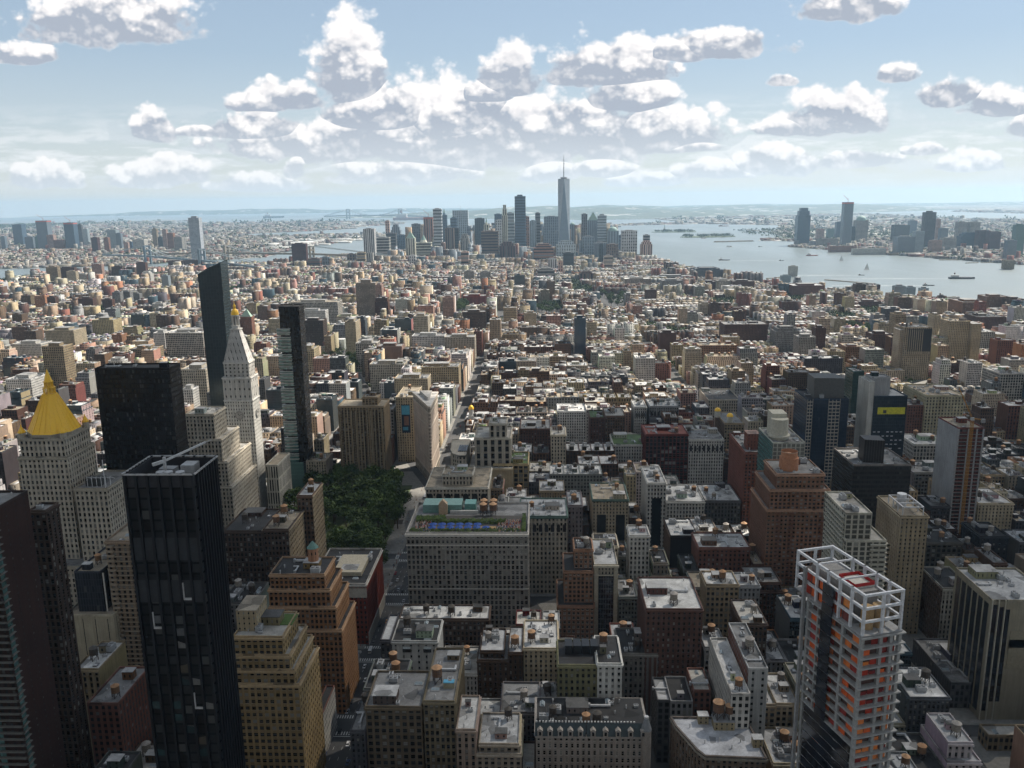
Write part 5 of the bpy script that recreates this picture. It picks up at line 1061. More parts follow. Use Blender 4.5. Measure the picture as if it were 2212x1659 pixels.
    b, g = MB(), MB(); w = (x1+16-x0)/2
    for a in (0, 3.6, 7.2): g.box(-w+a+.5, -.25, 12 if a else 6, -w+a+3.2, -.02, z-2-a*.4, (.012, .013, .016, .3)); b.box(-w+a-.05, -.7, 0, -w+a+.5, -.02, z+1, (.44, .41, .33, .6))
    for i in range(6): g.box(-w-.25, 3+i*6.5, 4, -w-.02, 7.5+i*6.5, z-3, (.012, .013, .016, .3))
    g.build('window', ['dark_glass'], r); b.build_each('fin', ['plain'], r)
    for hx, hz in ((4, .28), (2, .10)): bb = MB(); bb.box(-w+12, -.5, z*(.72-hz), w, -.02, z*(.80-hz*.4), (.27, .24, .17, .7)); bb.build('wall_panel', ['plain'], r)
    block('loft_building', 'slim ornate white-edged loft with dark central bay west of the right-hand avenue', 'loft building', 'B4', 1415, 1662, 212, 526, 34, ((.40, .38, .33), .62, 2.6, 3.8, .5, 0), side='brown', rel=True, roof='black', tanks=2, seed=102, lm='slim ornate white-edged loft')
    bld('loft_building', 'low roof cluster with skylights west of the right-hand avenue', 'loft building', [(242, 458, 283, 510, 0, 16)], 'darkgrey', roof='grey', clut=3, seed=103, tanks=0)
    bld('loft_building', 'low flat cream-roofed building beneath the blank cream tower', 'loft building', [(244, 418, 276, 428, 0, 9), ], 'tan', roof='pale', clut=.3, tanks=0, seed=104)
    x0, x1, z = hb('A4', 1085, 1300, 1285, 546)
    r = bld('apartment_tower', 'tan apartment tower with a white steel frame on its roof', 'apartment tower', [(x0-1, 546, x1, 586, 0, z)], ((.33, .27, .18), .45, 3.0, 3.0, .36, 0), rel=True, roof='tan', clut=0, lm='white-framed tan tower', seed=105, side='sand', vb=('B4', 420))
    b = MB(); w = (x1-x0)/2; W_ = (.6, .61, .63, .5)
    for x in (-w+2, w-2):
        for y in (3, 11, 19, 27): b.box(x-.3, y-.3, z, x+.3, y+.3, z+6, W_)
        b.box(x-.35, 3, z+5.6, x+.35, 27, z+6.3, W_, bottom=True)
    for y in (3, 11, 19, 27): b.box(-w+2, y-.3, z+5.65, w-2, y+.3, z+6.25, W_, bottom=True)
    b.cyl(0, 22, z, z+9, 3.2, n=16, col=W_); b.build('roof_frame', ['plain'], r)
    x0, x1, z = hb('A4', 600, 730, 1235, 480); xr, x2, z2 = hb('A4', 735, 975, 1530, 462)
    r = bld('apartment_tower', 'pale concrete apartment block with wraparound balconies and flat terraces', 'apartment tower', [(x0, 470, x2+2, 510, 0, z2), (x0, 474, x1+6, 512, z2, z)], ((.42, .40, .33), .7, 3.6, 3.0, .7, .2), rel=False, roof='pale', lm='pale balcony apartment block', seed=106)
    b = MB(); w = (x2+2-x0)/2; q = 3.0
    while q < z-2:
        if q < z2: b.box(-w+14, -1.4, q, w+1.4, -.02, q+1.0, (.42, .40, .33, .6)); b.box(w+.02, -1.4, q, w+1.4, 20, q+1.0, (.42, .40, .33, .6))
        b.box(-w-1.3, 5, q, -w-.02, 36, q+1.0, (.42, .40, .33, .6)); q += 3.0
    b.build_each('balcony', ['plain'], r)
    x0, x1, z = hb('A4', 70, 540, 945, 566); x0b, x2, z2 = hb('A4', 360, 572, 1135, 556)
    br = ((.25, .135, .088), .5, 3.0, 3.0, .6, 0)
    r = bld('apartment_tower', 'orange brick apartment tower with a round drum on its stepped roof', 'apartment tower', [(x0-7, 560, x2, 606, 0, z-24), (x0-5, 562, x1-4, 604, z-24, z-10), (x0, 566, x1-7, 600, z-10, z)], br, rel=True, roof='grey', clut=1.5, tanks=0, lm='orange brick drum-topped tower', seed=107, trim=(.4, .24, .16), side=((.20, .105, .07), .5, 3.0, 3.0, .5, 0), vb=('A4', 1500), frame='tan')
    b = MB(); cx = ((x0+x1)/2-8)-((x0-7+x2)/2); b.cyl(cx, 20, z, z+9, 6.6, n=24, col=(.42, .19, .10, .7)); b.cyl(cx, 20, z+9, z+13.5, 5.6, n=24, col=(.45, .21, .11, .7), cap=False); b.cyl(cx, 20, z+9, z+9.1, 5.5, n=24, col=(.3, .14, .08, .7)); b.cyl(cx, 20, z+13.2, z+13.6, 5.8, n=24, col=(.55, .42, .33, .6), cap=False); b.cyl(cx-1, 20, z+9.1, z+12, 2.6, n=14, col=(.4, .2, .11, .7)); b.build('roof_drum', ['plain'], r)
    b = MB(); w = (x2-x0+7)/2; q = 3.0
    while q < z-26:
        for a in (-w+8, -w+17, w-9): b.box(a-1.6, -1.2, q, a+1.6, -.02, q+1.0, (.16, .075, .05, .7))
        q += 3.0
    b.build_each('balcony', ['plain'], r)
    x0, x1, z = hb('A4', 40, 300, 690, 610)
    r = bld('residential_tower', 'pale concrete and green glass tower with a curved stair crown', 'residential tower', [(x0, 610, x1, 652, 0, z)], ((.42, .43, .38), .72, 3.2, 3.1, .74, .5), rel=False, side='teal', roof='grey', clut=1, tanks=0, lm='green glass tower with curved crown', seed=108)
    b = MB(); w = (x1-x0)/2; b.cyl(-w+8, 14, z, z+16, 6.5, n=20, col=(.48, .46, .38, .7)); b.cyl(-w+8, 14, z+2.2, z+3.5, 8.2, n=20, col=(.5, .48, .4, .7)); b.box(-w+3, 16, z, -w+14, 30, z+19, (.46, .44, .36, .7)); b.build('stair_tower', ['plain'], r)
    x0, x1, z = hb('A4', 692, 1160, 872, 646)
    r = bld('office_building', 'black glass horizontal office block with a dark louvred roof box', 'office building', [(x0, 646, x1, 692, 0, z)], ((.04, .035, .033), .55, 1.8, 3.8, .92, .4), roof='grey', par_h=1.5, trim=(.25, .22, .2), clut=1.4, tanks=0, lm='black glass block with louvred roof box', seed=109, vb=('A4', 1250))
    bz = MB(); w = (x1-x0)/2; A = [(-w+11, 10), (-w+26, 7), (-w+27, 22), (-w+12, 24)]; bz.loft(A, z, A, z+19, (.02, .018, .017, .5), cap=True)
    for i in range(8): bz.bar((A[0][0]+i*1.9, A[0][1]-.15-i*.37, z), (A[0][0]+i*1.9, A[0][1]-.15-i*.37, z+19), .3, (.06, .05, .045, .5))
    bz.build('louvred_plant_room', ['plain'], r)
    x0, x1, z = hb('A4', 318, 655, 335, 766)
    r = bld('residential_tower', 'dark blue glass tower with cream framed window strips and a grey roof screen', 'residential tower', [(x0, 766, x1, 806, 0, z)], ((.02, .04, .075), .85, 1.6, 3.3, .9, .8), roof='black', clut=.3, tanks=0, lm='cream-striped blue tower', seed=110, vb=('A4', 850))
    b, g = MB(), MB(); w = (x1-x0)/2
    for a0, a1, nn in ((-w+.5, -w+5.0, 2), (-w+20, -w+30, 3)):
        b.box(a0-.3, -.6, 0, a0, -.02, z+1, (.42, .38, .32, .6)); b.box(a1, -.6, 0, a1+.3, -.02, z+1, (.42, .38, .32, .6))
        for i in range(1, nn): xx = a0+(a1-a0)*i/nn; b.box(xx-.25, -.5, 0, xx+.25, -.02, z, (.42, .38, .32, .6))
        q = 2
        while q < z: b.box(a0+.02, -.45, q, a1-.02, -.06, q+.9, (.42, .38, .32, .6)); q += 3.3
    b.build('cream_frame', ['plain'], r)
    g.loft([(-w+8, 8), (w-3, 6), (w-5, 30), (-w+9, 32)], z, [(-w+8, 8), (w-3, 6), (w-5, 30), (-w+9, 32)], z+19, (.10, .10, .095, .6)); g.build('roof_screen', ['plain'], r)
    x0, x1, z = hb('A4', 850, 1120, 430, 768); xs0 = hb('A4', 808, 855, 200, 768); 
    r = bld('hotel', 'tower with white side shaft, dark blue glass front and a yellow band near its top', 'hotel', [(x0, 768, x1, 800, 0, z+14, ((.03, .05, .07), .8, 1.8, 3.3, .9, .7)), (x0-5, 769, x0-.02, 796, 0, xs0[2], ((.50, .49, .45), .3, 60, 60, 0, 0)), (x0, 776, x0+17, 792, z+14, z+30, ((.34, .34, .34), .3, 60, 60, 0, 0))], ((.03, .05, .07), .8, 1.8, 3.3, .9, .7), roof='silver', clut=.5, tanks=0, lm='blue glass hotel with the yellow band', seed=111, vb=('A4', 800))
    w = (x1-x0)/2; b = MB(); b.box(-w+4, -.4, z-2.5, w-1.5, -.03, z+4, (.62, .58, .05, .6)); b.box(-w+9, -.5, z-1.5, -w+12, -.42, z+1.5, (.05, .05, .05, .6)); b.build('yellow_band', ['plain'], r)
    b = MB(); rr = random.Random(3)
    for i in range(7):
        for j in range(5):
            if rr.random() < .8: b.box(-w+1.5+i*(2*w-2)/7, -.3, z-20-j*4.0, -w+3.6+i*(2*w-2)/7, -.04, z-19.2-j*4.0, (.55, .57, .6, .5))
    b.build_each('window_blind', ['plain'], r)
    x0, x1, z = hb('A4', 1540, 1752, 570, 686)
    r = bld('construction_tower', 'half-built tower with a blank grey side wall, red netting and an orange tower crane mast', 'construction tower', [(x0, 686, x1, 722, 0, z)], ((.16, .05, .04), .55, 3.4, 3.2, .9, 0), side=((.40, .41, .42), .3, 60, 60, 0, 0), roof='tan', clut=1, tanks=0, lm='half-built tower with red netting', seed=112)
    b = MB(); w = (x1-x0)/2; [b.box(a-.6, -.5, 0, a+.6, -.02, z, (.35, .35, .35, .7)) for a in (-w+.6, -w*.2, w*.45, w-.6)]; b.build_each('column', ['plain'], r)
    b = MB(); [b.box(-w-.3, -.9, q*3.2, w+.3, -.02, q*3.2+.3, (.3, .28, .26, .7)) for q in range(1, int(z/3.2))]; b.build_each('floor_slab', ['plain'], r)
    def crane(label, x, y, z0, z1, col, jib, name='tower_crane'):
        o = tag(empty(name, (x, y, z0)), label, 'crane'); b = MB(); s = .9; hh = z1-z0
        for sx in (-s, s):
            for sy in (-s, s): b.bar((sx, sy, 0), (sx, sy, hh), .28, col)
        q = 0
        while q < hh-2: b.bar((-s, -s, q), (s, -s, q+2), .16, col); b.bar((s, s, q), (-s, s, q+2), .16, col); b.bar((-s, s, q), (-s, -s, q+2), .16, col); b.bar((s, -s, q), (s, s, q+2), .16, col); q += 2
        b.build('mast', ['plain'], o); b = MB(); jx, jy, jz = jib
        for e in ((.5, 0), (-.5, 0), (0, .9)): b.bar((e[0], 0, hh+1+e[1]), (jx, jy, hh+jz+e[1]), .24, col)
        n = 14
        for i in range(n): t0, t1 = i/n, (i+1)/n; b.bar((.5*(1-2*(i % 2))+jx*t0, jy*t0, hh+1+(jz-1)*t0), (jx*t1, jy*t1, hh+1.9+(jz-1)*t1), .14, col)
        b.build('jib', ['plain'], o); b = MB(); b.box(-1.2, -1.2, hh, 1.2, 1.2, hh+2.2, (.5, .5, .5, .5)); L = math.hypot(jx, jy) or 1; b.bar((0, 0, hh+1.5), (-jx/L*8, -jy/L*8, hh+1.8), .8, col); b.box(-jx/L*8-1.3, -jy/L*8-1.3, hh-.6, -jx/L*8+1.3, -jy/L*8+1.3, hh+2.4, (.3, .3, .3, .6)); b.build('counter_jib', ['plain'], o)
        return o
    a = on_front(*cr('A4', 1640, 1150), 680)
    cx, cz = on_front(*cr('A4', 1655, 500), 681); tx, tz = on_front(*cr('A4', 1545, 240), 690)
    crane('orange lattice crane standing in front of the half-built tower', cx, 681, 0, cz, (.42, .20, .03, .6), (tx-cx, 9, tz-cz))
    bx, bz_ = on_front(*cr('B3', 1640, 1000), 440); tx, tz = on_front(*cr('B3', 1480, 610), 470)
    crane('small red crane with a raised jib among the brick roofs', bx, 440, 12, bz_, (.40, .02, .05, .6), (tx-bx, 30, tz-bz_))
    Mx = [('loft_building', 'white gridded warehouse with large windows beside the half-built tower', 'A4', 1182, 1475, 700, 846, 40, 'loft', dict(roof='silver', rel=1, vb=('A4', 880))),
          ('office_building', 'big square yellowish office block with small black windows', 'A4', 1282, 1592, 305, 926, 60, ((.42, .38, .26), .5, 3.4, 3.8, .5, 0), dict(roof='tan', rel=1, lm='square yellowish office block', vb=('A4', 530))),
          ('loft_building', 'long grey loft with window bands in front of the white gridded warehouse', 'A4', 1170, 1460, 930, 770, 36, ((.22, .22, .21), .6, 3, 3.8, .8, 0), dict(roof='grey', rel=1)),
          ('apartment_tower', 'weathered tan brick tower with dark bay windows and stepped crown', 'Z4', 1105, 1330, 1135, 1246, 40, ((.40, .33, .24), .55, 3.2, 3.4, .5, 0), dict(roof='black', lm='weathered tan stepped tower', vb=('A4', 270))),
          ('apartment_tower', 'tan brick tower with two wings meeting at a notch', 'Z4', 1470, 1640, 1085, 1490, 34, ((.42, .34, .23), .5, 3.0, 3.1, .4, 0), dict(roof='tan', lm='tan notched tower', vb=('Z4', 1400))),
          ('office_building', 'dark brown stepped brick mass near the river', 'Z4', 1700, 1930, 1050, 1850, 60, 'dkbrick', dict(roof='black')),
          ('office_building', 'cream gridded industrial building right of the tan notched tower', 'Z4', 1630, 1840, 1170, 1560, 60, 'loft', dict(roof='silver')),
          ('apartment_building', 'yellow-cream twin-topped apartment house', 'Z4', 500, 625, 1330, 1250, 36, ((.45, .36, .22), .5, 3, 3.2, .45, 0), dict(roof='tan', lm='yellow-cream apartment house')),
          ('apartment_building', 'orange-pink apartment house with a stepped top', 'Z4', 630, 840, 1290, 1290, 40, 'orange', dict(roof='tan')),
          ('apartment_building', 'long orange brick apartment block with a flat top', 'Z3', 1510, 1830, 1280, 1400, 30, 'orange', dict(roof='tan', lm='long orange apartment block')),
          ('office_building', 'very long red-brown brick block stretching to the right', 'Z3', 1720, 2074, 1110, 1650, 50, 'dkbrick', dict(roof='grey')),
          ('office_building', 'black glass cylinder-cornered building behind the dark blue tower', 'A4', 155, 235, 80, 1290, 30, 'darkgl', dict(roof='black')),
          ('office_tower', 'slender dark green glass tower behind the white-shafted hotel', 'A4', 690, 780, 110, 1010, 26, ((.03, .08, .07), .8, 1.6, 3.5, .9, .8), dict(roof='silver', vb=('A4', 340))),
          ('apartment_building', 'dark red brick apartment block with a rooftop tower', 'A4', 1135, 1300, 385, 930, 34, 'brick', dict(roof='grey')),
          ('loft_building', 'white windowed warehouse at the far right edge', 'A4', 1885, 2074, 130, 1170, 50, 'loft', dict(roof='grey')),
          ('loft_building', 'pale framed loft with wide black windows right of the half-built tower', 'A4', 1740, 1920, 950, 770, 40, 'tan', dict(roof='black', rel=1)),
          ('loft_building', 'long arched-window loft with white roof at the right', 'A4', 1705, 1990, 1180, 690, 40, 'sand', dict(roof='silver', rel=1)),
          ('office_building', 'nearly black modern block with scattered square windows at the right edge', 'A4', 1720, 1950, 1450, 618, 30, ((.04, .045, .055), .4, 4, 4, .35, 0), dict(roof='black', rel=1)),
          ('loft_building', 'white-framed arcade loft in front of the nearly black modern block', 'A4', 1285, 1575, 1500, 606, 36, ((.10, .095, .085), .6, 3.6, 4, .7, 0), dict(roof='black', rel=1))]
    for i, (nm, lb, k, xl, xr, y, Y, D, st, kw) in enumerate(Mx):
        kw = dict(kw); rel = kw.pop('rel', 0); Y = far_enough(k, xl, xr, y, Y, (88 if 'tower' in nm else 46) if k[0] == 'Z' else 105); r, q = block(nm, lb, nm.replace('_', ' '), k, xl, xr, y, Y, D, st, rel=bool(rel), nwin=60, seed=120+i, **kw)
        if 'stepped crown' in lb:
            w = (q[1]-q[0])/2; b = MB(); b.box(-w+6, -.3, q[2]*.55, w, -.02, q[2]-2, (.02, .02, .022, .3)); [b.box(-w+6+i_*3.4, -.8, q[2]*.5, -w+7+i_*3.4, -.32, q[2]-3, (.38, .32, .23, .6)) for i_ in range(8)]; b.box(-w+4, 2, q[2], -w+5.5, 6, q[2]+9, (.03, .03, .03, .5)); b.build('dark_bay', ['plain'], r)
            shed(r, -w-5, 4, -w-.1, 30, 0, q[2]-4, (.42, .35, .26), name='wing')
        if 'notch' in lb:
            w = (q[1]-q[0])/2; shed(r, w+.1, -8, w+16, 24, 0, q[2]-3, (.42, .34, .23), name='wing')
    return crane
CAPS = dict(apartment_tower=88, office_tower=999, residential_tower=92, housing_tower=92)
def T(nm, lb, k, xl, xr, y, Y, st, D=None, roof='grey', lm=None, vb=None, top=None, cat=None, seed=0, clut=0, yb=None, grp=None, h=None):
    """a mid-distance or far tower; Y from its visible foot when yb is given"""
    if yb is not None: Y = on_ground(*cr(k, (xl+xr)/2, yb))[1]
    if yb is None: Y = far_enough(k, xl, xr, y, Y, h or CAPS.get(nm, 48))
    x0, x1, z = hb(k, xl, xr, y, Y); D = D or max(14, min(60, (x1-x0)*.8))
    tiers = [(x0, Y, x1, Y+D, 0, z)]
    if top == 'step': w = x1-x0; tiers = [(x0, Y, x1, Y+D, 0, z*.8), (x0+w*.1, Y+2, x1-w*.1, Y+D*.85, z*.8, z*.92), (x0+w*.22, Y+4, x1-w*.22, Y+D*.75, z*.92, z)]
    r = bld(nm, lb, cat or nm.replace('_', ' '), tiers, st, roof=roof, clut=clut, tanks=0, lm=lm, vb=vb, par_h=1.5, seed=seed, group=grp)
    w = (x1-x0)/2
    s0 = ST[st] if isinstance(st, str) else st
    if top is None or top == 'box':
        shed(r, -w*.55, D*.25, w*.45, D*.7, z, 5 if top is None else 9, tuple(c*.85 for c in s0[0]))
    elif top == 'crane':
        b = MB(); b.box(-w-.5, -.5, z-9, w+.5, D+.5, z-1, (.45, .10, .07, .7)); b.bar((0, D/2, z), (0, D/2, z+24), 1.6, (.4, .1, .08, .6)); b.bar((0, D/2, z+16), (-w*1.1, D/2, z+46), 1.5, (.4, .15, .12, .6)); b.build('crane', ['plain'], r)
    elif top == 'spire': b = MB(); b.cyl(0, D*.4, z, z+14, w*.5, w*.35, n=8, col=(*s0[0], .6)); b.cyl(0, D*.4, z+14, z+42, w*.35, .3, n=8, col=(.25, .38, .34, .6)); b.build('spire', ['plain'], r)
    elif top == 'pyramid': b = MB(); A = [(-w*.9, D*.05), (w*.9, D*.05), (w*.9, D*.8), (-w*.9, D*.8)]; b.loft(A, z, [(-.3, D*.4), (.3, D*.4), (.3, D*.42), (-.3, D*.42)], z+w*1.5, (.32, .45, .36, .6)); b.build('pyramid_roof', ['plain'], r)
    elif top == 'dome': b = MB(); [b.cyl(0, D*.45, z+w*.8*math.sin(a), z+w*.8*math.sin(a+math.pi/12), w*.85*math.cos(a), max(.1, w*.85*math.cos(a+math.pi/12)), n=16, col=(.26, .38, .36, .6), cap=False) for a in [i*math.pi/12 for i in range(6)]]; b.build('dome', ['plain'], r)
    elif top == 'mast': b = MB(); b.bar((0, D/2, z), (0, D/2, z+30), 1.2, (.4, .4, .4, .5)); b.build('mast', ['plain'], r)
    return r
def midfield():
    L = [ # midtown-south to village, left to right
     ('apartment_tower','tall tan twin-slab apartment tower right of the golden spire','Z1',335,510,1290,1150,'tan',dict(lm='tan twin-slab tower',vb=('A1',280))),
     ('office_building','tan stone office block with arched attic at the left','Z1',362,595,1160,1560,'sand',dict(vb=('Z1',1330))),
     ('apartment_building','square yellow-tan tower block with water tank far left','Z1',742,915,1075,1900,((.46,.38,.22),.5,4,3.2,.45,0),dict(lm='square yellow-tan block',vb=('Z1',1230))),
     ('office_building','long white gridded department block beside the slant-topped tower','Z1',1335,1640,1180,1420,'loft',dict(h=62,D=60,roof='white',lm='white gridded block',vb=('Z1',1380),clut=1)),
     ('office_building','long low white stone building at the far left','Z1',92,330,1270,1600,'pale',dict(D=40)),
     ('apartment_building','stepped white apartment terraces behind the black slab tower','Z1',855,1000,1390,1230,'white',dict(top='step')),
     ('apartment_building','white brick apartment building left of the golden spire','A1',45,250,175,1130,'white',dict(D=50,clut=1,vb=('A1',250))),
     ('office_building','grey-tan building with flat roof behind the black slab tower','Z1',1045,1250,1310,1300,'tan',dict()),
     ('apartment_building','white balconied apartment slab left of the slant-topped tower','Z1',1240,1330,1180,1280,'white',dict(D=40)),
     ('loft_building','cream pillared building between the black slab and the slant-topped tower','A1',1460,1665,95,880,'limestone',dict(h=78,D=44,clut=1,vb=('A1',370))),
     ('loft_building','curved white-walled building below the slant-topped tower','A1',1472,1560,255,800,'white',dict(h=60,D=20)),
     # group of public housing towers left
     ('housing_tower','nearest pale-edged brick housing slab left of a cluster','Z1',378,445,890,None,'dkbrick',dict(yb=1010,D=18)),
     ('housing_tower','brick housing slab with light end wall in the left green','Z1',445,540,950,None,'tan',dict(yb=1030,D=18)),
     ('housing_tower','broad dark housing slab amid trees, left middle','Z1',630,750,900,None,'dkbrick',dict(yb=1035,D=20)),
     ('housing_tower','dark housing slab right of the broad dark slab','Z1',825,905,910,None,'dkbrick',dict(yb=1000,D=18)),
     ('housing_tower','tall grey housing tower first of three in a row','Z1',905,970,850,None,'grey',dict(yb=980,D=20)),
     ('housing_tower','tall grey housing tower middle of three in a row','Z1',975,1050,845,None,'grey',dict(yb=970,D=20)),
     ('housing_tower','tall grey housing tower last of three in a row','Z1',1052,1128,860,None,'grey',dict(yb=950,D=20)),
     ('housing_tower','tall brown housing tower at far left beside the creek','Z1',370,462,645,None,'tan',dict(yb=790,D=22,lm='tall brown housing tower')),
     ('housing_tower','long brown housing slab right of the tall brown housing tower','Z1',465,600,650,None,'dkbrick',dict(yb=780,D=20)),
     ('housing_tower','olive-tan housing tower in front of the long brown slab','Z1',535,612,680,None,'sand',dict(yb=785,D=20)),
     ('apartment_building','white ribbed block right of the olive-tan housing tower','Z1',612,715,705,None,'pale',dict(yb=775,D=24)),
     ('housing_tower','pink and brown striped housing tower','Z1',740,820,625,None,'pink',dict(yb=755,D=22)),
     ('housing_tower','brown river-side housing slab by the long bridge','Z1',900,990,640,None,'brown',dict(yb=740,D=22)),
     ('housing_tower','brown river-side housing slab right of its twin','Z1',1000,1090,650,None,'brown',dict(yb=745,D=22)),
     ('housing_tower','grey-brown housing slab behind the stacked white building','Z1',1100,1175,610,None,'dkbrick',dict(yb=760,D=22)),
     ('apartment_building','white stepped building like stacked boxes','Z1',1140,1215,680,None,'white',dict(yb=790,top='step')),
     ('residential_tower','slim glass tower with pale and black sides','Z1',1305,1360,715,None,'palegl',dict(yb=860,D=20)),
     ('housing_tower','wide reddish housing slab near the river left','Z1',1360,1480,595,None,'dkbrick',dict(yb=660,D=22)),
     ('housing_tower','wide reddish housing slab below the tall blue-glass tower','Z1',1485,1635,590,None,'dkbrick',dict(yb=660,D=22)),
     ('apartment_building','cream stepped brick tower left of the slant-topped tower','Z1',1375,1460,690,None,'cream',dict(yb=760,top='step')),
     ('apartment_building','orange-red small block amid low roofs','Z1',1295,1350,870,None,'rust',dict(yb=950,D=18)),
     ('apartment_building','white blank-walled cubic building amid low roofs','Z1',1232,1320,940,None,'white',dict(yb=1000,D=22)),
     ('residential_tower','very tall slab tower with silver front and dark right side by the river bridge','Z1',1522,1608,245,4350,((.42,.45,.50),.5,3,4,.4,.3),dict(h=250,D=40,lm='tall silver riverside tower',top='box')),
     ('apartment_building','gabled orange brick building right of the gilded cupola','Z1',1945,2035,1050,1250,'rust',dict(top='pyramid')),
     # middle, around the squares
     ('housing_tower','dark purple-brown housing slab with a small roof box, river behind','Z2',285,402,455,None,'maroon',dict(yb=655,D=30,lm='purple-brown housing slab')),
     ('office_building','long cream gridded block behind the slim banded tower','Z2',262,660,930,1470,'loft',dict(h=60,D=50,clut=1,roof='tan',lm='long cream gridded block',vb=('Z2',1100))),
     ('apartment_building','white corner block with bay fronts beneath the cream gridded block','Z2',340,560,1000,1380,'white',dict(D=30)),
     ('apartment_building','dark brown block with speckled white windows','Z2',365,540,1080,1230,'umber',dict(h=66,D=34,vb=('Z2',1260))),
     ('apartment_building','yellow-cream narrow block right of the slim banded tower','Z2',362,468,1310,960,((.46,.38,.24),.55,3,3.6,.6,0),dict(h=62,D=34,vb=('A2',120))),
     ('apartment_tower','big tan and pink-edged apartment tower in the middle of the village','Z2',805,965,775,1850,((.36,.29,.22),.5,3,3,.5,0),dict(lm='big tan village tower',D=44,top='box',vb=('Z2',1040))),
     ('apartment_tower','pinkish brick slab standing against the big tan village tower','Z2',966,1016,790,1870,'pink',dict(D=30)),
     ('loft_building','tall beige office tower with dense windows facing the green square','Z2',718,805,1090,1440,'sand',dict(h=72,lm='beige tower by the green square',vb=('Z2',1350),D=44)),
     ('office_building','stone building with bright green roof sheeting','Z2',650,805,1045,1500,'limestone',dict(roof='green',D=30)),
     ('office_tower','cream tower topped by a black band','Z2',1275,1390,1045,1490,'cream',dict(h=68,lm='black-banded cream tower',vb=('Z2',1180),D=34)),
     ('loft_building','white square-windowed loft left of the cream black-banded tower','Z2',1005,1150,1155,1330,'white',dict(D=30)),
     ('loft_building','long white building with many windows below the cream black-banded tower','Z2',1262,1525,1205,1300,'white',dict(D=36,vb=('Z2',1290))),
     ('loft_building','cream arcaded building right of the long white building','Z2',1525,1770,1215,1270,'limestone',dict(D=36,vb=('Z2',1310))),
     ('loft_building','white loft with black window bays beside the green square','Z2',805,975,1265,1330,'loft',dict(D=36)),
     ('loft_building','windowless pinkish brick wall building by the green square','Z2',975,1180,1290,1280,((.24,.16,.13),.3,60,60,0,0),dict(D=36)),
     ('loft_building','ornate cream building with arcades in front of the green square','A2',918,1200,52,1080,'limestone',dict(D=30,clut=1,vb=('A2',170),roof='grey')),
     ('loft_building','yellow ornate loft behind the wedge-shaped building','A2',1120,1390,170,1075,'sand',dict(D=36,clut=1,vb=('A2',300))),
     ('loft_building','warm yellow loft with round oriel right of the ornate yellow loft','A2',1338,1640,75,1180,((.46,.37,.24),.55,3,3.6,.5,0),dict(D=36,clut=1,vb=('A2',210))),
     ('office_building','dark red stone library block at the far end of the square','Z2',1675,1860,880,2480,((.30,.07,.06),.8,4,30,.3,0),dict(D=50,lm='dark red library block',vb=('Z2',950))),
     ('apartment_building','long low white slab behind the dark red library block','Z2',1420,1880,835,2700,'pale',dict(D=16,roof='white')),
     ('apartment_tower','first of three grey concrete towers before the skyline','Z2',1590,1655,690,None,'concrete',dict(yb=800,D=22)),
     ('apartment_tower','middle of three grey concrete towers before the skyline','Z2',1685,1765,680,None,'concrete',dict(yb=800,D=22)),
     ('apartment_tower','last of three grey concrete towers before the skyline','Z2',1815,1900,685,None,'concrete',dict(yb=800,D=22,lm='three grey concrete towers')),
     ('apartment_building','pale pink apartment tower on the avenue','Z2',1510,1600,890,1850,'pink',dict(h=62,D=26,vb=('Z2',1060))),
     ('apartment_building','dark grey and red twin block behind the avenue roofs','Z2',1375,1450,880,1850,'brown',dict(D=26)),
     ('apartment_building','broad brown brick apartment block on the avenue','Z2',1670,1860,1010,1700,'brown',dict(D=34,vb=('Z2',1150))),
     ('office_building','grey-brown stone tower with crown, avenue far end','Z2',1865,1905,840,2250,'sand',dict(D=22)),
     ('loft_building','brown office block with rounded top among pale roofs','Z2',1175,1290,825,2250,'rust',dict(D=30)),
     # centre-right village
     ('office_building','brown box building with a flat silver roof','Z3',78,210,880,None,'dkbrick',dict(yb=965,D=40,roof='white')),
     ('apartment_building','yellow-tan tower on the left of the round-topped green','Z3',100,195,1020,1750,'sand',dict(D=26,vb=('Z3',1120))),
     ('apartment_building','blank tan corner tower left of the park trees','Z3',485,560,930,None,'pink',dict(yb=1010,D=24)),
     ('apartment_building','dark red block beside the blank tan corner tower','Z3',562,632,905,None,'brick',dict(yb=1005,D=24)),
     ('residential_tower','blue-white reflective glass tower with dark base floors','Z3',505,598,1062,1350,'bluegl',dict(lm='blue reflective tower',D=24,vb=('Z3',1330))),
     ('apartment_tower','yellow-cream plain tower right of the village trees','Z3',975,1075,930,None,'cream',dict(yb=1055,D=26,lm='yellow-cream village tower')),
     ('apartment_building','long grey slab left of the yellow-cream village tower','Z3',920,975,870,None,'grey',dict(yb=980,D=50)),
     ('apartment_tower','yellowish ribbed tower right of the dark round building','Z3',1520,1622,945,None,'cream',dict(yb=1055,D=26)),
     ('apartment_building','white many-balconied hospital-like block','Z3',1380,1550,1030,None,'white',dict(yb=1120,top='step',D=40)),
     ('apartment_building','small cream tower right of the yellowish ribbed tower','Z3',1645,1710,990,None,'cream',dict(yb=1060,D=22)),
     ('apartment_building','dark red stepped apartment house','Z3',1765,1900,975,None,'brick',dict(yb=1090,top='step')),
     ('office_building','brown dark-roofed block with a blank side','Z3',1200,1330,1180,1360,((.11,.06,.05),.3,60,60,0,0),dict(D=30)),
     ('office_building','white loft grid building, front of the printing-district row','Z3',912,1125,740,None,'loft',dict(yb=835,D=50,roof='white',lm='white loft grid building')),
     ('office_building','grey loft building with rounded corner right of the white loft grid building','Z3',1215,1385,755,None,'grey',dict(yb=860,D=50)),
     ('office_building','broad grey-mauve loft block behind the rounded-corner loft','Z3',1130,1470,720,3150,'grey',dict(D=60)),
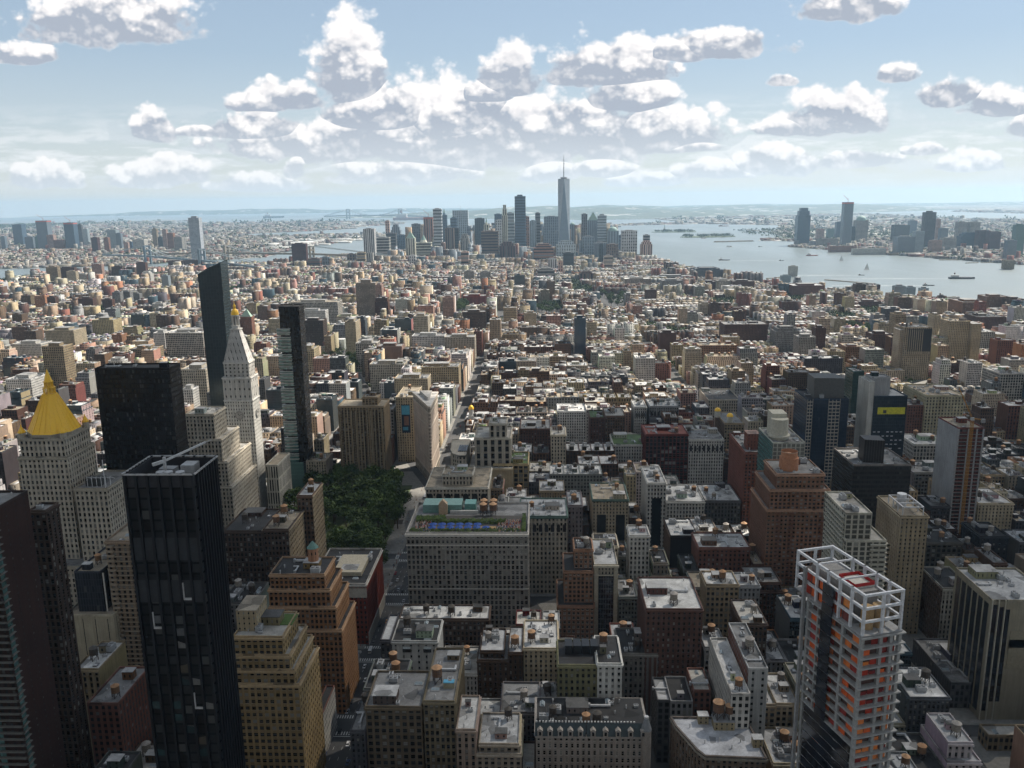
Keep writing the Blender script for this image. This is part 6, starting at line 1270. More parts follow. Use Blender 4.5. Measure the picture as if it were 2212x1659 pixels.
     ('office_building','blue stepped riverside office block with horizontal bands','Z3',1465,1710,650,3220,((.10,.13,.17),.5,8,3.8,.96,.5),dict(top='step',D=70,lm='blue stepped riverside block')),
     ('office_building','white gridded riverside loft with flat roof','Z3',1660,1785,755,None,'loft',dict(yb=850,D=40)),
     ('office_building','long dark brick riverside building','Z3',1785,1965,760,None,'dkbrick',dict(yb=855,D=40)),
     ('office_building','mauve brick block left of the dark brick riverside building','Z3',1545,1660,765,None,'maroon',dict(yb=845,D=40)),
     ('office_building','dark red big box warehouse with pale green roof by the river','Z4',200,460,795,None,'brick',dict(yb=890,D=70,roof='silver',lm='dark red box warehouse')),
     ('residential_tower','small pale tower standing at the river edge','Z4',172,242,640,3330,'pale',dict(D=16)),
     ('residential_tower','white glass block before the small pale river tower','Z4',108,185,715,3100,'palegl',dict(D=20)),
     ('office_building','dark glass riverside block with terraces','Z4',790,910,790,None,'darkgl',dict(yb=890,D=30)),
     ('apartment_building','brown riverside apartment block left of the dark glass block','Z4',708,790,785,None,'brown',dict(yb=890,D=24)),
     ('apartment_building','red brick rounded block with flat roof near the river','Z4',740,915,925,None,'brick',dict(yb=980,D=34)),
     ('residential_tower','first of three small glass towers at the river','Z4',1028,1115,800,None,'palegl',dict(yb=905,D=20)),
     ('residential_tower','second of three small glass towers at the river','Z4',1128,1197,810,None,'palegl',dict(yb=900,D=20)),
     ('residential_tower','third of three small glass towers at the river','Z4',1240,1302,818,None,'palegl',dict(yb=900,D=20)),
     ('apartment_building','bright pink palazzo-like block with stepped top','Z4',1238,1330,850,None,((.50,.12,.16),.5,3,3.4,.4,0),dict(yb=945,top='step',lm='bright pink block')),
     ('office_building','cream low block left of the bright pink block','Z4',1075,1235,885,None,'cream',dict(yb=960,D=30)),
     ('office_building','orange-tan factory block with grid windows near the right shore','Z4',1580,1775,930,None,'orange',dict(yb=1045,D=80,lm='orange-tan factory block')),
     ('office_building','tall orange-tan factory block behind, near the right shore','Z4',1775,1948,885,2240,'orange',dict(D=50)),
     ('office_building','brown warehouse block at the far right shore','Z4',1960,2074,905,2200,'brown',dict(D=50)),
     ('apartment_building','white rectangular tower with brown sides near the right shore','Z4',1520,1572,900,2300,'white',dict(D=20)),
     ('apartment_tower','tan slab tower left of the weathered tan stepped tower','Z4',1035,1120,1030,1700,'tan',dict(D=30)),
     ('apartment_tower','tan slab tower pair right of the weathered tan stepped tower','Z4',1350,1400,1040,1720,'sand',dict(D=30)),
     ('apartment_building','grey wide apartment tower left edge of the right-hand towers','Z4',62,255,1130,1330,'grey',dict(D=40,top='step',vb=('Z4',1340))),
     ('apartment_building','grey-brown apartment tower beside the grey wide tower','Z4',250,388,1215,1290,'concrete',dict(D=34)),
     ('apartment_building','thin dark brown tower behind the grey-brown apartment tower','Z4',388,470,1140,1400,'dkbrick',dict(D=24)),
     ('apartment_building','dark maroon broad apartment block among low roofs','Z4',845,1005,1190,1480,'dkbrick',dict(D=34)),
    ]
    for i, (nm, lb, k, xl, xr, y, Y, st, kw) in enumerate(L): T(nm, lb, k, xl, xr, y, Y, st, seed=200+i, **kw)
def skyline():
    S = [ # downtown, left to right: x0, x1, ytop in crop, Y, style, top, label
     ('Z2',865,955,335,4350,'pale',None,'white and teal slim tower at the left end of the downtown skyline'),
     ('Z2',968,1075,405,4500,'concrete',None,'pale concrete slab tower with few windows, second from the left downtown'),
     ('Z2',1045,1078,270,5200,'pink',None,'tan slender tower peeking above the pale concrete slab'),
     ('Z2',1090,1165,300,5250,'greygl','step','dark stepped tower right of the tan slender tower'),
     ('Z2',1050,1130,370,5050,'darkgrey',None,'dark blocky tower left of the pointed courthouse'),
     ('Z2',1140,1215,385,5150,'bluegl',None,'blue-grey block between the pale slab and the pointed courthouse'),
     ('Z2',1210,1285,410,4450,'limestone','pyramid','pale courthouse tower with a pointed pyramid top'),
     ('Z2',1290,1415,445,4550,'limestone','spire','broad cream municipal building with a tall centre spire'),
     ('Z2',1258,1328,295,5500,'darkgrey',None,'dark flat-topped tower behind the municipal building'),
     ('Z2',1355,1430,240,5300,'rust','crane','brown striped tower with a crane on top'),
     ('Z2',1432,1500,172,4780,((.38,.41,.45),.6,2.2,3.6,.6,.5),None,'tall wavy silver tower'),
     ('Z2',1500,1545,220,5450,'bluegl','spire','dark blue tower with pointed green top right of the silver tower'),
     ('Z2',1530,1600,330,4900,'brown',None,'mauve-brown tower face beside a dark shaft'),
     ('Z2',1592,1640,330,4950,'black',None,'black shaft tower in the middle of downtown'),
     ('Z2',1590,1715,185,5500,'palegl','mast','wide pale tower with a mast, back row of downtown'),
     ('Z2',1655,1722,375,4850,'concrete','step','grey stepped tower in front of the wide pale tower'),
     ('Z2',1572,1625,245,5350,'bluegl',None,'short blue glass tower left of the wide pale tower'),
     ('Z2',1770,1848,250,5150,'darkgl',None,'flat black glass tower standing clear of its neighbours'),
     ('Z2',1845,1885,300,4720,'cream','spire','cream gothic tower with green spire'),
     ('Z2',1822,1960,355,4450,'brown',None,'wide brown slab with ribbed front'),
     ('Z2',1930,1990,215,5300,'bluegl',None,'navy blue square-topped tower'),
     ('Z2',1990,2034,140,4750,'limestone','step','slender limestone hotel tower left of the bright glass tower'),
     ('Z2',2028,2090,205,4950,'palegl',None,'rounded silver-striped tower left of the blue glass tower'),
     ('Z2',1940,2000,262,5050,'pale',None,'white ribbed tower in front of the navy blue tower'),
     ('Z2',1972,2100,440,4300,'maroon','step','dark mauve telephone building with stepped crown'),
     ('Z3',20,108,70,4700,'bluegl','box','bright blue tall glass tower with lit crown left of the spire tower'),
     ('Z3',75,138,235,4900,'rust',None,'reddish tower right of the bright blue glass tower'),
     ('Z3',142,195,268,4850,'palegl',None,'white striped tower between the reddish and dark towers'),
     ('Z3',187,228,205,5200,'darkgrey',None,'dark narrow tower left of the spire tower'),
     ('Z3',258,380,235,4850,'greygl',None,'broad grey glass tower adjoining the spire tower on its left'),
     ('Z3',465,512,300,5100,'greygl','dome','grey tower with curved shoulder right of the spire tower'),
     ('Z3',175,335,455,4200,'rust','step','red-brown stepped building below the spire tower'),
     ('Z3',360,515,430,4350,'palegl','step','white louvred building at the foot of the spire tower'),
     ('Z3',430,478,340,4800,'pink',None,'pink-topped tower at the foot of the spire tower'),
     ('Z3',415,500,530,3800,'darkgl',None,'dark teal glass tower in front of the skyline'),
     ('Z3',563,610,215,4950,'darkgrey',None,'dark twin-edged tower right of the gap'),
     ('Z3',612,702,265,5000,'greygl','pyramid','grey tower with a pale green pyramid top'),
     ('Z3',695,765,226,4900,'palegl','box','tall pale tower with banded top right of the green pyramid'),
     ('Z3',570,665,400,4400,'greygl',None,'dark-roofed grey tower before the green pyramid tower'),
     ('Z3',775,865,352,4850,'greygl','dome','grey tower with a domed top'),
     ('Z3',868,915,385,4700,'bluegl',None,'blue glass block left of the pale gridded bank tower'),
     ('Z3',890,1015,350,4500,'pale',None,'wide pale gridded tower near the right end of downtown'),
     ('Z3',1045,1138,430,4400,'pink','step','brown stepped riverside tower at the right end of downtown'),
     ('Z3',1065,1117,385,4450,'grey',None,'grey shaft rising behind the brown stepped riverside tower'),
     ('Z3',770,860,460,4250,'brown',None,'brown block below the domed grey tower'),
     ('Z3',665,770,450,4300,'greygl',None,'blue-grey block below the pale banded tower'),
     ('Z3',745,815,555,3650,((.42,.36,.3),.6,3,3.5,.4,.2),None,'tan tower with black centre strip before the right skyline'),
     ('Z3',705,740,460,3900,'darkgl',None,'slim dark blue tower before the right skyline'),
     ('Z3',545,660,680,3200,'dkbrick','step','red brick stepped tower before the spire tower'),
     ('Z3',205,345,650,3350,'concrete','step','grey art-deco block left below the spire tower'),
     ('Z3',375,412,600,3500,'pink',None,'narrow pink brick slab left below the spire tower'),
     ('Z3',290,362,580,3700,'pale',None,'small white block left of the narrow pink slab'),
     ('Z2',1660,1720,520,3900,'pink',None,'pink-orange slab in front of the ribbed brown slab'),
     ('Z2',1240,1292,550,4000,'white',None,'white banded hotel tower in front of the municipal building'),
     ('Z2',1195,1245,640,3850,'pink',None,'small tan stepped tower left of the white banded hotel'),
     ('Z2',818,880,525,4250,'tan',None,'tan housing slab at the left foot of downtown'),
     ('Z2',735,800,540,4300,'brown',None,'brown housing block left of the tan housing slab'),
     ('Z2',895,945,530,4150,'concrete',None,'grey housing tower below the white and teal slim tower'),
     ('Z2',420,515,575,4000,'dkbrick',None,'reddish low slab right of the purple-brown housing slab'),
     ('Z2',520,595,565,4050,'greygl',None,'grey-green low tower right of the reddish low slab'),
    ]
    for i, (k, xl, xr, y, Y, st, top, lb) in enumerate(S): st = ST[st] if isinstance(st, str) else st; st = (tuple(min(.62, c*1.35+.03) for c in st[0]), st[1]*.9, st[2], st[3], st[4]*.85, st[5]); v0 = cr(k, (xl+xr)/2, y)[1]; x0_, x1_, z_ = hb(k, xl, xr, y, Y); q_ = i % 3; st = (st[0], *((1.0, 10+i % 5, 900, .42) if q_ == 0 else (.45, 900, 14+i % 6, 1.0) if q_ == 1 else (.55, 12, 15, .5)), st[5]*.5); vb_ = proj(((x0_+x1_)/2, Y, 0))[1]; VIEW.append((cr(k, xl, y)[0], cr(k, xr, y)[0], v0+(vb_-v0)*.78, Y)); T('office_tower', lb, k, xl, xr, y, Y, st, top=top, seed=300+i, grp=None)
    # the tall tapering spire tower
    Y0 = 4650; xa, xb, z = hb('Z3', 372, 468, -60, Y0); cx = (xa+xb)/2; w = 31.0; rot = 0; r = tag(empty('office_tower', (cx, Y0+w, 0)), 'tallest tower downtown, tapering blue glass with chamfered corners and a mast', 'office tower')
    z = 417.0; rot = .03; sq = lambda h, a: [(h*math.cos(a+math.pi/4+i*math.pi/2)*1.4142, h*math.sin(a+math.pi/4+i*math.pi/2)*1.4142) for i in range(4)]
    A, Bq = sq(w, rot), sq(22.3, rot+math.pi/4); b = MB(); c, p = col_of(ST['bluegl']), (3, 4, .9, 1); c = (.24, .33, .42, .8)
    b.prism(A, 0, 56, (.25, .3, .34, .8), p, cap=False)
    for i in range(4):
        j = (i+1) % 4; a0, a1, t0, t1 = A[i], A[j], Bq[i], Bq[(i-1) % 4]
        b.face([(*a0, 56), (*a1, 56), (*t0, z)], c, p, [(0, 0), (62, 0), (31, 361)]); b.face([(*a0, 56), (*t0, z), (*t1, z)], (.42, .48, .55, .8), p, [(22, 0), (44, 361), (0, 361)])
    b.build('wall', ['facade'], r); g = MB(); g.prism(Bq, z-1, z+1, (.3, .3, .3, .6)); g.build('roof', ['roofing'], r)
    b = MB(); b.cyl(0, 0, z, z+6, 16, n=20, col=(.25, .27, .3, .5)); b.cyl(0, 0, z+6, z+9, 19, n=20, col=(.4, .42, .45, .5)); b.cyl(0, 0, z+9, 541, 3.0, .7, n=8, col=(.35, .36, .38, .5)); [b.cyl(0, 0, zz, zz+2, 4.2, n=8, col=(.3, .3, .32, .5)) for zz in (450, 475, 497, 515)]; b.build('mast', ['plain'], r)
    FOOT.append((cx-32, Y0, cx+32, Y0+64)); SOLID.append((cx-28, Y0, 0, cx+28, Y0+60, 400, 'office_tower')); p_ = proj((cx, Y0, 250)); LAND.append((p_[0], p_[1], 'tallest spire tower'))
    # across the water, right
    J = [(247,350,165,465,'bluegl','step','tall tapered blue tower alone at the left of the far shore towers'),(620,695,118,470,'greygl','crane','tallest grey tower of the far shore, crane on top'),
     (556,612,280,420,'bluegl',None,'short dark blue tower left of the crane-topped tower'),(663,745,325,445,'darkgl','box','dark teal tower with angled front at the crane-topped tower'),(717,815,265,445,'concrete','dome','grey round-shouldered tower right of the dark teal tower'),
     (400,458,335,420,'pink',None,'pinkish low tower right of the tall tapered blue tower'),(485,540,335,410,'teal',None,'pale green low tower on the far shore'),(1028,1150,305,445,'darkgl',None,'wide dark glass tower, left of the striped far-shore tower'),
     (1153,1210,268,380,'bluegl',None,'navy tower behind the wide dark glass tower'),(1052,1195,400,540,'greygl',None,'grey sloped waterfront block'),(1195,1270,355,535,'palegl',None,'silver-grey tower at the water edge right of the grey sloped block'),
     (1280,1365,200,490,'darkgrey','box','tall dark tower with pale horizontal bands on the far shore'),(1366,1402,255,450,'pink',None,'pink thin tower right of the banded far-shore tower'),(1402,1462,330,480,'greygl',None,'blue-grey mid tower, far shore'),
     (1330,1412,430,535,'pink',None,'tan waterfront block in front of the banded tower'),(1425,1528,410,515,'concrete',None,'pale terrace block on the far waterfront'),(1545,1620,280,460,'concrete',None,'left of twin grey slabs on the far shore'),
     (1645,1722,280,460,'concrete',None,'right of twin grey slabs on the far shore'),(1570,1710,365,500,'bluegl','step','dark stepped glass block below the twin grey slabs'),(1712,1800,350,505,'maroon',None,'maroon tower left of its double'),(1800,1890,360,512,'maroon',None,'maroon tower right of its double'),
     (1945,2020,430,590,'greygl',None,'grey tower at the far right waterfront'),(2015,2090,300,560,'teal',None,'green glass tower at the far right edge'),(1925,2000,590,660,'tan',None,'low tan ferry terminal on the right shore'),(345,395,435,475,'greygl',None,'low block at the foot of the tall tapered blue tower'),
     (400,570,415,480,'concrete',None,'long low grey block on the far waterfront'),(500,720,475,520,'rust',None,'long pinkish pier terminal with arches'),(690,960,495,540,'pale',None,'long white pier building on the far shore')]
    for i, (xl, xr, y, yb, st, top, lb) in enumerate(J): T('office_tower' if i < 23 else 'waterfront_building', lb, 'Z4', xl, xr, y, None, st, yb=yb, top=top if top else ('none' if i > 22 else None), seed=400+i, D=None if i < 23 else 30)
    K = [(95,170,300,470,'bluegl',None,'dark blue tower at the far left edge of the east shore'),(285,375,268,500,'greygl','crane','tall grey tower under construction with red top on the east shore'),(512,590,285,500,'bluegl','crane','blue netted tower with crane on the east shore'),
     (622,655,300,470,'darkgrey','box','slim dark tower right of the blue netted tower'),(668,705,335,470,'palegl',None,'slim pale tower right of the slim dark tower'),(197,262,400,500,'greygl',None,'grey-green tower left of the tall grey construction tower'),
     (278,328,395,500,'teal',None,'teal block before the tall grey construction tower'),(375,430,385,500,'pink',None,'pinkish block right of the tall grey construction tower'),(430,520,425,500,'rust',None,'wide orange-brown low block on the east shore'),
     (735,785,405,530,'maroon',None,'dark maroon slab on the east shore'),(838,875,405,530,'rust',None,'reddish thin tower on the east shore'),(862,935,345,500,'palegl',None,'pale green civic tower, left of its darker neighbour'),(935,975,370,500,'greygl',None,'grey tower with a blue top beside the civic tower'),
     (1070,1165,420,500,'pale',None,'wide white court block on the east shore'),(1228,1265,335,480,'tan','box','clock-topped brown tower in the eastern downtown'),(1275,1315,400,490,'darkgrey',None,'dark block right of the clock-topped tower'),(1310,1345,340,490,'pink',None,'pink tall slab of the eastern downtown'),
     (1350,1400,370,500,'rust',None,'brown-orange slab of the eastern downtown'),(1405,1470,400,520,'concrete',None,'grey wide slab by the silver riverside tower'),(1465,1495,400,510,'concrete',None,'thin grey slab touching the wide grey slab'),(0,35,395,500,'greygl',None,'blue-grey tower cut by the left picture edge'),
     (1035,1065,440,510,'bluegl',None,'small navy block before the white court block'),(1000,1035,445,540,'pink',None,'striped thin tower before the suspension bridge')]
    for i, (xl, xr, y, yb, st, top, lb) in enumerate(K): T('office_tower', lb, 'Z1', xl, xr, y, None, st, yb=yb, top=top, seed=450+i)
def bridges():
    def susp(label, A, B, t0, t1, zt, zd, thick, towers=(.28, .72), name='suspension_bridge', col=(.20, .24, .27, .6), sag=None):
        A, B = Vector((*A, 0)), Vector((*B, 0)); r = tag(empty(name, A), label, 'bridge'); d = B-A; L = d.length; u = d/L; n = Vector((-u.y, u.x, 0))
        f = lambda s, o, z: tuple(u*s*L+n*o+Vector((0, 0, z)))
        b = MB(); b.bar(f(0, 0, zd*.7), f(towers[0], 0, zd), thick, col); b.bar(f(towers[0], 0, zd), f(towers[1], 0, zd), thick, col); b.bar(f(towers[1], 0, zd), f(1, 0, zd*.7), thick, col); b.build('deck', ['plain'], r)
        for t in towers:
            b = MB(); [b.bar(f(t, o, -2), f(t, o, zt), thick*1.1, col) for o in (-thick*1.6, thick*1.6)]; [b.bar(f(t, -thick*1.6, z), f(t, thick*1.6, z), thick, col) for z in (zt-3, zd+(zt-zd)*.5)]; b.build('tower', ['plain'], r)
        for o in (-thick*1.6, thick*1.6):
            b = MB(); pts = []; m = 16
            for i in range(m+1): s = towers[0]+(towers[1]-towers[0])*i/m; q = (2*i/m-1)**2; pts.append(f(s, o, zd+4+(zt-zd-4)*q))
            pts = [f(0, o, zd*.8)]+pts+[f(1, o, zd*.8)]
            for p, q in zip(pts, pts[1:]): b.bar(p, q, thick*.28, (.35, .4, .43, .6))
            for p in pts[2:-2]: b.bar(p, (p[0], p[1], zd), thick*.12, (.35, .4, .43, .6))
            b.build('cable', ['plain'], r)
    a, c = on_ground(*cr('Z2', 560, 252)), on_ground(*cr('Z2', 1400, 262)); 
    ta, tb = Vector((*ll(40.6095, -74.0385), 0)), Vector((*ll(40.6035, -74.0525), 0))
    ta = Vector((*[q for q in on_ground(*cr('Z2', 748, 252))], 0)); tb = Vector((*[q for q in on_ground(*cr('Z2', 1170, 254))], 0)); d = tb-ta; A = ta-d*.5; B = tb+d*.5
    zt = on_front(*cr('Z2', 748, 175), ta.y)[1]
    susp('hazy long suspension bridge far out at the mouth of the bay', (A.x, A.y), (B.x, B.y), 0, 0, zt, zt*.36, 24, towers=(.25, .75))
    A, B = ll(40.7155, -73.9945), ll(40.6990, -73.9870); susp('blue steel suspension bridge with looping cables behind the left roofs', A, B, 0, 0, 98, 42, 9, towers=(.36, .68), col=(.16, .22, .27, .6))
    A, B = ll(40.7115, -74.0030), ll(40.7000, -73.9900); susp('low stone-towered bridge near the silver riverside tower', A, B, 0, 0, 84, 41, 10, towers=(.33, .67), col=(.28, .25, .2, .7))
def statue():
    x, y = on_ground(*cr('Z3', 1235, 352)); zt = on_front(*cr('Z3', 1237, 290), y)[1]; k = zt/93.0
    r = tag(empty('statue', (x, y, 1.4)), 'green robed statue raising a torch on a stone pedestal on its island', 'statue'); b = MB()
    b.prism([(22*k*math.cos(a+(.0 if i % 2 else 0))*(1 if i % 2 else .72), 22*k*math.sin(a)*(1 if i % 2 else .72)) for i, a in enumerate([i*math.pi/11 for i in range(22)])], 0, 9*k, (.36, .33, .28, .7)); b.loft([(-10*k, -10*k), (10*k, -10*k), (10*k, 10*k), (-10*k, 10*k)], 9*k, [(-7*k, -7*k), (7*k, -7*k), (7*k, 7*k), (-7*k, 7*k)], 45*k, (.38, .35, .3, .7)); b.build('pedestal', ['plain'], r)
    g = MB(); c = (.16, .30, .25, .6); prof = [(4.6, 45), (4.2, 55), (3.8, 64), (3.6, 72), (3.9, 77), (2.2, 79.5), (1.3, 80.5), (1.5, 82), (1.3, 84), (.3, 85.5)]
    for (ra, za), (rb, zb) in zip(prof, prof[1:]): g.cyl(0, 0, za*k, zb*k, ra*k, rb*k, n=12, col=c, cap=False)
    g.bar((2.5*k, 0, 76*k), (4.6*k, 0, 88*k), 1.7*k, c); g.cyl(4.7*k, 0, 88*k, 90*k, 1.5*k, n=8, col=c); g.cyl(4.7*k, 0, 90*k, 93*k, 1.0*k, .1, n=8, col=(.7, .5, .1, .4)); g.bar((-2.6*k, -2*k, 75*k), (-4.0*k, -3*k, 69*k), 1.6*k, c); [g.bar((0, 0, 83.8*k), (2.6*k*math.cos(a), 0, (84+2.6*math.sin(a))*k), .35*k, c) for a in [i*math.pi/6 for i in range(7)]]; g.build('figure', ['plain'], r)
# ================================================================ the ordinary city: lots in street blocks
PAL = [('red brick','brick',(.22,.095,.072)),('brown brick','brown',(.15,.095,.065)),('tan','tan',(.38,.29,.19)),('cream','cream',(.50,.43,.32)),('grey','grey',(.27,.27,.265)),('white','white',(.58,.56,.52)),
       ('orange brick','orange',(.36,.18,.10)),('dark brick','dkbrick',(.11,.06,.045)),('pinkish brick','pink',(.40,.24,.19)),('dark grey','darkgrey',(.10,.10,.105)),('sand-coloured','sand',(.44,.36,.25))]
RPAL = [('white', .28), ('silver', .24), ('grey', .15), ('black', .15), ('tan', .12), ('pale', .06)]
def inside(poly, x, y):
    c = False; n = len(poly); j = n-1
    for i in range(n):
        xi, yi = poly[i]; xj, yj = poly[j]
        if (yi > y) != (yj > y) and x < (xj-xi)*(y-yi)/(yj-yi)+xi: c = not c
        j = i
    return c
GREEN = []        # wooded patches on the ground: x, y, rx, ry
def green_patches():
    for k, x0, x1, y0, y1 in [('Z2',1612,1740,935,1010),('Z3',195,390,955,1030),('Z3',725,915,870,975),('Z3',500,535,760,840),('Z1',525,620,985,1035),('Z1',760,900,965,1015),
        ('Z1',1860,2070,790,860),('Z1',1255,1350,690,735),('Z1',10,370,700,765),('Z1',240,350,1330,1400),('Z4',130,250,885,920),('Z4',480,620,1025,1055),('Z4',800,890,990,1025),('Z4',655,760,1135,1195),
        ('Z3',1100,1180,1120,1160),('Z3',1310,1400,1160,1240),('Z3',1640,1780,910,950),('Z3',590,660,810,850),('Z1',130,200,300,330),('Z4',100,240,335,415),('Z4',820,1010,330,400)]:
        a, c = on_ground(*cr(k, x0, y1)), on_ground(*cr(k, x1, y0)); GREEN.append(((a[0]+c[0])/2, (a[1]+c[1])/2, abs(c[0]-a[0])/2+4, abs(c[1]-a[1])/2+4)); VIEW.append((cr(k, x0, y1)[0]+2, cr(k, x1, y1)[0]-2, cr(k, x0, y1)[1]-1, a[1]))
def zone(x, y, rr):
    """height, lot width range"""
    q = rr.random()
    if y < 1000:
        if -128 < x < 505: return rr.uniform(22, 50), (9, 24)
        if x >= 505: return (rr.uniform(12, 24) if q < .68 else rr.uniform(30, 62)), (10, 26)
        return (rr.uniform(16, 34) if q < .7 else rr.uniform(36, 62)), (9, 22)
    if y < 1560:
        if -384 < x < 241: return rr.uniform(24, 50), (13, 32)
        return ((rr.uniform(12, 22), (8, 18)) if q < .74 else (rr.uniform(28, 56), (16, 34)))
    if y < 2750:
        if -470 < x < 20: return (rr.uniform(22, 44) if q < .82 else rr.uniform(44, 68)), (15, 38)
        if 20 <= x < 260: return (rr.uniform(15, 32) if q < .88 else rr.uniform(34, 50)), (10, 26)
        return ((rr.uniform(11, 18), (8, 18)) if q < .87 else (rr.uniform(22, 46), (16, 36)))
    if y < 3500: return ((rr.uniform(16, 32), (12, 32)) if -520 < x < 420 else ((rr.uniform(11, 20) if q < .9 else rr.uniform(28, 48)), (9, 22)))
    if y < 4250: return (rr.uniform(13, 26) if q < .9 else rr.uniform(30, 48)), (14, 30)
    if -850 < x < 420: return (rr.uniform(24, 60) if q < (.75 if y < 4650 else .3) else rr.uniform(70, 175)), (20, 40)
    return rr.uniform(12, 24), (12, 28)
LOTS = []
def clamp_view(x0, x1, y0, y1, h):
    a, c = proj((x0, y1, h)), proj((x1, y1, h)); lo, hi = min(a[0], c[0]), max(a[0], c[0])
    for (v0, v1, yb, Y) in VIEW:
        if y0 < Y-2 and hi > v0+2 and lo < v1-2:
            z = on_front((lo+hi)/2, yb, y1)[1]
            if z < h: h = z
    return h
def make_lots():
    rr = random.Random(21)
    AVs = [(-2300,-2110),(-2095,-1905),(-1890,-1700),(-1685,-1475),(-1460,-1265),(-1250, -1075), (-1045, -880), (-850, -678), (-646, -545), (-517, -412), (-384, -282), (-252, -128), (-96, 211), (241, 490), (520, 770), (800, 1045), (1075, 1250), (1265, 1450)]
    y = st_y(33)
    rows = []
    while y < 5850:
        bl = 80 if y < 2790 else 88
        rows.append((y+8.5, y+bl-8.5)); y += bl
    for ri, (ya, yb) in enumerate(rows):
        ym = (ya+yb)/2
        cuts = sorted(rr.uniform(80, 150) for _ in range(40)); rr.shuffle(cuts)
        if ri % 4 == 0 or ri < 30 and ym < 2350: fr = cuts
        edges = [-2300]
        for q_ in fr: edges.append(edges[-1]+q_)
        avs = AVs if ym < 1560 else [(a, c-10) for a, c in zip(edges, edges[1:])] if ym > 2350 else [(a+18*math.sin(ri*.37+a), c+18*math.sin(ri*.37+a)) for a, c in AVs] if ym < 2790 else [(a+q*(c-a)/2+5, a+(q+1)*(c-a)/2-5) for a, c in AVs for q in (0, 1)]
        for a, c in avs:
            # quick view test
            p = proj(((a+c)/2, ym, 20)); 
            if p[0] < -700 or p[0] > 2212+700: continue
            gap = rr.uniform(1, 5) if ym < 1560 and -384 < a < 241 else rr.uniform(8, 14)
            half = (yb-ya-gap)/2
            for side in (0, 1):
                y0, y1 = (ya, ya+half) if side == 0 else (yb-half, yb)
                blocked = sorted([(f[0], f[2]) for f in FOOT if f[1] < y1-1.5 and f[3] > y0+1.5])
                blocked += [(g[0]-g[2], g[0]+g[2]) for g in GREEN if abs((y0+y1)/2-g[1]) < g[3]+half*.4]
                if ym < 900: t = ((y0+y1)/2-14)/891; bx = 218-t*358; blocked.append((bx-17, bx+17))
                elif ym < 1500: t = ((y0+y1)/2-905)/565; bx = -139-t*199; blocked.append((bx-14, bx+14))
                if 600 < ym < 866: blocked.append((-252, -128))
                if 836 < ym < 1000: blocked.append((-176, -92))
                if 1480 < ym < 1635: blocked.append((-440, -312))
                blocked.sort(); x = a
                while x < c-4:
                    h, (w0, w1) = zone(x, ym, rr); w = rr.uniform(w0, w1); x1 = min(x+w, c)
                    if c-x1 < 5: x1 = c
                    hit = [q for q in blocked if q[0] < x1 and q[1] > x]
                    if hit:
                        q = hit[0]
                        if q[0]-x > 5: x1 = q[0]
                        else: x = max(q[1], x+.1); continue
                    if x1-x < 4: x = x1; continue
                    xa, xb = x+.02, x1-.03; x = x1
                    if not inside(MANH, (xa+xb)/2, ym) or (xa > 1150 and rr.random() < .5): continue
                    d = half*(1 if h > 26 else rr.uniform(.72, 1)); u0, u1 = (y0, y0+d) if side == 0 else (y1-d, y1)
                    pp = proj(((xa+xb)/2, u0, h))
                    if pp[0] < -520 or pp[0] > 2760 or u1 < 130: continue
                    h = clamp_view(xa, xb, u0, u1, h)
                    if h < 4.5:
                        if h < 0: continue
                        h = 4.5
                    sd = rr.randrange(1 << 30)
                    if h < 40 and LOTS and rr.random() < .55 and abs(LOTS[-1][2]-xa) < .3 and LOTS[-1][4] < 45 and abs(LOTS[-1][1]-u0) < 9: sd = LOTS[-1][5]; u0, u1 = LOTS[-1][1], LOTS[-1][3]; h = min(clamp_view(xa, xb, u0, u1, 999), LOTS[-1][4]+rr.choice((0, 0, .6, -.6)))
                    LOTS.append([xa, u0, xb, u1, h, sd])
def lot_spec(L):
    xa, y0, xb, y1, h, seed = L; rr = random.Random(seed); w = xb-xa; q = rr.random()
    wts = [1.7, 2.0, 3.0, 3.2, 1.8, 1.8, .7, 1.5, 1.3, .8, 3.0] if y0 > 1300 else [.9, 2.0, 2.2, 1.8, 3.0, 1.2, .3, 2.2, .3, 2.8, 2.0]
    pi = rr.choices(range(11), wts)[0]; base = PAL[pi][2]; k = rr.uniform(.72, 1.22) if y0 > 1000 else rr.uniform(.42, .92); col = tuple(min(.7, c*k*rr.uniform(.94, 1.06)) for c in base)
    fl = rr.uniform(3.0, 4.0) if h > 20 else rr.uniform(3.0, 3.4); st = (col, rr.uniform(.48, .66), rr.uniform(2.2, 3.6), fl, rr.uniform(.36, .66), 0)
    if y0 > 4200 and h > 50 and rr.random() < .5: g_ = rr.uniform(.2, .44); st = ((g_, g_*1.15, g_*1.3), .7, 2.4, 4, .7, .7); pi = 4
    elif h > 30 and rr.random() < .07: st = ((.04, .07, .09), .82, 1.6, 3.6, .9, .9); pi = 9
    side = (tuple(c*rr.uniform(.8, 1.1) for c in col), .45, rr.uniform(4, 8), fl, 0 if rr.random() < .55 else rr.uniform(.12, .3), 0)
    roof = rr.choices([r[0] for r in RPAL], [r[1] for r in RPAL] if y0 < 1500 else [.17, .24, .20, .13, .18, .08])[0]
    tiers = [(xa, y0, xb, y1, 0, h)]
    if h > 26 and w > 12 and rr.random() < .4:
        a = rr.uniform(.78, .9); ins = rr.uniform(1.5, 3.5); tiers = [(xa, y0, xb, y1, 0, h*a), (xa+ins*rr.random(), y0+ins, xb-ins*rr.random(), y1-ins*.6, h*a, h)]
    nt = 1 if (h > 20 and w > 9 and rr.random() < .55) else 0
    return dict(col=col, pi=pi, st=st, side=side, roof=roof, tiers=tiers, nt=nt, rr=rr, h=h)
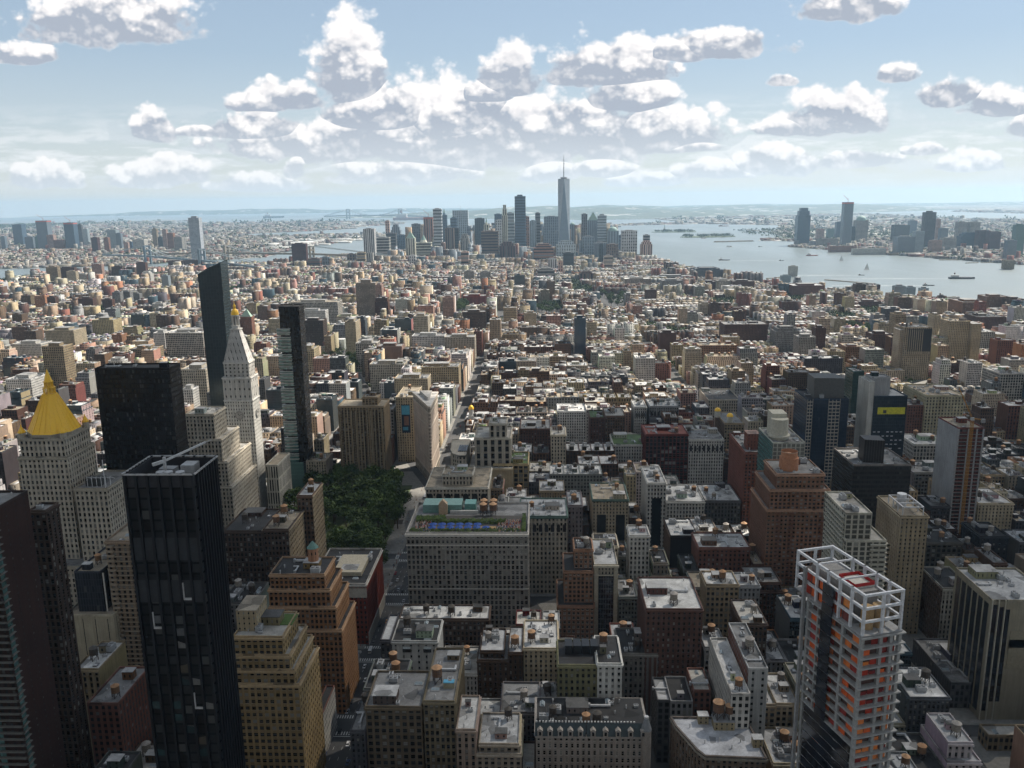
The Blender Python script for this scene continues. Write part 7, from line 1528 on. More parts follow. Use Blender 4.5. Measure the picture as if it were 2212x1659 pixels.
class Mass:
    def __init__(s): s.b = []; s.c = []; s.p = []; s.ps = []; s.t = []
    def add(s, x0, y0, z0, x1, y1, z1, col, hf, par, pside, top): s.b.append((x0, y0, z0, x1, y1, z1)); s.c.append((*col[:3], hf)); s.p.append(par); s.ps.append(pside); s.t.append((*top[:3], .7))
    def build(s, name, rot=None):
        B = np.array(s.b, dtype=np.float64); n = len(B); C, P, PS, T_ = (np.array(q, dtype=np.float32) for q in (s.c, s.p, s.ps, s.t))
        x0, y0, z0, x1, y1, z1 = B.T
        V = np.empty((n, 8, 3)); xs = [x0, x1, x1, x0]; ys = [y0, y0, y1, y1]
        for i in range(4): V[:, i] = np.stack([xs[i], ys[i], z0], 1); V[:, i+4] = np.stack([xs[i], ys[i], z1], 1)
        if rot is not None:
            a = np.array(rot)[:, None]; cx, cy = ((x0+x1)/2)[:, None], ((y0+y1)/2)[:, None]; dx, dy = V[:, :, 0]-cx, V[:, :, 1]-cy
            V[:, :, 0] = cx+dx*np.cos(a)-dy*np.sin(a); V[:, :, 1] = cy+dx*np.sin(a)+dy*np.cos(a)
        F = np.array([[0, 1, 5, 4], [1, 2, 6, 5], [2, 3, 7, 6], [3, 0, 4, 7], [4, 5, 6, 7]]); Fs = (F[None]+8*np.arange(n)[:, None, None]).reshape(-1)
        me = bpy.data.meshes.new(name); me.vertices.add(8*n); me.vertices.foreach_set('co', V.reshape(-1).astype(np.float32)); me.loops.add(20*n); me.loops.foreach_set('vertex_index', Fs.astype(np.int32))
        me.polygons.add(5*n); me.polygons.foreach_set('loop_start', np.arange(0, 20*n, 4, dtype=np.int32))
        for m in ('facade', 'roofing'): me.materials.append(MATS[m])
        me.polygons.foreach_set('material_index', np.tile(np.array([0, 0, 0, 0, 1], dtype=np.int32), n))
        w, d, h = x1-x0, y1-y0, z1-z0; UV = np.zeros((n, 5, 4, 2), dtype=np.float32)
        for i, L in enumerate((w, d, w, d)): UV[:, i, 1, 0] = L; UV[:, i, 2, 0] = L; UV[:, i, 2, 1] = h; UV[:, i, 3, 1] = h
        me.uv_layers.new(name='uv').data.foreach_set('uv', UV.reshape(-1))
        col = np.repeat(C[:, None], 5, 1); col[:, 4] = T_; par = np.repeat(P[:, None], 5, 1); par[:, 1] = PS; par[:, 3] = PS
        for i, L in enumerate((w, d, w, d)):
            par[:, i, 0] = L/np.maximum(1, np.round(L/par[:, i, 0])); par[:, i, 1] = h/np.maximum(1, np.round(h/par[:, i, 1]))
        a = me.attributes.new('wcol', 'FLOAT_COLOR', 'FACE'); a.data.foreach_set('color', col.reshape(-1)); a = me.attributes.new('fpar', 'FLOAT_COLOR', 'FACE'); a.data.foreach_set('color', par.reshape(-1))
        me.update(calc_edges=True); o = bpy.data.objects.new(name, me); COL.objects.link(o); return o
NUM = ['', 'second ', 'third ', 'fourth ', 'fifth ', 'sixth ', 'seventh ', 'eighth ', 'ninth ', 'tenth ', 'eleventh ', 'twelfth ', 'thirteenth ', 'fourteenth ', 'fifteenth ', 'sixteenth ', 'seventeenth ', 'eighteenth ', 'nineteenth ', 'twentieth ']
def build_lots(nind=300):
    # which ordinary buildings show largest: cast the picture's own sight lines at all boxes
    vs, fs, ids = [], [], []
    def addbox(x0, y0, z0, x1, y1, z1, i):
        n = len(vs); vs.extend([(x0, y0, z0), (x1, y0, z0), (x1, y1, z0), (x0, y1, z0), (x0, y0, z1), (x1, y0, z1), (x1, y1, z1), (x0, y1, z1)])
        for f in ((0, 1, 5, 4), (1, 2, 6, 5), (3, 0, 4, 7), (4, 5, 6, 7)): fs.append(tuple(n+q for q in f)); ids.append(i)
    for s in SOLID: addbox(*s[:6], -1)
    for i, L in enumerate(LOTS): addbox(L[0], L[1], 0, L[2], L[3], L[4], i)
    bv = BVHTree.FromPolygons([Vector(v) for v in vs], fs); eye = Vector((0, 0, H)); cnt = {}; sx = {}
    for yy in range(575, 1659, 4):
        for xx in range(2, 2212, 4):
            hit = bv.ray_cast(eye, ray(xx, yy))
            if hit[2] is not None:
                i = ids[hit[2]]
                if i >= 0: cnt[i] = cnt.get(i, 0)+1; a = sx.setdefault(i, [0, 0]); a[0] += xx; a[1] += yy
    order = sorted(cnt, key=lambda i: -cnt[i]); ind = order[:nind]; iset = set(ind); info = []
    for i in ind:
        n = cnt[i]; info.append((i, sx[i][0]/n, sx[i][1]/n, n))
    # wording: colour, height, roof, and the place beside the closest landmark
    desc = {}; groups = {}
    for i, x, y, n in info:
        S = lot_spec(LOTS[i]); hw = 'low' if S['h'] < 17 else 'tall' if S['h'] > 42 else 'mid-height'
        lx, ly, lp = min(LAND, key=lambda l: (l[0]-x)**2+(l[1]-y)**2*1.4); dx, dy = x-lx, y-ly
        rel = ('right of' if dx > 0 else 'left of') if abs(dx) > abs(dy) else ('in front of' if dy > 0 else 'behind')
        key = (hw, PAL[S['pi']][0], S['roof'], rel, lp); groups.setdefault(key, []).append((math.hypot(dx, dy), i)); desc[i] = (S, key)
    lab = {}
    for key, g in groups.items():
        g.sort()
        for r_, (d_, i) in enumerate(g): lab[i] = f"{NUM[min(r_, 19)]}{'nearest ' if (r_ or len(g) > 1) and len((key[1]+' '+key[3]+' '+key[4]).split()) < 10 else ''}{key[0]} {key[1]} building, {key[2]} roof, {key[3]} the {key[4]}"
    for i, x, y, n in info:
        S, key = desc[i]; L = LOTS[i]; near = L[1] < 760 and n > 60
        nm = 'loft_building' if 20 < S['h'] <= 42 else 'row_building' if S['h'] <= 20 else 'office_building'
        bld(nm, lab[i], 'building', S['tiers'], S['st'], rel=near, side=S['side'], roof=S['roof'], clut=(1.6 if L[1] < 1000 else .8 if L[1] < 1500 else .3), tanks=(None if L[1] < 1100 else S['nt']), seed=L[5], claim=False, nwin=24, group='ordinary city buildings between the towers')
    M = Mass(); tk = MB(); nt = 0
    for i, L in enumerate(LOTS):
        if i in iset: continue
        S = lot_spec(L); rr = S['rr']; p, ps = par_of(S['st']), par_of(S['side']); rc = ROOFS[S['roof']]; k = rr.uniform(.7, 1.2); rc = tuple(min(.72, c*k) for c in rc)
        for t in S['tiers']: M.add(t[0], t[1], t[4], t[2], t[3], t[5], S['col'] if S['st'][5] == 0 else S['st'][0], S['st'][1], p, ps, rc)
        t = S['tiers'][-1]; x0, y0, x1, y1, h = t[0], t[1], t[2], t[3], t[5]; w, d = x1-x0, y1-y0
        if y0 < 1700:      # parapets
            pc = tuple(min(.7, c*1.15) for c in S['col']); f0 = (3, 3, 0, 0)
            for q in ((x0, y0, x1, y0+.4), (x0, y1-.4, x1, y1), (x0, y0+.4, x0+.4, y1-.4), (x1-.4, y0+.4, x1, y1-.4)): M.add(q[0], q[1], h, q[2], q[3], h+1.0, pc, .5, f0, f0, pc)
        nb = (1 + (w*d > 250) + (w*d > 450)*2) if y0 < 1800 else int(rr.random() < .5)+(w*d > 350)
        for _ in range(nb if y0 < 3600 else 1):
            s, s2 = rr.uniform(1.4, min(4.5, w*.3)), rr.uniform(1.4, min(4.5, d*.3)); cx, cy = rr.uniform(x0+s+.5, x1-s-.5) if w > 2*s+1 else (x0+x1)/2, rr.uniform(y0+s2+.5, y1-s2-.5) if d > 2*s2+1 else (y0+y1)/2
            c = tuple(min(.65, q*rr.uniform(.6, 1.3)) for q in S['col']) if rr.random() < .6 else (.42, .42, .42); tc = rr.choice([(.5, .5, .5), (.36, .34, .3), (.1, .1, .1), (.3, .3, .3)])
            M.add(cx-s, cy-s2, h, cx+s, cy+s2, h+rr.uniform(1.6, 4.2), c, .3, (3, 3, .25, 0), (3, 3, 0, 0), tc)
        if S['nt'] and y0 < 3300 and rr.random() < .8 and nt < 900:
            nt += 1; x, y = rr.uniform(x0+3, x1-3) if w > 7 else (x0+x1)/2, rr.uniform(y0+3, y1-3) if d > 7 else (y0+y1)/2; c = rr.choice([(.24, .14, .08, .85), (.08, .06, .05, .85), (.32, .28, .24, .8)])
            tk.cyl(x, y, h+2.5, h+6.0, 2.0, n=8, col=c); tk.cyl(x, y, h+6.0, h+7.3, 2.2, .05, n=8, col=(*[q*1.5 for q in c[:3]], .8), cap=False); [tk.box(x+a-.15, y+b_-.15, h, x+a+.15, y+b_+.15, h+2.5, (.06, .05, .05, .6)) for a in (-1.3, 1.3) for b_ in (-1.3, 1.3)]
    o = M.build('city_blocks'); tag(o, 'mass of smaller city buildings filling the streets between the described buildings', 'city blocks', kind='stuff')
    tag(tk.build('roof_tanks', ['plain']), 'wooden water tanks scattered over the smaller roofs', 'water tanks', kind='stuff')
def outer_city():
    """Brooklyn side, far shore and industrial waterfronts"""
    rr = random.Random(33); M = Mass(); rot = []
    def put(x, y, w, d, h, ang):
        c = rr.choice([(.30, .12, .09), (.36, .28, .2), (.45, .42, .37), (.55, .54, .52), (.24, .23, .23), (.16, .11, .09), (.5, .45, .35)]); k = rr.uniform(.7, 1.15); c = tuple(q*k for q in c)
        t = rr.choice([(.55, .55, .53), (.36, .36, .36), (.22, .22, .22), (.08, .08, .08), (.26, .24, .2), (.30, .25, .21), (.14, .14, .14)])
        M.add(x-w/2, y-d/2, 0, x+w/2, y+d/2, h, c, .5, (3.2, 3.3, .4, 0), (4, 3.3, .3, 0), t); rot.append(ang)
    n = 0
    while n < 20000:
        py = 455+rr.random()**1.6*175; px = rr.uniform(-30, 2240); x, y = on_ground(px, py)
        if y > 26000 or y < 1500: continue
        if inside(MANH, x, y): n += 0; continue
        land = inside(BKLN, x, y) or inside(NJ, x, y)
        if not land or any(abs(x-g[0]) < g[2] and abs(y-g[1]) < g[3] for g in GREEN): continue
        n += 1; s = max(1, y/5200); w, d = rr.uniform(8, 30)*s, rr.uniform(9, 24)*s; h = rr.uniform(7, 13) if rr.random() < .965 else rr.uniform(18, 42)
        if rr.random() < .05: w *= 3; d *= 2; h = 12
        if x > 900 and y > 6000 and rr.random() < .5: continue
        put(x, y, w, d, h, .35 if x < 0 else .1)
    for k, x0, x1, yy, y2, nn in [('Z2', 100, 900, 400, 500, 60), ('Z3', 1250, 2074, 235, 290, 60), ('Z4', 0, 1000, 225, 300, 120), ('Z2', 640, 860, 285, 320, 14)]:   # long white sheds and tank farms on the waterfronts
        for _ in range(nn):
            x, y = on_ground(*cr(k, rr.uniform(x0, x1), rr.uniform(yy, y2)))
            if inside(BKLN, x, y) or inside(NJ, x, y): w = rr.uniform(60, 220); M.add(x-w/2, y-30, 0, x+w/2, y+30, rr.uniform(9, 16), (.55, .55, .53), .4, (8, 8, 0, 0), (8, 8, 0, 0), (.7, .7, .68)); rot.append(rr.uniform(-.3, .3))
    tag(M.build('far_districts', rot), 'hazy districts of small buildings beyond the rivers', 'city districts', kind='stuff')
    b = MB()   # piers and seawalls
    for (k, pts, w) in [('Z4', [(1390, 585), (1850, 578)], 18), ('Z4', [(1600, 610), (1700, 606)], 8), ('Z4', [(1725, 606), (1835, 604)], 8), ('Z4', [(1390, 890), (1530, 884)], 9), ('Z4', [(460, 745), (840, 775)], 9), ('Z4', [(-10, 735), (110, 725)], 9), ('Z3', [(1905, 340), (2074, 360)], 30), ('Z3', [(1640, 440), (1950, 432)], 40), ('Z4', [(180, 480), (340, 485)], 20)]:
        p = [on_ground(*cr(k, *q)) for q in pts]
        b.bar((*p[0], .5), (*p[1], .5), w*.3, (.30, .27, .22, .8)); d = Vector((p[1][0]-p[0][0], p[1][1]-p[0][1])).normalized()*0+Vector((-(p[1][1]-p[0][1]), p[1][0]-p[0][0])).normalized()*w/2
        b.prism([(p[0][0]-d.x, p[0][1]-d.y), (p[1][0]-d.x, p[1][1]-d.y), (p[1][0]+d.x, p[1][1]+d.y), (p[0][0]+d.x, p[0][1]+d.y)][::-1], -3, .9, (.30, .27, .22, .8)); b.face([(p[0][0]-d.x, p[0][1]-d.y, .92), (p[1][0]-d.x, p[1][1]-d.y, .92), (p[1][0]+d.x, p[1][1]+d.y, .92), (p[0][0]+d.x, p[0][1]+d.y, .92)], (.3, .27, .22, .8))
    tag(b.build('pier', ['plain']), kind='structure')
# ================================================================ trees
def mk_tree(seed):
    rr = random.Random(seed); b = MB(); b.cyl(0, 0, 0, 5, .42, .28, n=7); ends = []
    for i in range(6):
        a = i*1.05+rr.random(); e = (2.6*math.cos(a), 2.6*math.sin(a), 8+rr.random()*2.5); b.bar((0, 0, 3.6+rr.random()*1.4), e, .2); ends.append(e)
    b.bar((0, 0, 5), (0, 0, 11), .25); o = b.build('trunk', ['bark']); tr = o.data; bpy.data.objects.remove(o)
    b = MB(); cl = [(e[0]*1.15, e[1]*1.15, e[2]+.6, rr.uniform(1.9, 2.7)) for e in ends]+[(rr.uniform(-1.5, 1.5), rr.uniform(-1.5, 1.5), rr.uniform(10, 13), rr.uniform(2, 2.8)) for _ in range(5)]+[(rr.uniform(-3.6, 3.6), rr.uniform(-3.6, 3.6), rr.uniform(7, 9.5), rr.uniform(1.4, 2.2)) for _ in range(4)]
    for cx, cy, cz, cr_ in cl:
        for _ in range(44):
            d = Vector((rr.gauss(0, 1), rr.gauss(0, 1), rr.gauss(0, 1))).normalized()*cr_*rr.uniform(.55, 1.08); d.z *= .8; p = Vector((cx, cy, cz))+d
            u = Vector((rr.gauss(0, 1), rr.gauss(0, 1), rr.gauss(0, .5))).normalized()*rr.uniform(.35, .72); v = u.cross(Vector((rr.gauss(0, 1), rr.gauss(0, 1), rr.gauss(0, 1)))).normalized()*rr.uniform(.3, .6)
            b.face([tuple(p-u-v*.4), tuple(p+u*.3-v), tuple(p+u+v*.4), tuple(p-u*.3+v)])
    o = b.build('crown', ['foliage']); c = o.data; bpy.data.objects.remove(o); return tr, c
def trees():
    rr = random.Random(12); kinds = [mk_tree(i) for i in range(4)]
    def tree(x, y, s, label, group, z=0.15):
        t = tag(empty('tree', (x, y, z)), label, 'tree', group); tr, c = rr.choice(kinds)
        for nm, me in (('trunk', tr), ('crown', c)): o = bpy.data.objects.new(nm, me); COL.objects.link(o); o.parent = t
        t.scale = (s*rr.uniform(.9, 1.15),)*2+(s*rr.uniform(.85, 1.1),); t.rotation_euler = (0, 0, rr.random()*6.28)
    pts = []
    def ok(x, y, r): return all((x-a)**2+(y-b_)**2 > r*r for a, b_ in pts)
    tries = 0
    while len(pts) < 118 and tries < 9000:
        tries += 1; x, y = rr.uniform(-249, -134), rr.uniform(604, 862)
        if x > -146-(y-606)*.03 and y > 800: continue
        if ok(x, y, 9.0): pts.append((x, y)); tree(x, y, rr.uniform(1.45, 2.05), 'large dark green tree in the shaded park below the brown ribbed tower', 'trees of the shaded park', .4)
    pts.clear(); tries = 0
    while len(pts) < 40 and tries < 3000:
        tries += 1; x, y = rr.uniform(-432, -322), rr.uniform(1494, 1622)
        if ok(x, y, 13): pts.append((x, y)); tree(x, y, rr.uniform(1.1, 1.5), 'sunlit green tree in the square below the beige tower', 'trees of the sunlit square', .4)
    n = 0
    for gi in (0, 1, 2, 13, 4, 6):
        g = GREEN[gi]; m = 0; tries = 0; pts.clear()
        while m < 26 and tries < 600:
            tries += 1; a, q = rr.random()*6.28, math.sqrt(rr.random()); x, y = g[0]+g[2]*q*math.cos(a), g[1]+g[3]*q*math.sin(a)
            if ok(x, y, 11) and not any(f[0]-4 < x < f[2]+4 and f[1]-4 < y < f[3]+4 for f in FOOT):
                pts.append((x, y)); m += 1; tree(x, y, rr.uniform(1.2, 1.8), ['green tree in the square before the dark red library block', 'green tree in the patch left of the blank tan corner tower', 'green tree in the patch above the yellow-cream village tower', 'green tree among low roofs left of the weathered tan stepped tower', 'green tree among the brick housing slabs at left', 'green tree below the row of three grey housing towers'][n], 'tree clump %s' % ('abcdef'[n]), 0)
        n += 1
    # backyard and street greenery too small to count
    b = MB()
    def clump(x, y, s, z):
        for _ in range(26 if y < 2600 else 12):
            p = Vector((x+rr.gauss(0, s*.42), y+rr.gauss(0, s*.42), z+rr.uniform(.25, 1)*s)); k = s*(.16 if y < 2600 else .26); u = Vector((rr.gauss(0, 1), rr.gauss(0, 1), rr.gauss(0, .5))).normalized()*k; v = u.cross(Vector((rr.gauss(0, 1), rr.gauss(0, 1), rr.gauss(0, 1)))).normalized()*k; b.face([tuple(p-u-v*.4), tuple(p+u*.3-v), tuple(p+u+v*.4), tuple(p-u*.3+v)])
    for gi, g in enumerate(GREEN):
        if gi in (0, 1, 2, 13, 4, 6): continue
        for _ in range(min(260, int(g[2]*g[3]/60)+10)): clump(g[0]+rr.uniform(-1, 1)*g[2], g[1]+rr.uniform(-1, 1)*g[3], rr.uniform(8, 13)*max(1, g[1]/4500), 0)
    for _ in range(1500):
        y = rr.uniform(1000, 3300); k = int((y-(33.45-33)*80)/80); yy = st_y(33)+80*k+(40 if rr.random() < .75 else 0)+rr.uniform(-3, 3); px = rr.uniform(-20, 2230); x = on_front(px, 700, yy)[0]
        if -400 < x < 230 and y < 2000 and rr.random() < .85: continue
        if inside(MANH, x, yy) and not any(f[0]-2 < x < f[2]+2 and f[1]-2 < yy < f[3]+2 for f in FOOT): clump(x, yy, rr.uniform(7, 12), 1)
    for _ in range(2200):       # trees along the far shore and the east side
        px, py = rr.uniform(0, 2212), 470+rr.random()*100; x, y = on_ground(px, py)
        if inside(BKLN, x, y) or inside(NJ, x, y): clump(x, y, rr.uniform(12, 20)*max(1, y/5000), 0)
    for c, rx, ry in ((ll(40.6898, -74.0455), 170, 90), (ll(40.6992, -74.0400), 190, 100), (ll(40.6900, -74.0175), 400, 240)):
        for _ in range(70): clump(c[0]+rr.uniform(-1, 1)*rx, c[1]+rr.uniform(-1, 1)*ry, rr.uniform(14, 24), 1)
    tag(b.build('greenery', ['foliage']), 'small green backyard, street and shoreline trees between the roofs', 'greenery', kind='stuff')
# ================================================================ cars and boats
def mk_car(kind, col):
    b = MB(); L, Wd, hh = (4.7, 1.85, 1.45) if kind == 'car' else (6.2, 2.1, 2.6) if kind == 'van' else (12.0, 2.6, 3.2)
    c = (*col, .35); y0, y1 = -L/2, L/2; w = Wd/2
    if kind == 'car':
        b.loft([(-w, y0), (w, y0), (w, y1), (-w, y1)], .35, [(-w, y0), (w, y0), (w, y1), (-w, y1)], .85, c); b.loft([(-w*.9, -L*.30), (w*.9, -L*.30), (w*.9, L*.33), (-w*.9, L*.33)], .85, [(-w*.75, -L*.17), (w*.75, -L*.17), (w*.75, L*.22), (-w*.75, L*.22)], hh, (.02, .025, .03, .1), cap=False)
        b.face([(-w*.75, -L*.17, hh), (w*.75, -L*.17, hh), (w*.75, L*.22, hh), (-w*.75, L*.22, hh)], c)
    else:
        b.box(-w, y0, .45, w, y1, hh, c); b.box(-w-.02, y0-.02, hh*.5, w+.02, y0+(1.2 if kind == 'van' else 11.0), hh*.78, (.02, .025, .03, .1)); b.box(-w*.6, y0+L*.3, hh, w*.6, y1-L*.2, hh+.15, (.5, .5, .5, .5))
    for x in (-w+.05, w-.05):
        for y in (y0+L*.2, y1-L*.2):
            A = [(y+.34*math.cos(a), .34+.34*math.sin(a)) for a in [i*math.pi/5 for i in range(10)]]; s = .12
            b.face([(x+s, p[0], p[1]) for p in A], m=1); b.face([(x-s, p[0], p[1]) for p in A][::-1], m=1)
            for i in range(10): p, q = A[i], A[(i+1) % 10]; b.face([(x-s, *p), (x-s, *q), (x+s, *q), (x+s, *p)], m=1)
    o = b.build(kind, ['plain', 'tyre']); me = o.data; bpy.data.objects.remove(o); return me
def traffic():
    rr = random.Random(77); cols = dict(white=(.7, .7, .7), black=(.015, .015, .018), silver=(.40, .41, .43), yellow=(.75, .30, .02), red=(.35, .02, .02), grey=(.14, .14, .15), blue=(.03, .06, .16))
    me = {(k, c): mk_car(k, cols[c]) for k in ('car',) for c in cols}; me[('van', 'white')] = mk_car('van', cols['white']); me[('bus', 'white')] = mk_car('bus', (.5, .52, .55)); me[('van', 'grey')] = mk_car('van', cols['grey'])
    items = []
    for nm, xa, xb, ya, yb, cnt in (('left-hand', -124, -100, 372, 900, 84), ('right-hand', 213, 239, 415, 720, 44), ('far end of the left-hand', -122, -102, 960, 1500, 26)):
        lanes = [xa+1.3, xa+5, xa+8.8, xa+12.4, xa+16, xa+19.6, xb-1.3] if nm != 'x' else []
        used = []; t = 0
        while len(used) < cnt and t < 4000:
            t += 1; ln = rr.choice(lanes); y = rr.uniform(ya, yb); yc = (y-st_y(33)) % 80
            if yc < 13 or yc > 68: 
                if ln in (lanes[0], lanes[-1]): continue
            if any(abs(ln-u[0]) < 1 and abs(y-u[1]) < 9 for u in used): continue
            k = rr.choices(['car', 'van', 'bus'], [.86, .10, .04])[0]; c = rr.choices(['white', 'black', 'silver', 'yellow', 'red', 'grey', 'blue'], [4, 5, 3, 3, .6, 3, 1])[0] if k == 'car' else 'white'
            if k == 'bus' and any(abs(ln-u[0]) < 1 and abs(y-u[1]) < 18 for u in used): continue
            used.append((ln, y)); items.append((y, ln, k, c, nm))
    items.sort(); rank = {}
    for y, x, k, c, nm in items:
        r = rank.get((k, c, nm), 0); rank[(k, c, nm)] = r+1
        kn = 'taxi' if c == 'yellow' else k; o = bpy.data.objects.new('parked_car' if k == 'car' else 'delivery_van' if k == 'van' else 'city_bus', me[(k, c)]); COL.objects.link(o); o.location = (x, y, .01); o.rotation_euler = (0, 0, rr.uniform(-.03, .03))
        tag(o, f"{NUM[r] if 0 < r < 20 else 'first ' if r == 0 else str(r+1)+'th '}{c} {kn} counted from the bottom of the {nm} avenue", kn, 'vehicles on the avenues')
def pedestrians():
    b = MB(); rr = random.Random(5)
    for _ in range(520):
        q = rr.random()
        if q < .3: x, y = rr.uniform(-134, -100), rr.uniform(700, 860)
        elif q < .7: x, y = rr.choice((-126.2, -98.2))+rr.uniform(-1.4, 1.4), rr.uniform(380, 690)
        else: x, y = rr.choice((212.5, 239.5))+rr.uniform(-1.3, 1.3), rr.uniform(420, 640)
        c = rr.choice([(.5, .5, .5), (.3, .06, .05), (.04, .04, .05), (.08, .15, .3), (.45, .35, .25), (.6, .6, .55)]); z = .43 if q < .3 else .15
        b.cyl(x, y, z, z+1.42, .26, .2, n=5, col=(*c, .8)); b.cyl(x, y, z+1.44, z+1.7, .13, .1, n=5, col=(.3, .2, .14, .7))
    tag(b.build('pedestrians', ['plain']), 'people walking on the pavements and the plaza', 'pedestrians', kind='stuff')
def boats():
    B = [('Z4', 357, 551, 60, 'tug', 'dark tugboat below the tall tapered blue tower'), ('Z4', 1570, 737, 90, 'barge', 'long dark barge with a white wake trailing left'), ('Z4', 1300, 793, 38, 'tug', 'small dark ferry with a long wake, nearest on the river'), ('Z4', 757, 709, 24, 'tug', 'small motorboat drawing a white wake mid-river'),
         ('Z4', 110, 590, 24, 'tug', 'motorboat with a wake at the left bend of the river'), ('Z4', 592, 592, 22, 'sail', 'white sailboat in the middle of the river'), ('Z4', 798, 663, 24, 'sail', 'grey-white sailboat nearer the viewer'), ('Z3', 1718, 588, 55, 'barge', 'dark barge left of the river mouth'),
         ('Z3', 1762, 479, 40, 'ferry', 'white ferry near the islands'), ('Z3', 2010, 478, 26, 'tug', 'speedboat with a wake near the far shore park'), ('Z3', 1713, 312, 110, 'barge', 'long moored barge beyond the statue island'), ('Z3', 825, 318, 160, 'barge', 'long cargo ship right of the pale banded downtown tower'),
         ('Z3', 545, 376, 60, 'ferry', 'ferry with a white wake just right of the tallest spire tower'), ('Z2', 1270, 262, 700, 'barge', 'large red-brown cargo ship right of the hazy long bridge'), ('Z2', 145, 243, 500, 'barge', 'faint cargo ship on the open sea at left'), ('Z2', 880, 241, 300, 'barge', 'faint grey ship between the hazy bridge towers'), ('Z3', 1550, 410, 40, 'tug', 'small red-decked boat below the round tree-covered island')]
    for k, x, y, L, kd, lb in B:
        gx, gy = on_ground(*cr(k, x, y), -1.5); r = tag(empty('boat', (gx, gy, -1.5)), lb, 'boat'); w = L*.13; h = L*.07; b = MB(); P = lambda s: [(-L/2, -w*s), (L*.32, -w*s), (L/2, 0), (L*.32, w*s), (-L/2, w*s)]
        hc = (.30, .09, .07, .6) if 'red' in lb else (.05, .05, .055, .6) if kd != 'sail' and kd != 'ferry' else (.6, .6, .6, .5)
        b.loft(P(.8), 0, P(1), h, hc); b.build('hull', ['plain'], r); b = MB()
        if kd == 'sail': b.bar((0, 0, h), (0, 0, L*1.3), L*.02, (.6, .6, .6, .5)); b.face([(0, 0, h*1.5), (L*.42, 0, h*1.5), (0, 0, L*1.25)], (.75, .75, .73, .6)); b.face([(-.3, 0, h*1.5), (-L*.4, 0, h*1.5), (-.3, 0, L*1.05)][::-1], (.75, .75, .73, .6)); b.build('sail', ['plain'], r)
        else: b.box(-L*.42, -w*.6, h, -L*.15 if kd != 'ferry' else L*.3, w*.6, h*(2.6 if kd != 'barge' else 2.2), (.5, .5, .5, .5)); b.cyl(-L*.3, 0, h*2.6, h*3.6, w*.25, n=8, col=(.2, .1, .08, .5)); b.build('deckhouse', ['plain'], r)
        if 'wake' in lb:
            b = MB(); wl = {'barge': 420, 'tug': 300, 'ferry': 260}[kd]; rr = random.Random(int(x)); n = 26
            for i in range(n):
                a0, a1 = i/n, (i+1)/n; ww = lambda a: (2+a*7)*(1-a*.75)*rr.uniform(.6, 1.2); b.face([(-L/2-a0*wl, -ww(a0), .12), (-L/2-a0*wl, ww(a0), .12), (-L/2-a1*wl, ww(a1), .12), (-L/2-a1*wl, -ww(a1), .12)][::-1])
            b.build('wake', ['foam'], r); r.rotation_euler = (0, 0, -.10)
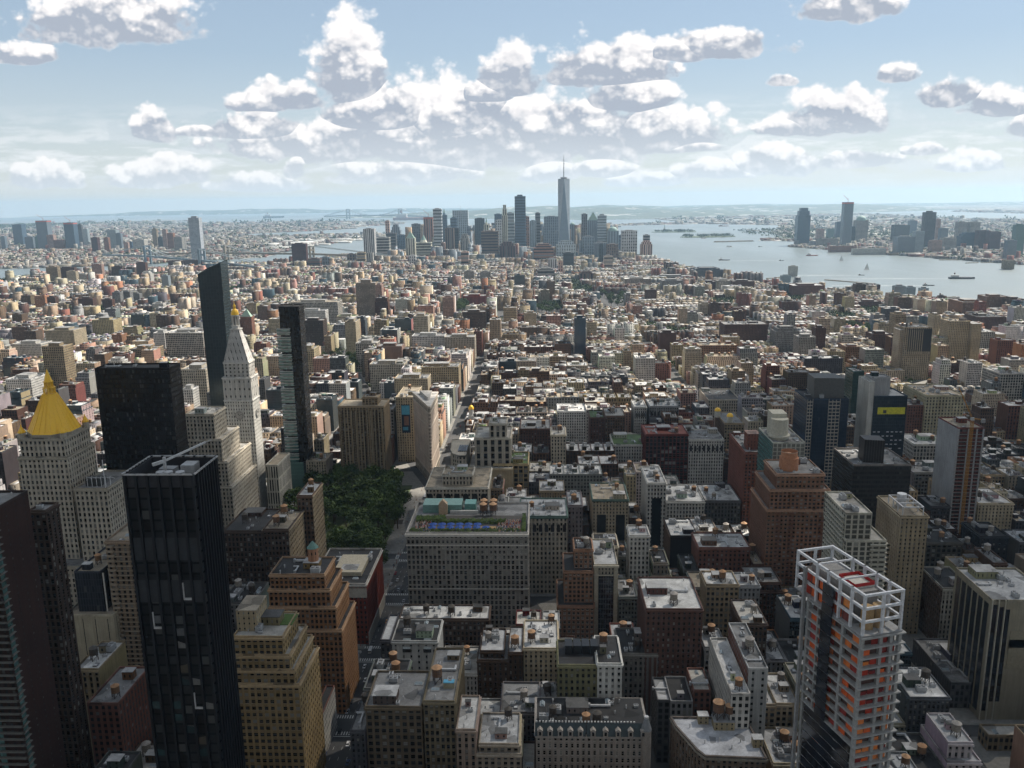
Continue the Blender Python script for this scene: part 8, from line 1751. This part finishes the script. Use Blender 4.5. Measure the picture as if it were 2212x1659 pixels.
# ================================================================ assemble
near_buildings(); crane = right_buildings()
VIEW.append((690, 882, 1238, 604)); VIEW.append((1150, 1400, 1690, 366)); VIEW.append((785, 1015, 1690, 366)); VIEW.append((1445, 1690, 1690, 362)); VIEW.append((495, 705, 1690, 366)); VIEW.append((265, 525, 1690, 288)); VIEW.append((1770, 2000, 1690, 298)); VIEW.append((1930, 2050, 1440, 520)); VIEW.append((880, 945, 1000, 885))
midfield(); skyline(); bridges(); statue()
green_patches(); make_lots(); build_lots(300); outer_city(); trees(); traffic(); pedestrians(); boats()
def added_shade_clouds():
    """unseen clouds, added above the view to shade the foreground and the park"""
    for i, (gx, gy, rx, ry, seed) in enumerate(SHADE):
        z = 1500; off = z/math.tan(SUN_EL); cx, cy = gx+off*math.sin(SUN_AZ), gy+off*math.cos(SUN_AZ); rr = random.Random(seed); b = MB(); n, m = 48, 12; ph = [rr.uniform(0, 6.28) for _ in range(6)]; g = []
        for j in range(m+1):
            row = []; th = -math.pi/2+math.pi*j/m
            for k in range(n):
                a = 2*math.pi*k/n; rad = 1+.14*math.sin(3*a+ph[0])+.09*math.sin(7*a+ph[1])+.06*math.sin(13*a+ph[2]+j)
                zz = math.sin(th)*(150 if th > 0 else 40)*(1+.3*math.sin(5*a+ph[3]+j)*math.cos(th)); row.append((cx+rx*rad*math.cos(th)*math.cos(a), cy+ry*rad*math.cos(th)*math.sin(a), z+zz))
            g.append(row)
        for j in range(m):
            for k in range(n): q = (k+1) % n; b.face([g[j][k], g[j][q], g[j+1][q], g[j+1][k]])
        tag(b.build('shade_cloud', ['shade_cloud'], smooth=True), kind='structure')
SHADE = [(80, 300, 820, 370, 1), (620, 820, 520, 420, 2), (-520, 330, 330, 260, 3), (60, 800, 190, 150, 5), (-196, 720, 88, 150, 7)]  # ground areas that the added, unseen clouds are placed to darken
m, t = new_mat('shade_cloud'); bs = t.add('ShaderNodeBsdfDiffuse', i_Color=c4(.85, .85, .85)); tr = t.add('ShaderNodeBsdfTransparent'); mx = t.add('ShaderNodeMixShader'); geo = t.add('ShaderNodeNewGeometry')
nz = t.add('ShaderNodeTexNoise', i_Vector=geo.outputs['Position'], i_Scale=.0035, i_Detail=4.0); t.put(mx.inputs[0], t.mapr(nz.outputs['Fac'], .35, .65, .56, .30))
t.l.new(bs.outputs[0], mx.inputs[1]); t.l.new(tr.outputs[0], mx.inputs[2]); o = t.add('ShaderNodeOutputMaterial'); t.l.new(mx.outputs[0], o.inputs[0])
added_shade_clouds()
# ---------------------------------------------------------------- the air between here and the horizon
m, t = new_mat('haze'); vol = t.add('ShaderNodeVolumePrincipled'); vol.inputs['Color'].default_value = c4(.52, .76, 1.0); vol.inputs['Density'].default_value = HAZE; vol.inputs['Anisotropy'].default_value = .35
o = t.add('ShaderNodeOutputMaterial'); t.l.new(vol.outputs[0], o.inputs['Volume'])
b = MB(); b.box(-34200, -34200, -4.5, 34200, 34200, 562, (.5, .5, .5, 1), bottom=True); o = b.build('haze', ['haze']); tag(o, 'thin blue summer haze over the city and harbour', 'haze', kind='stuff')
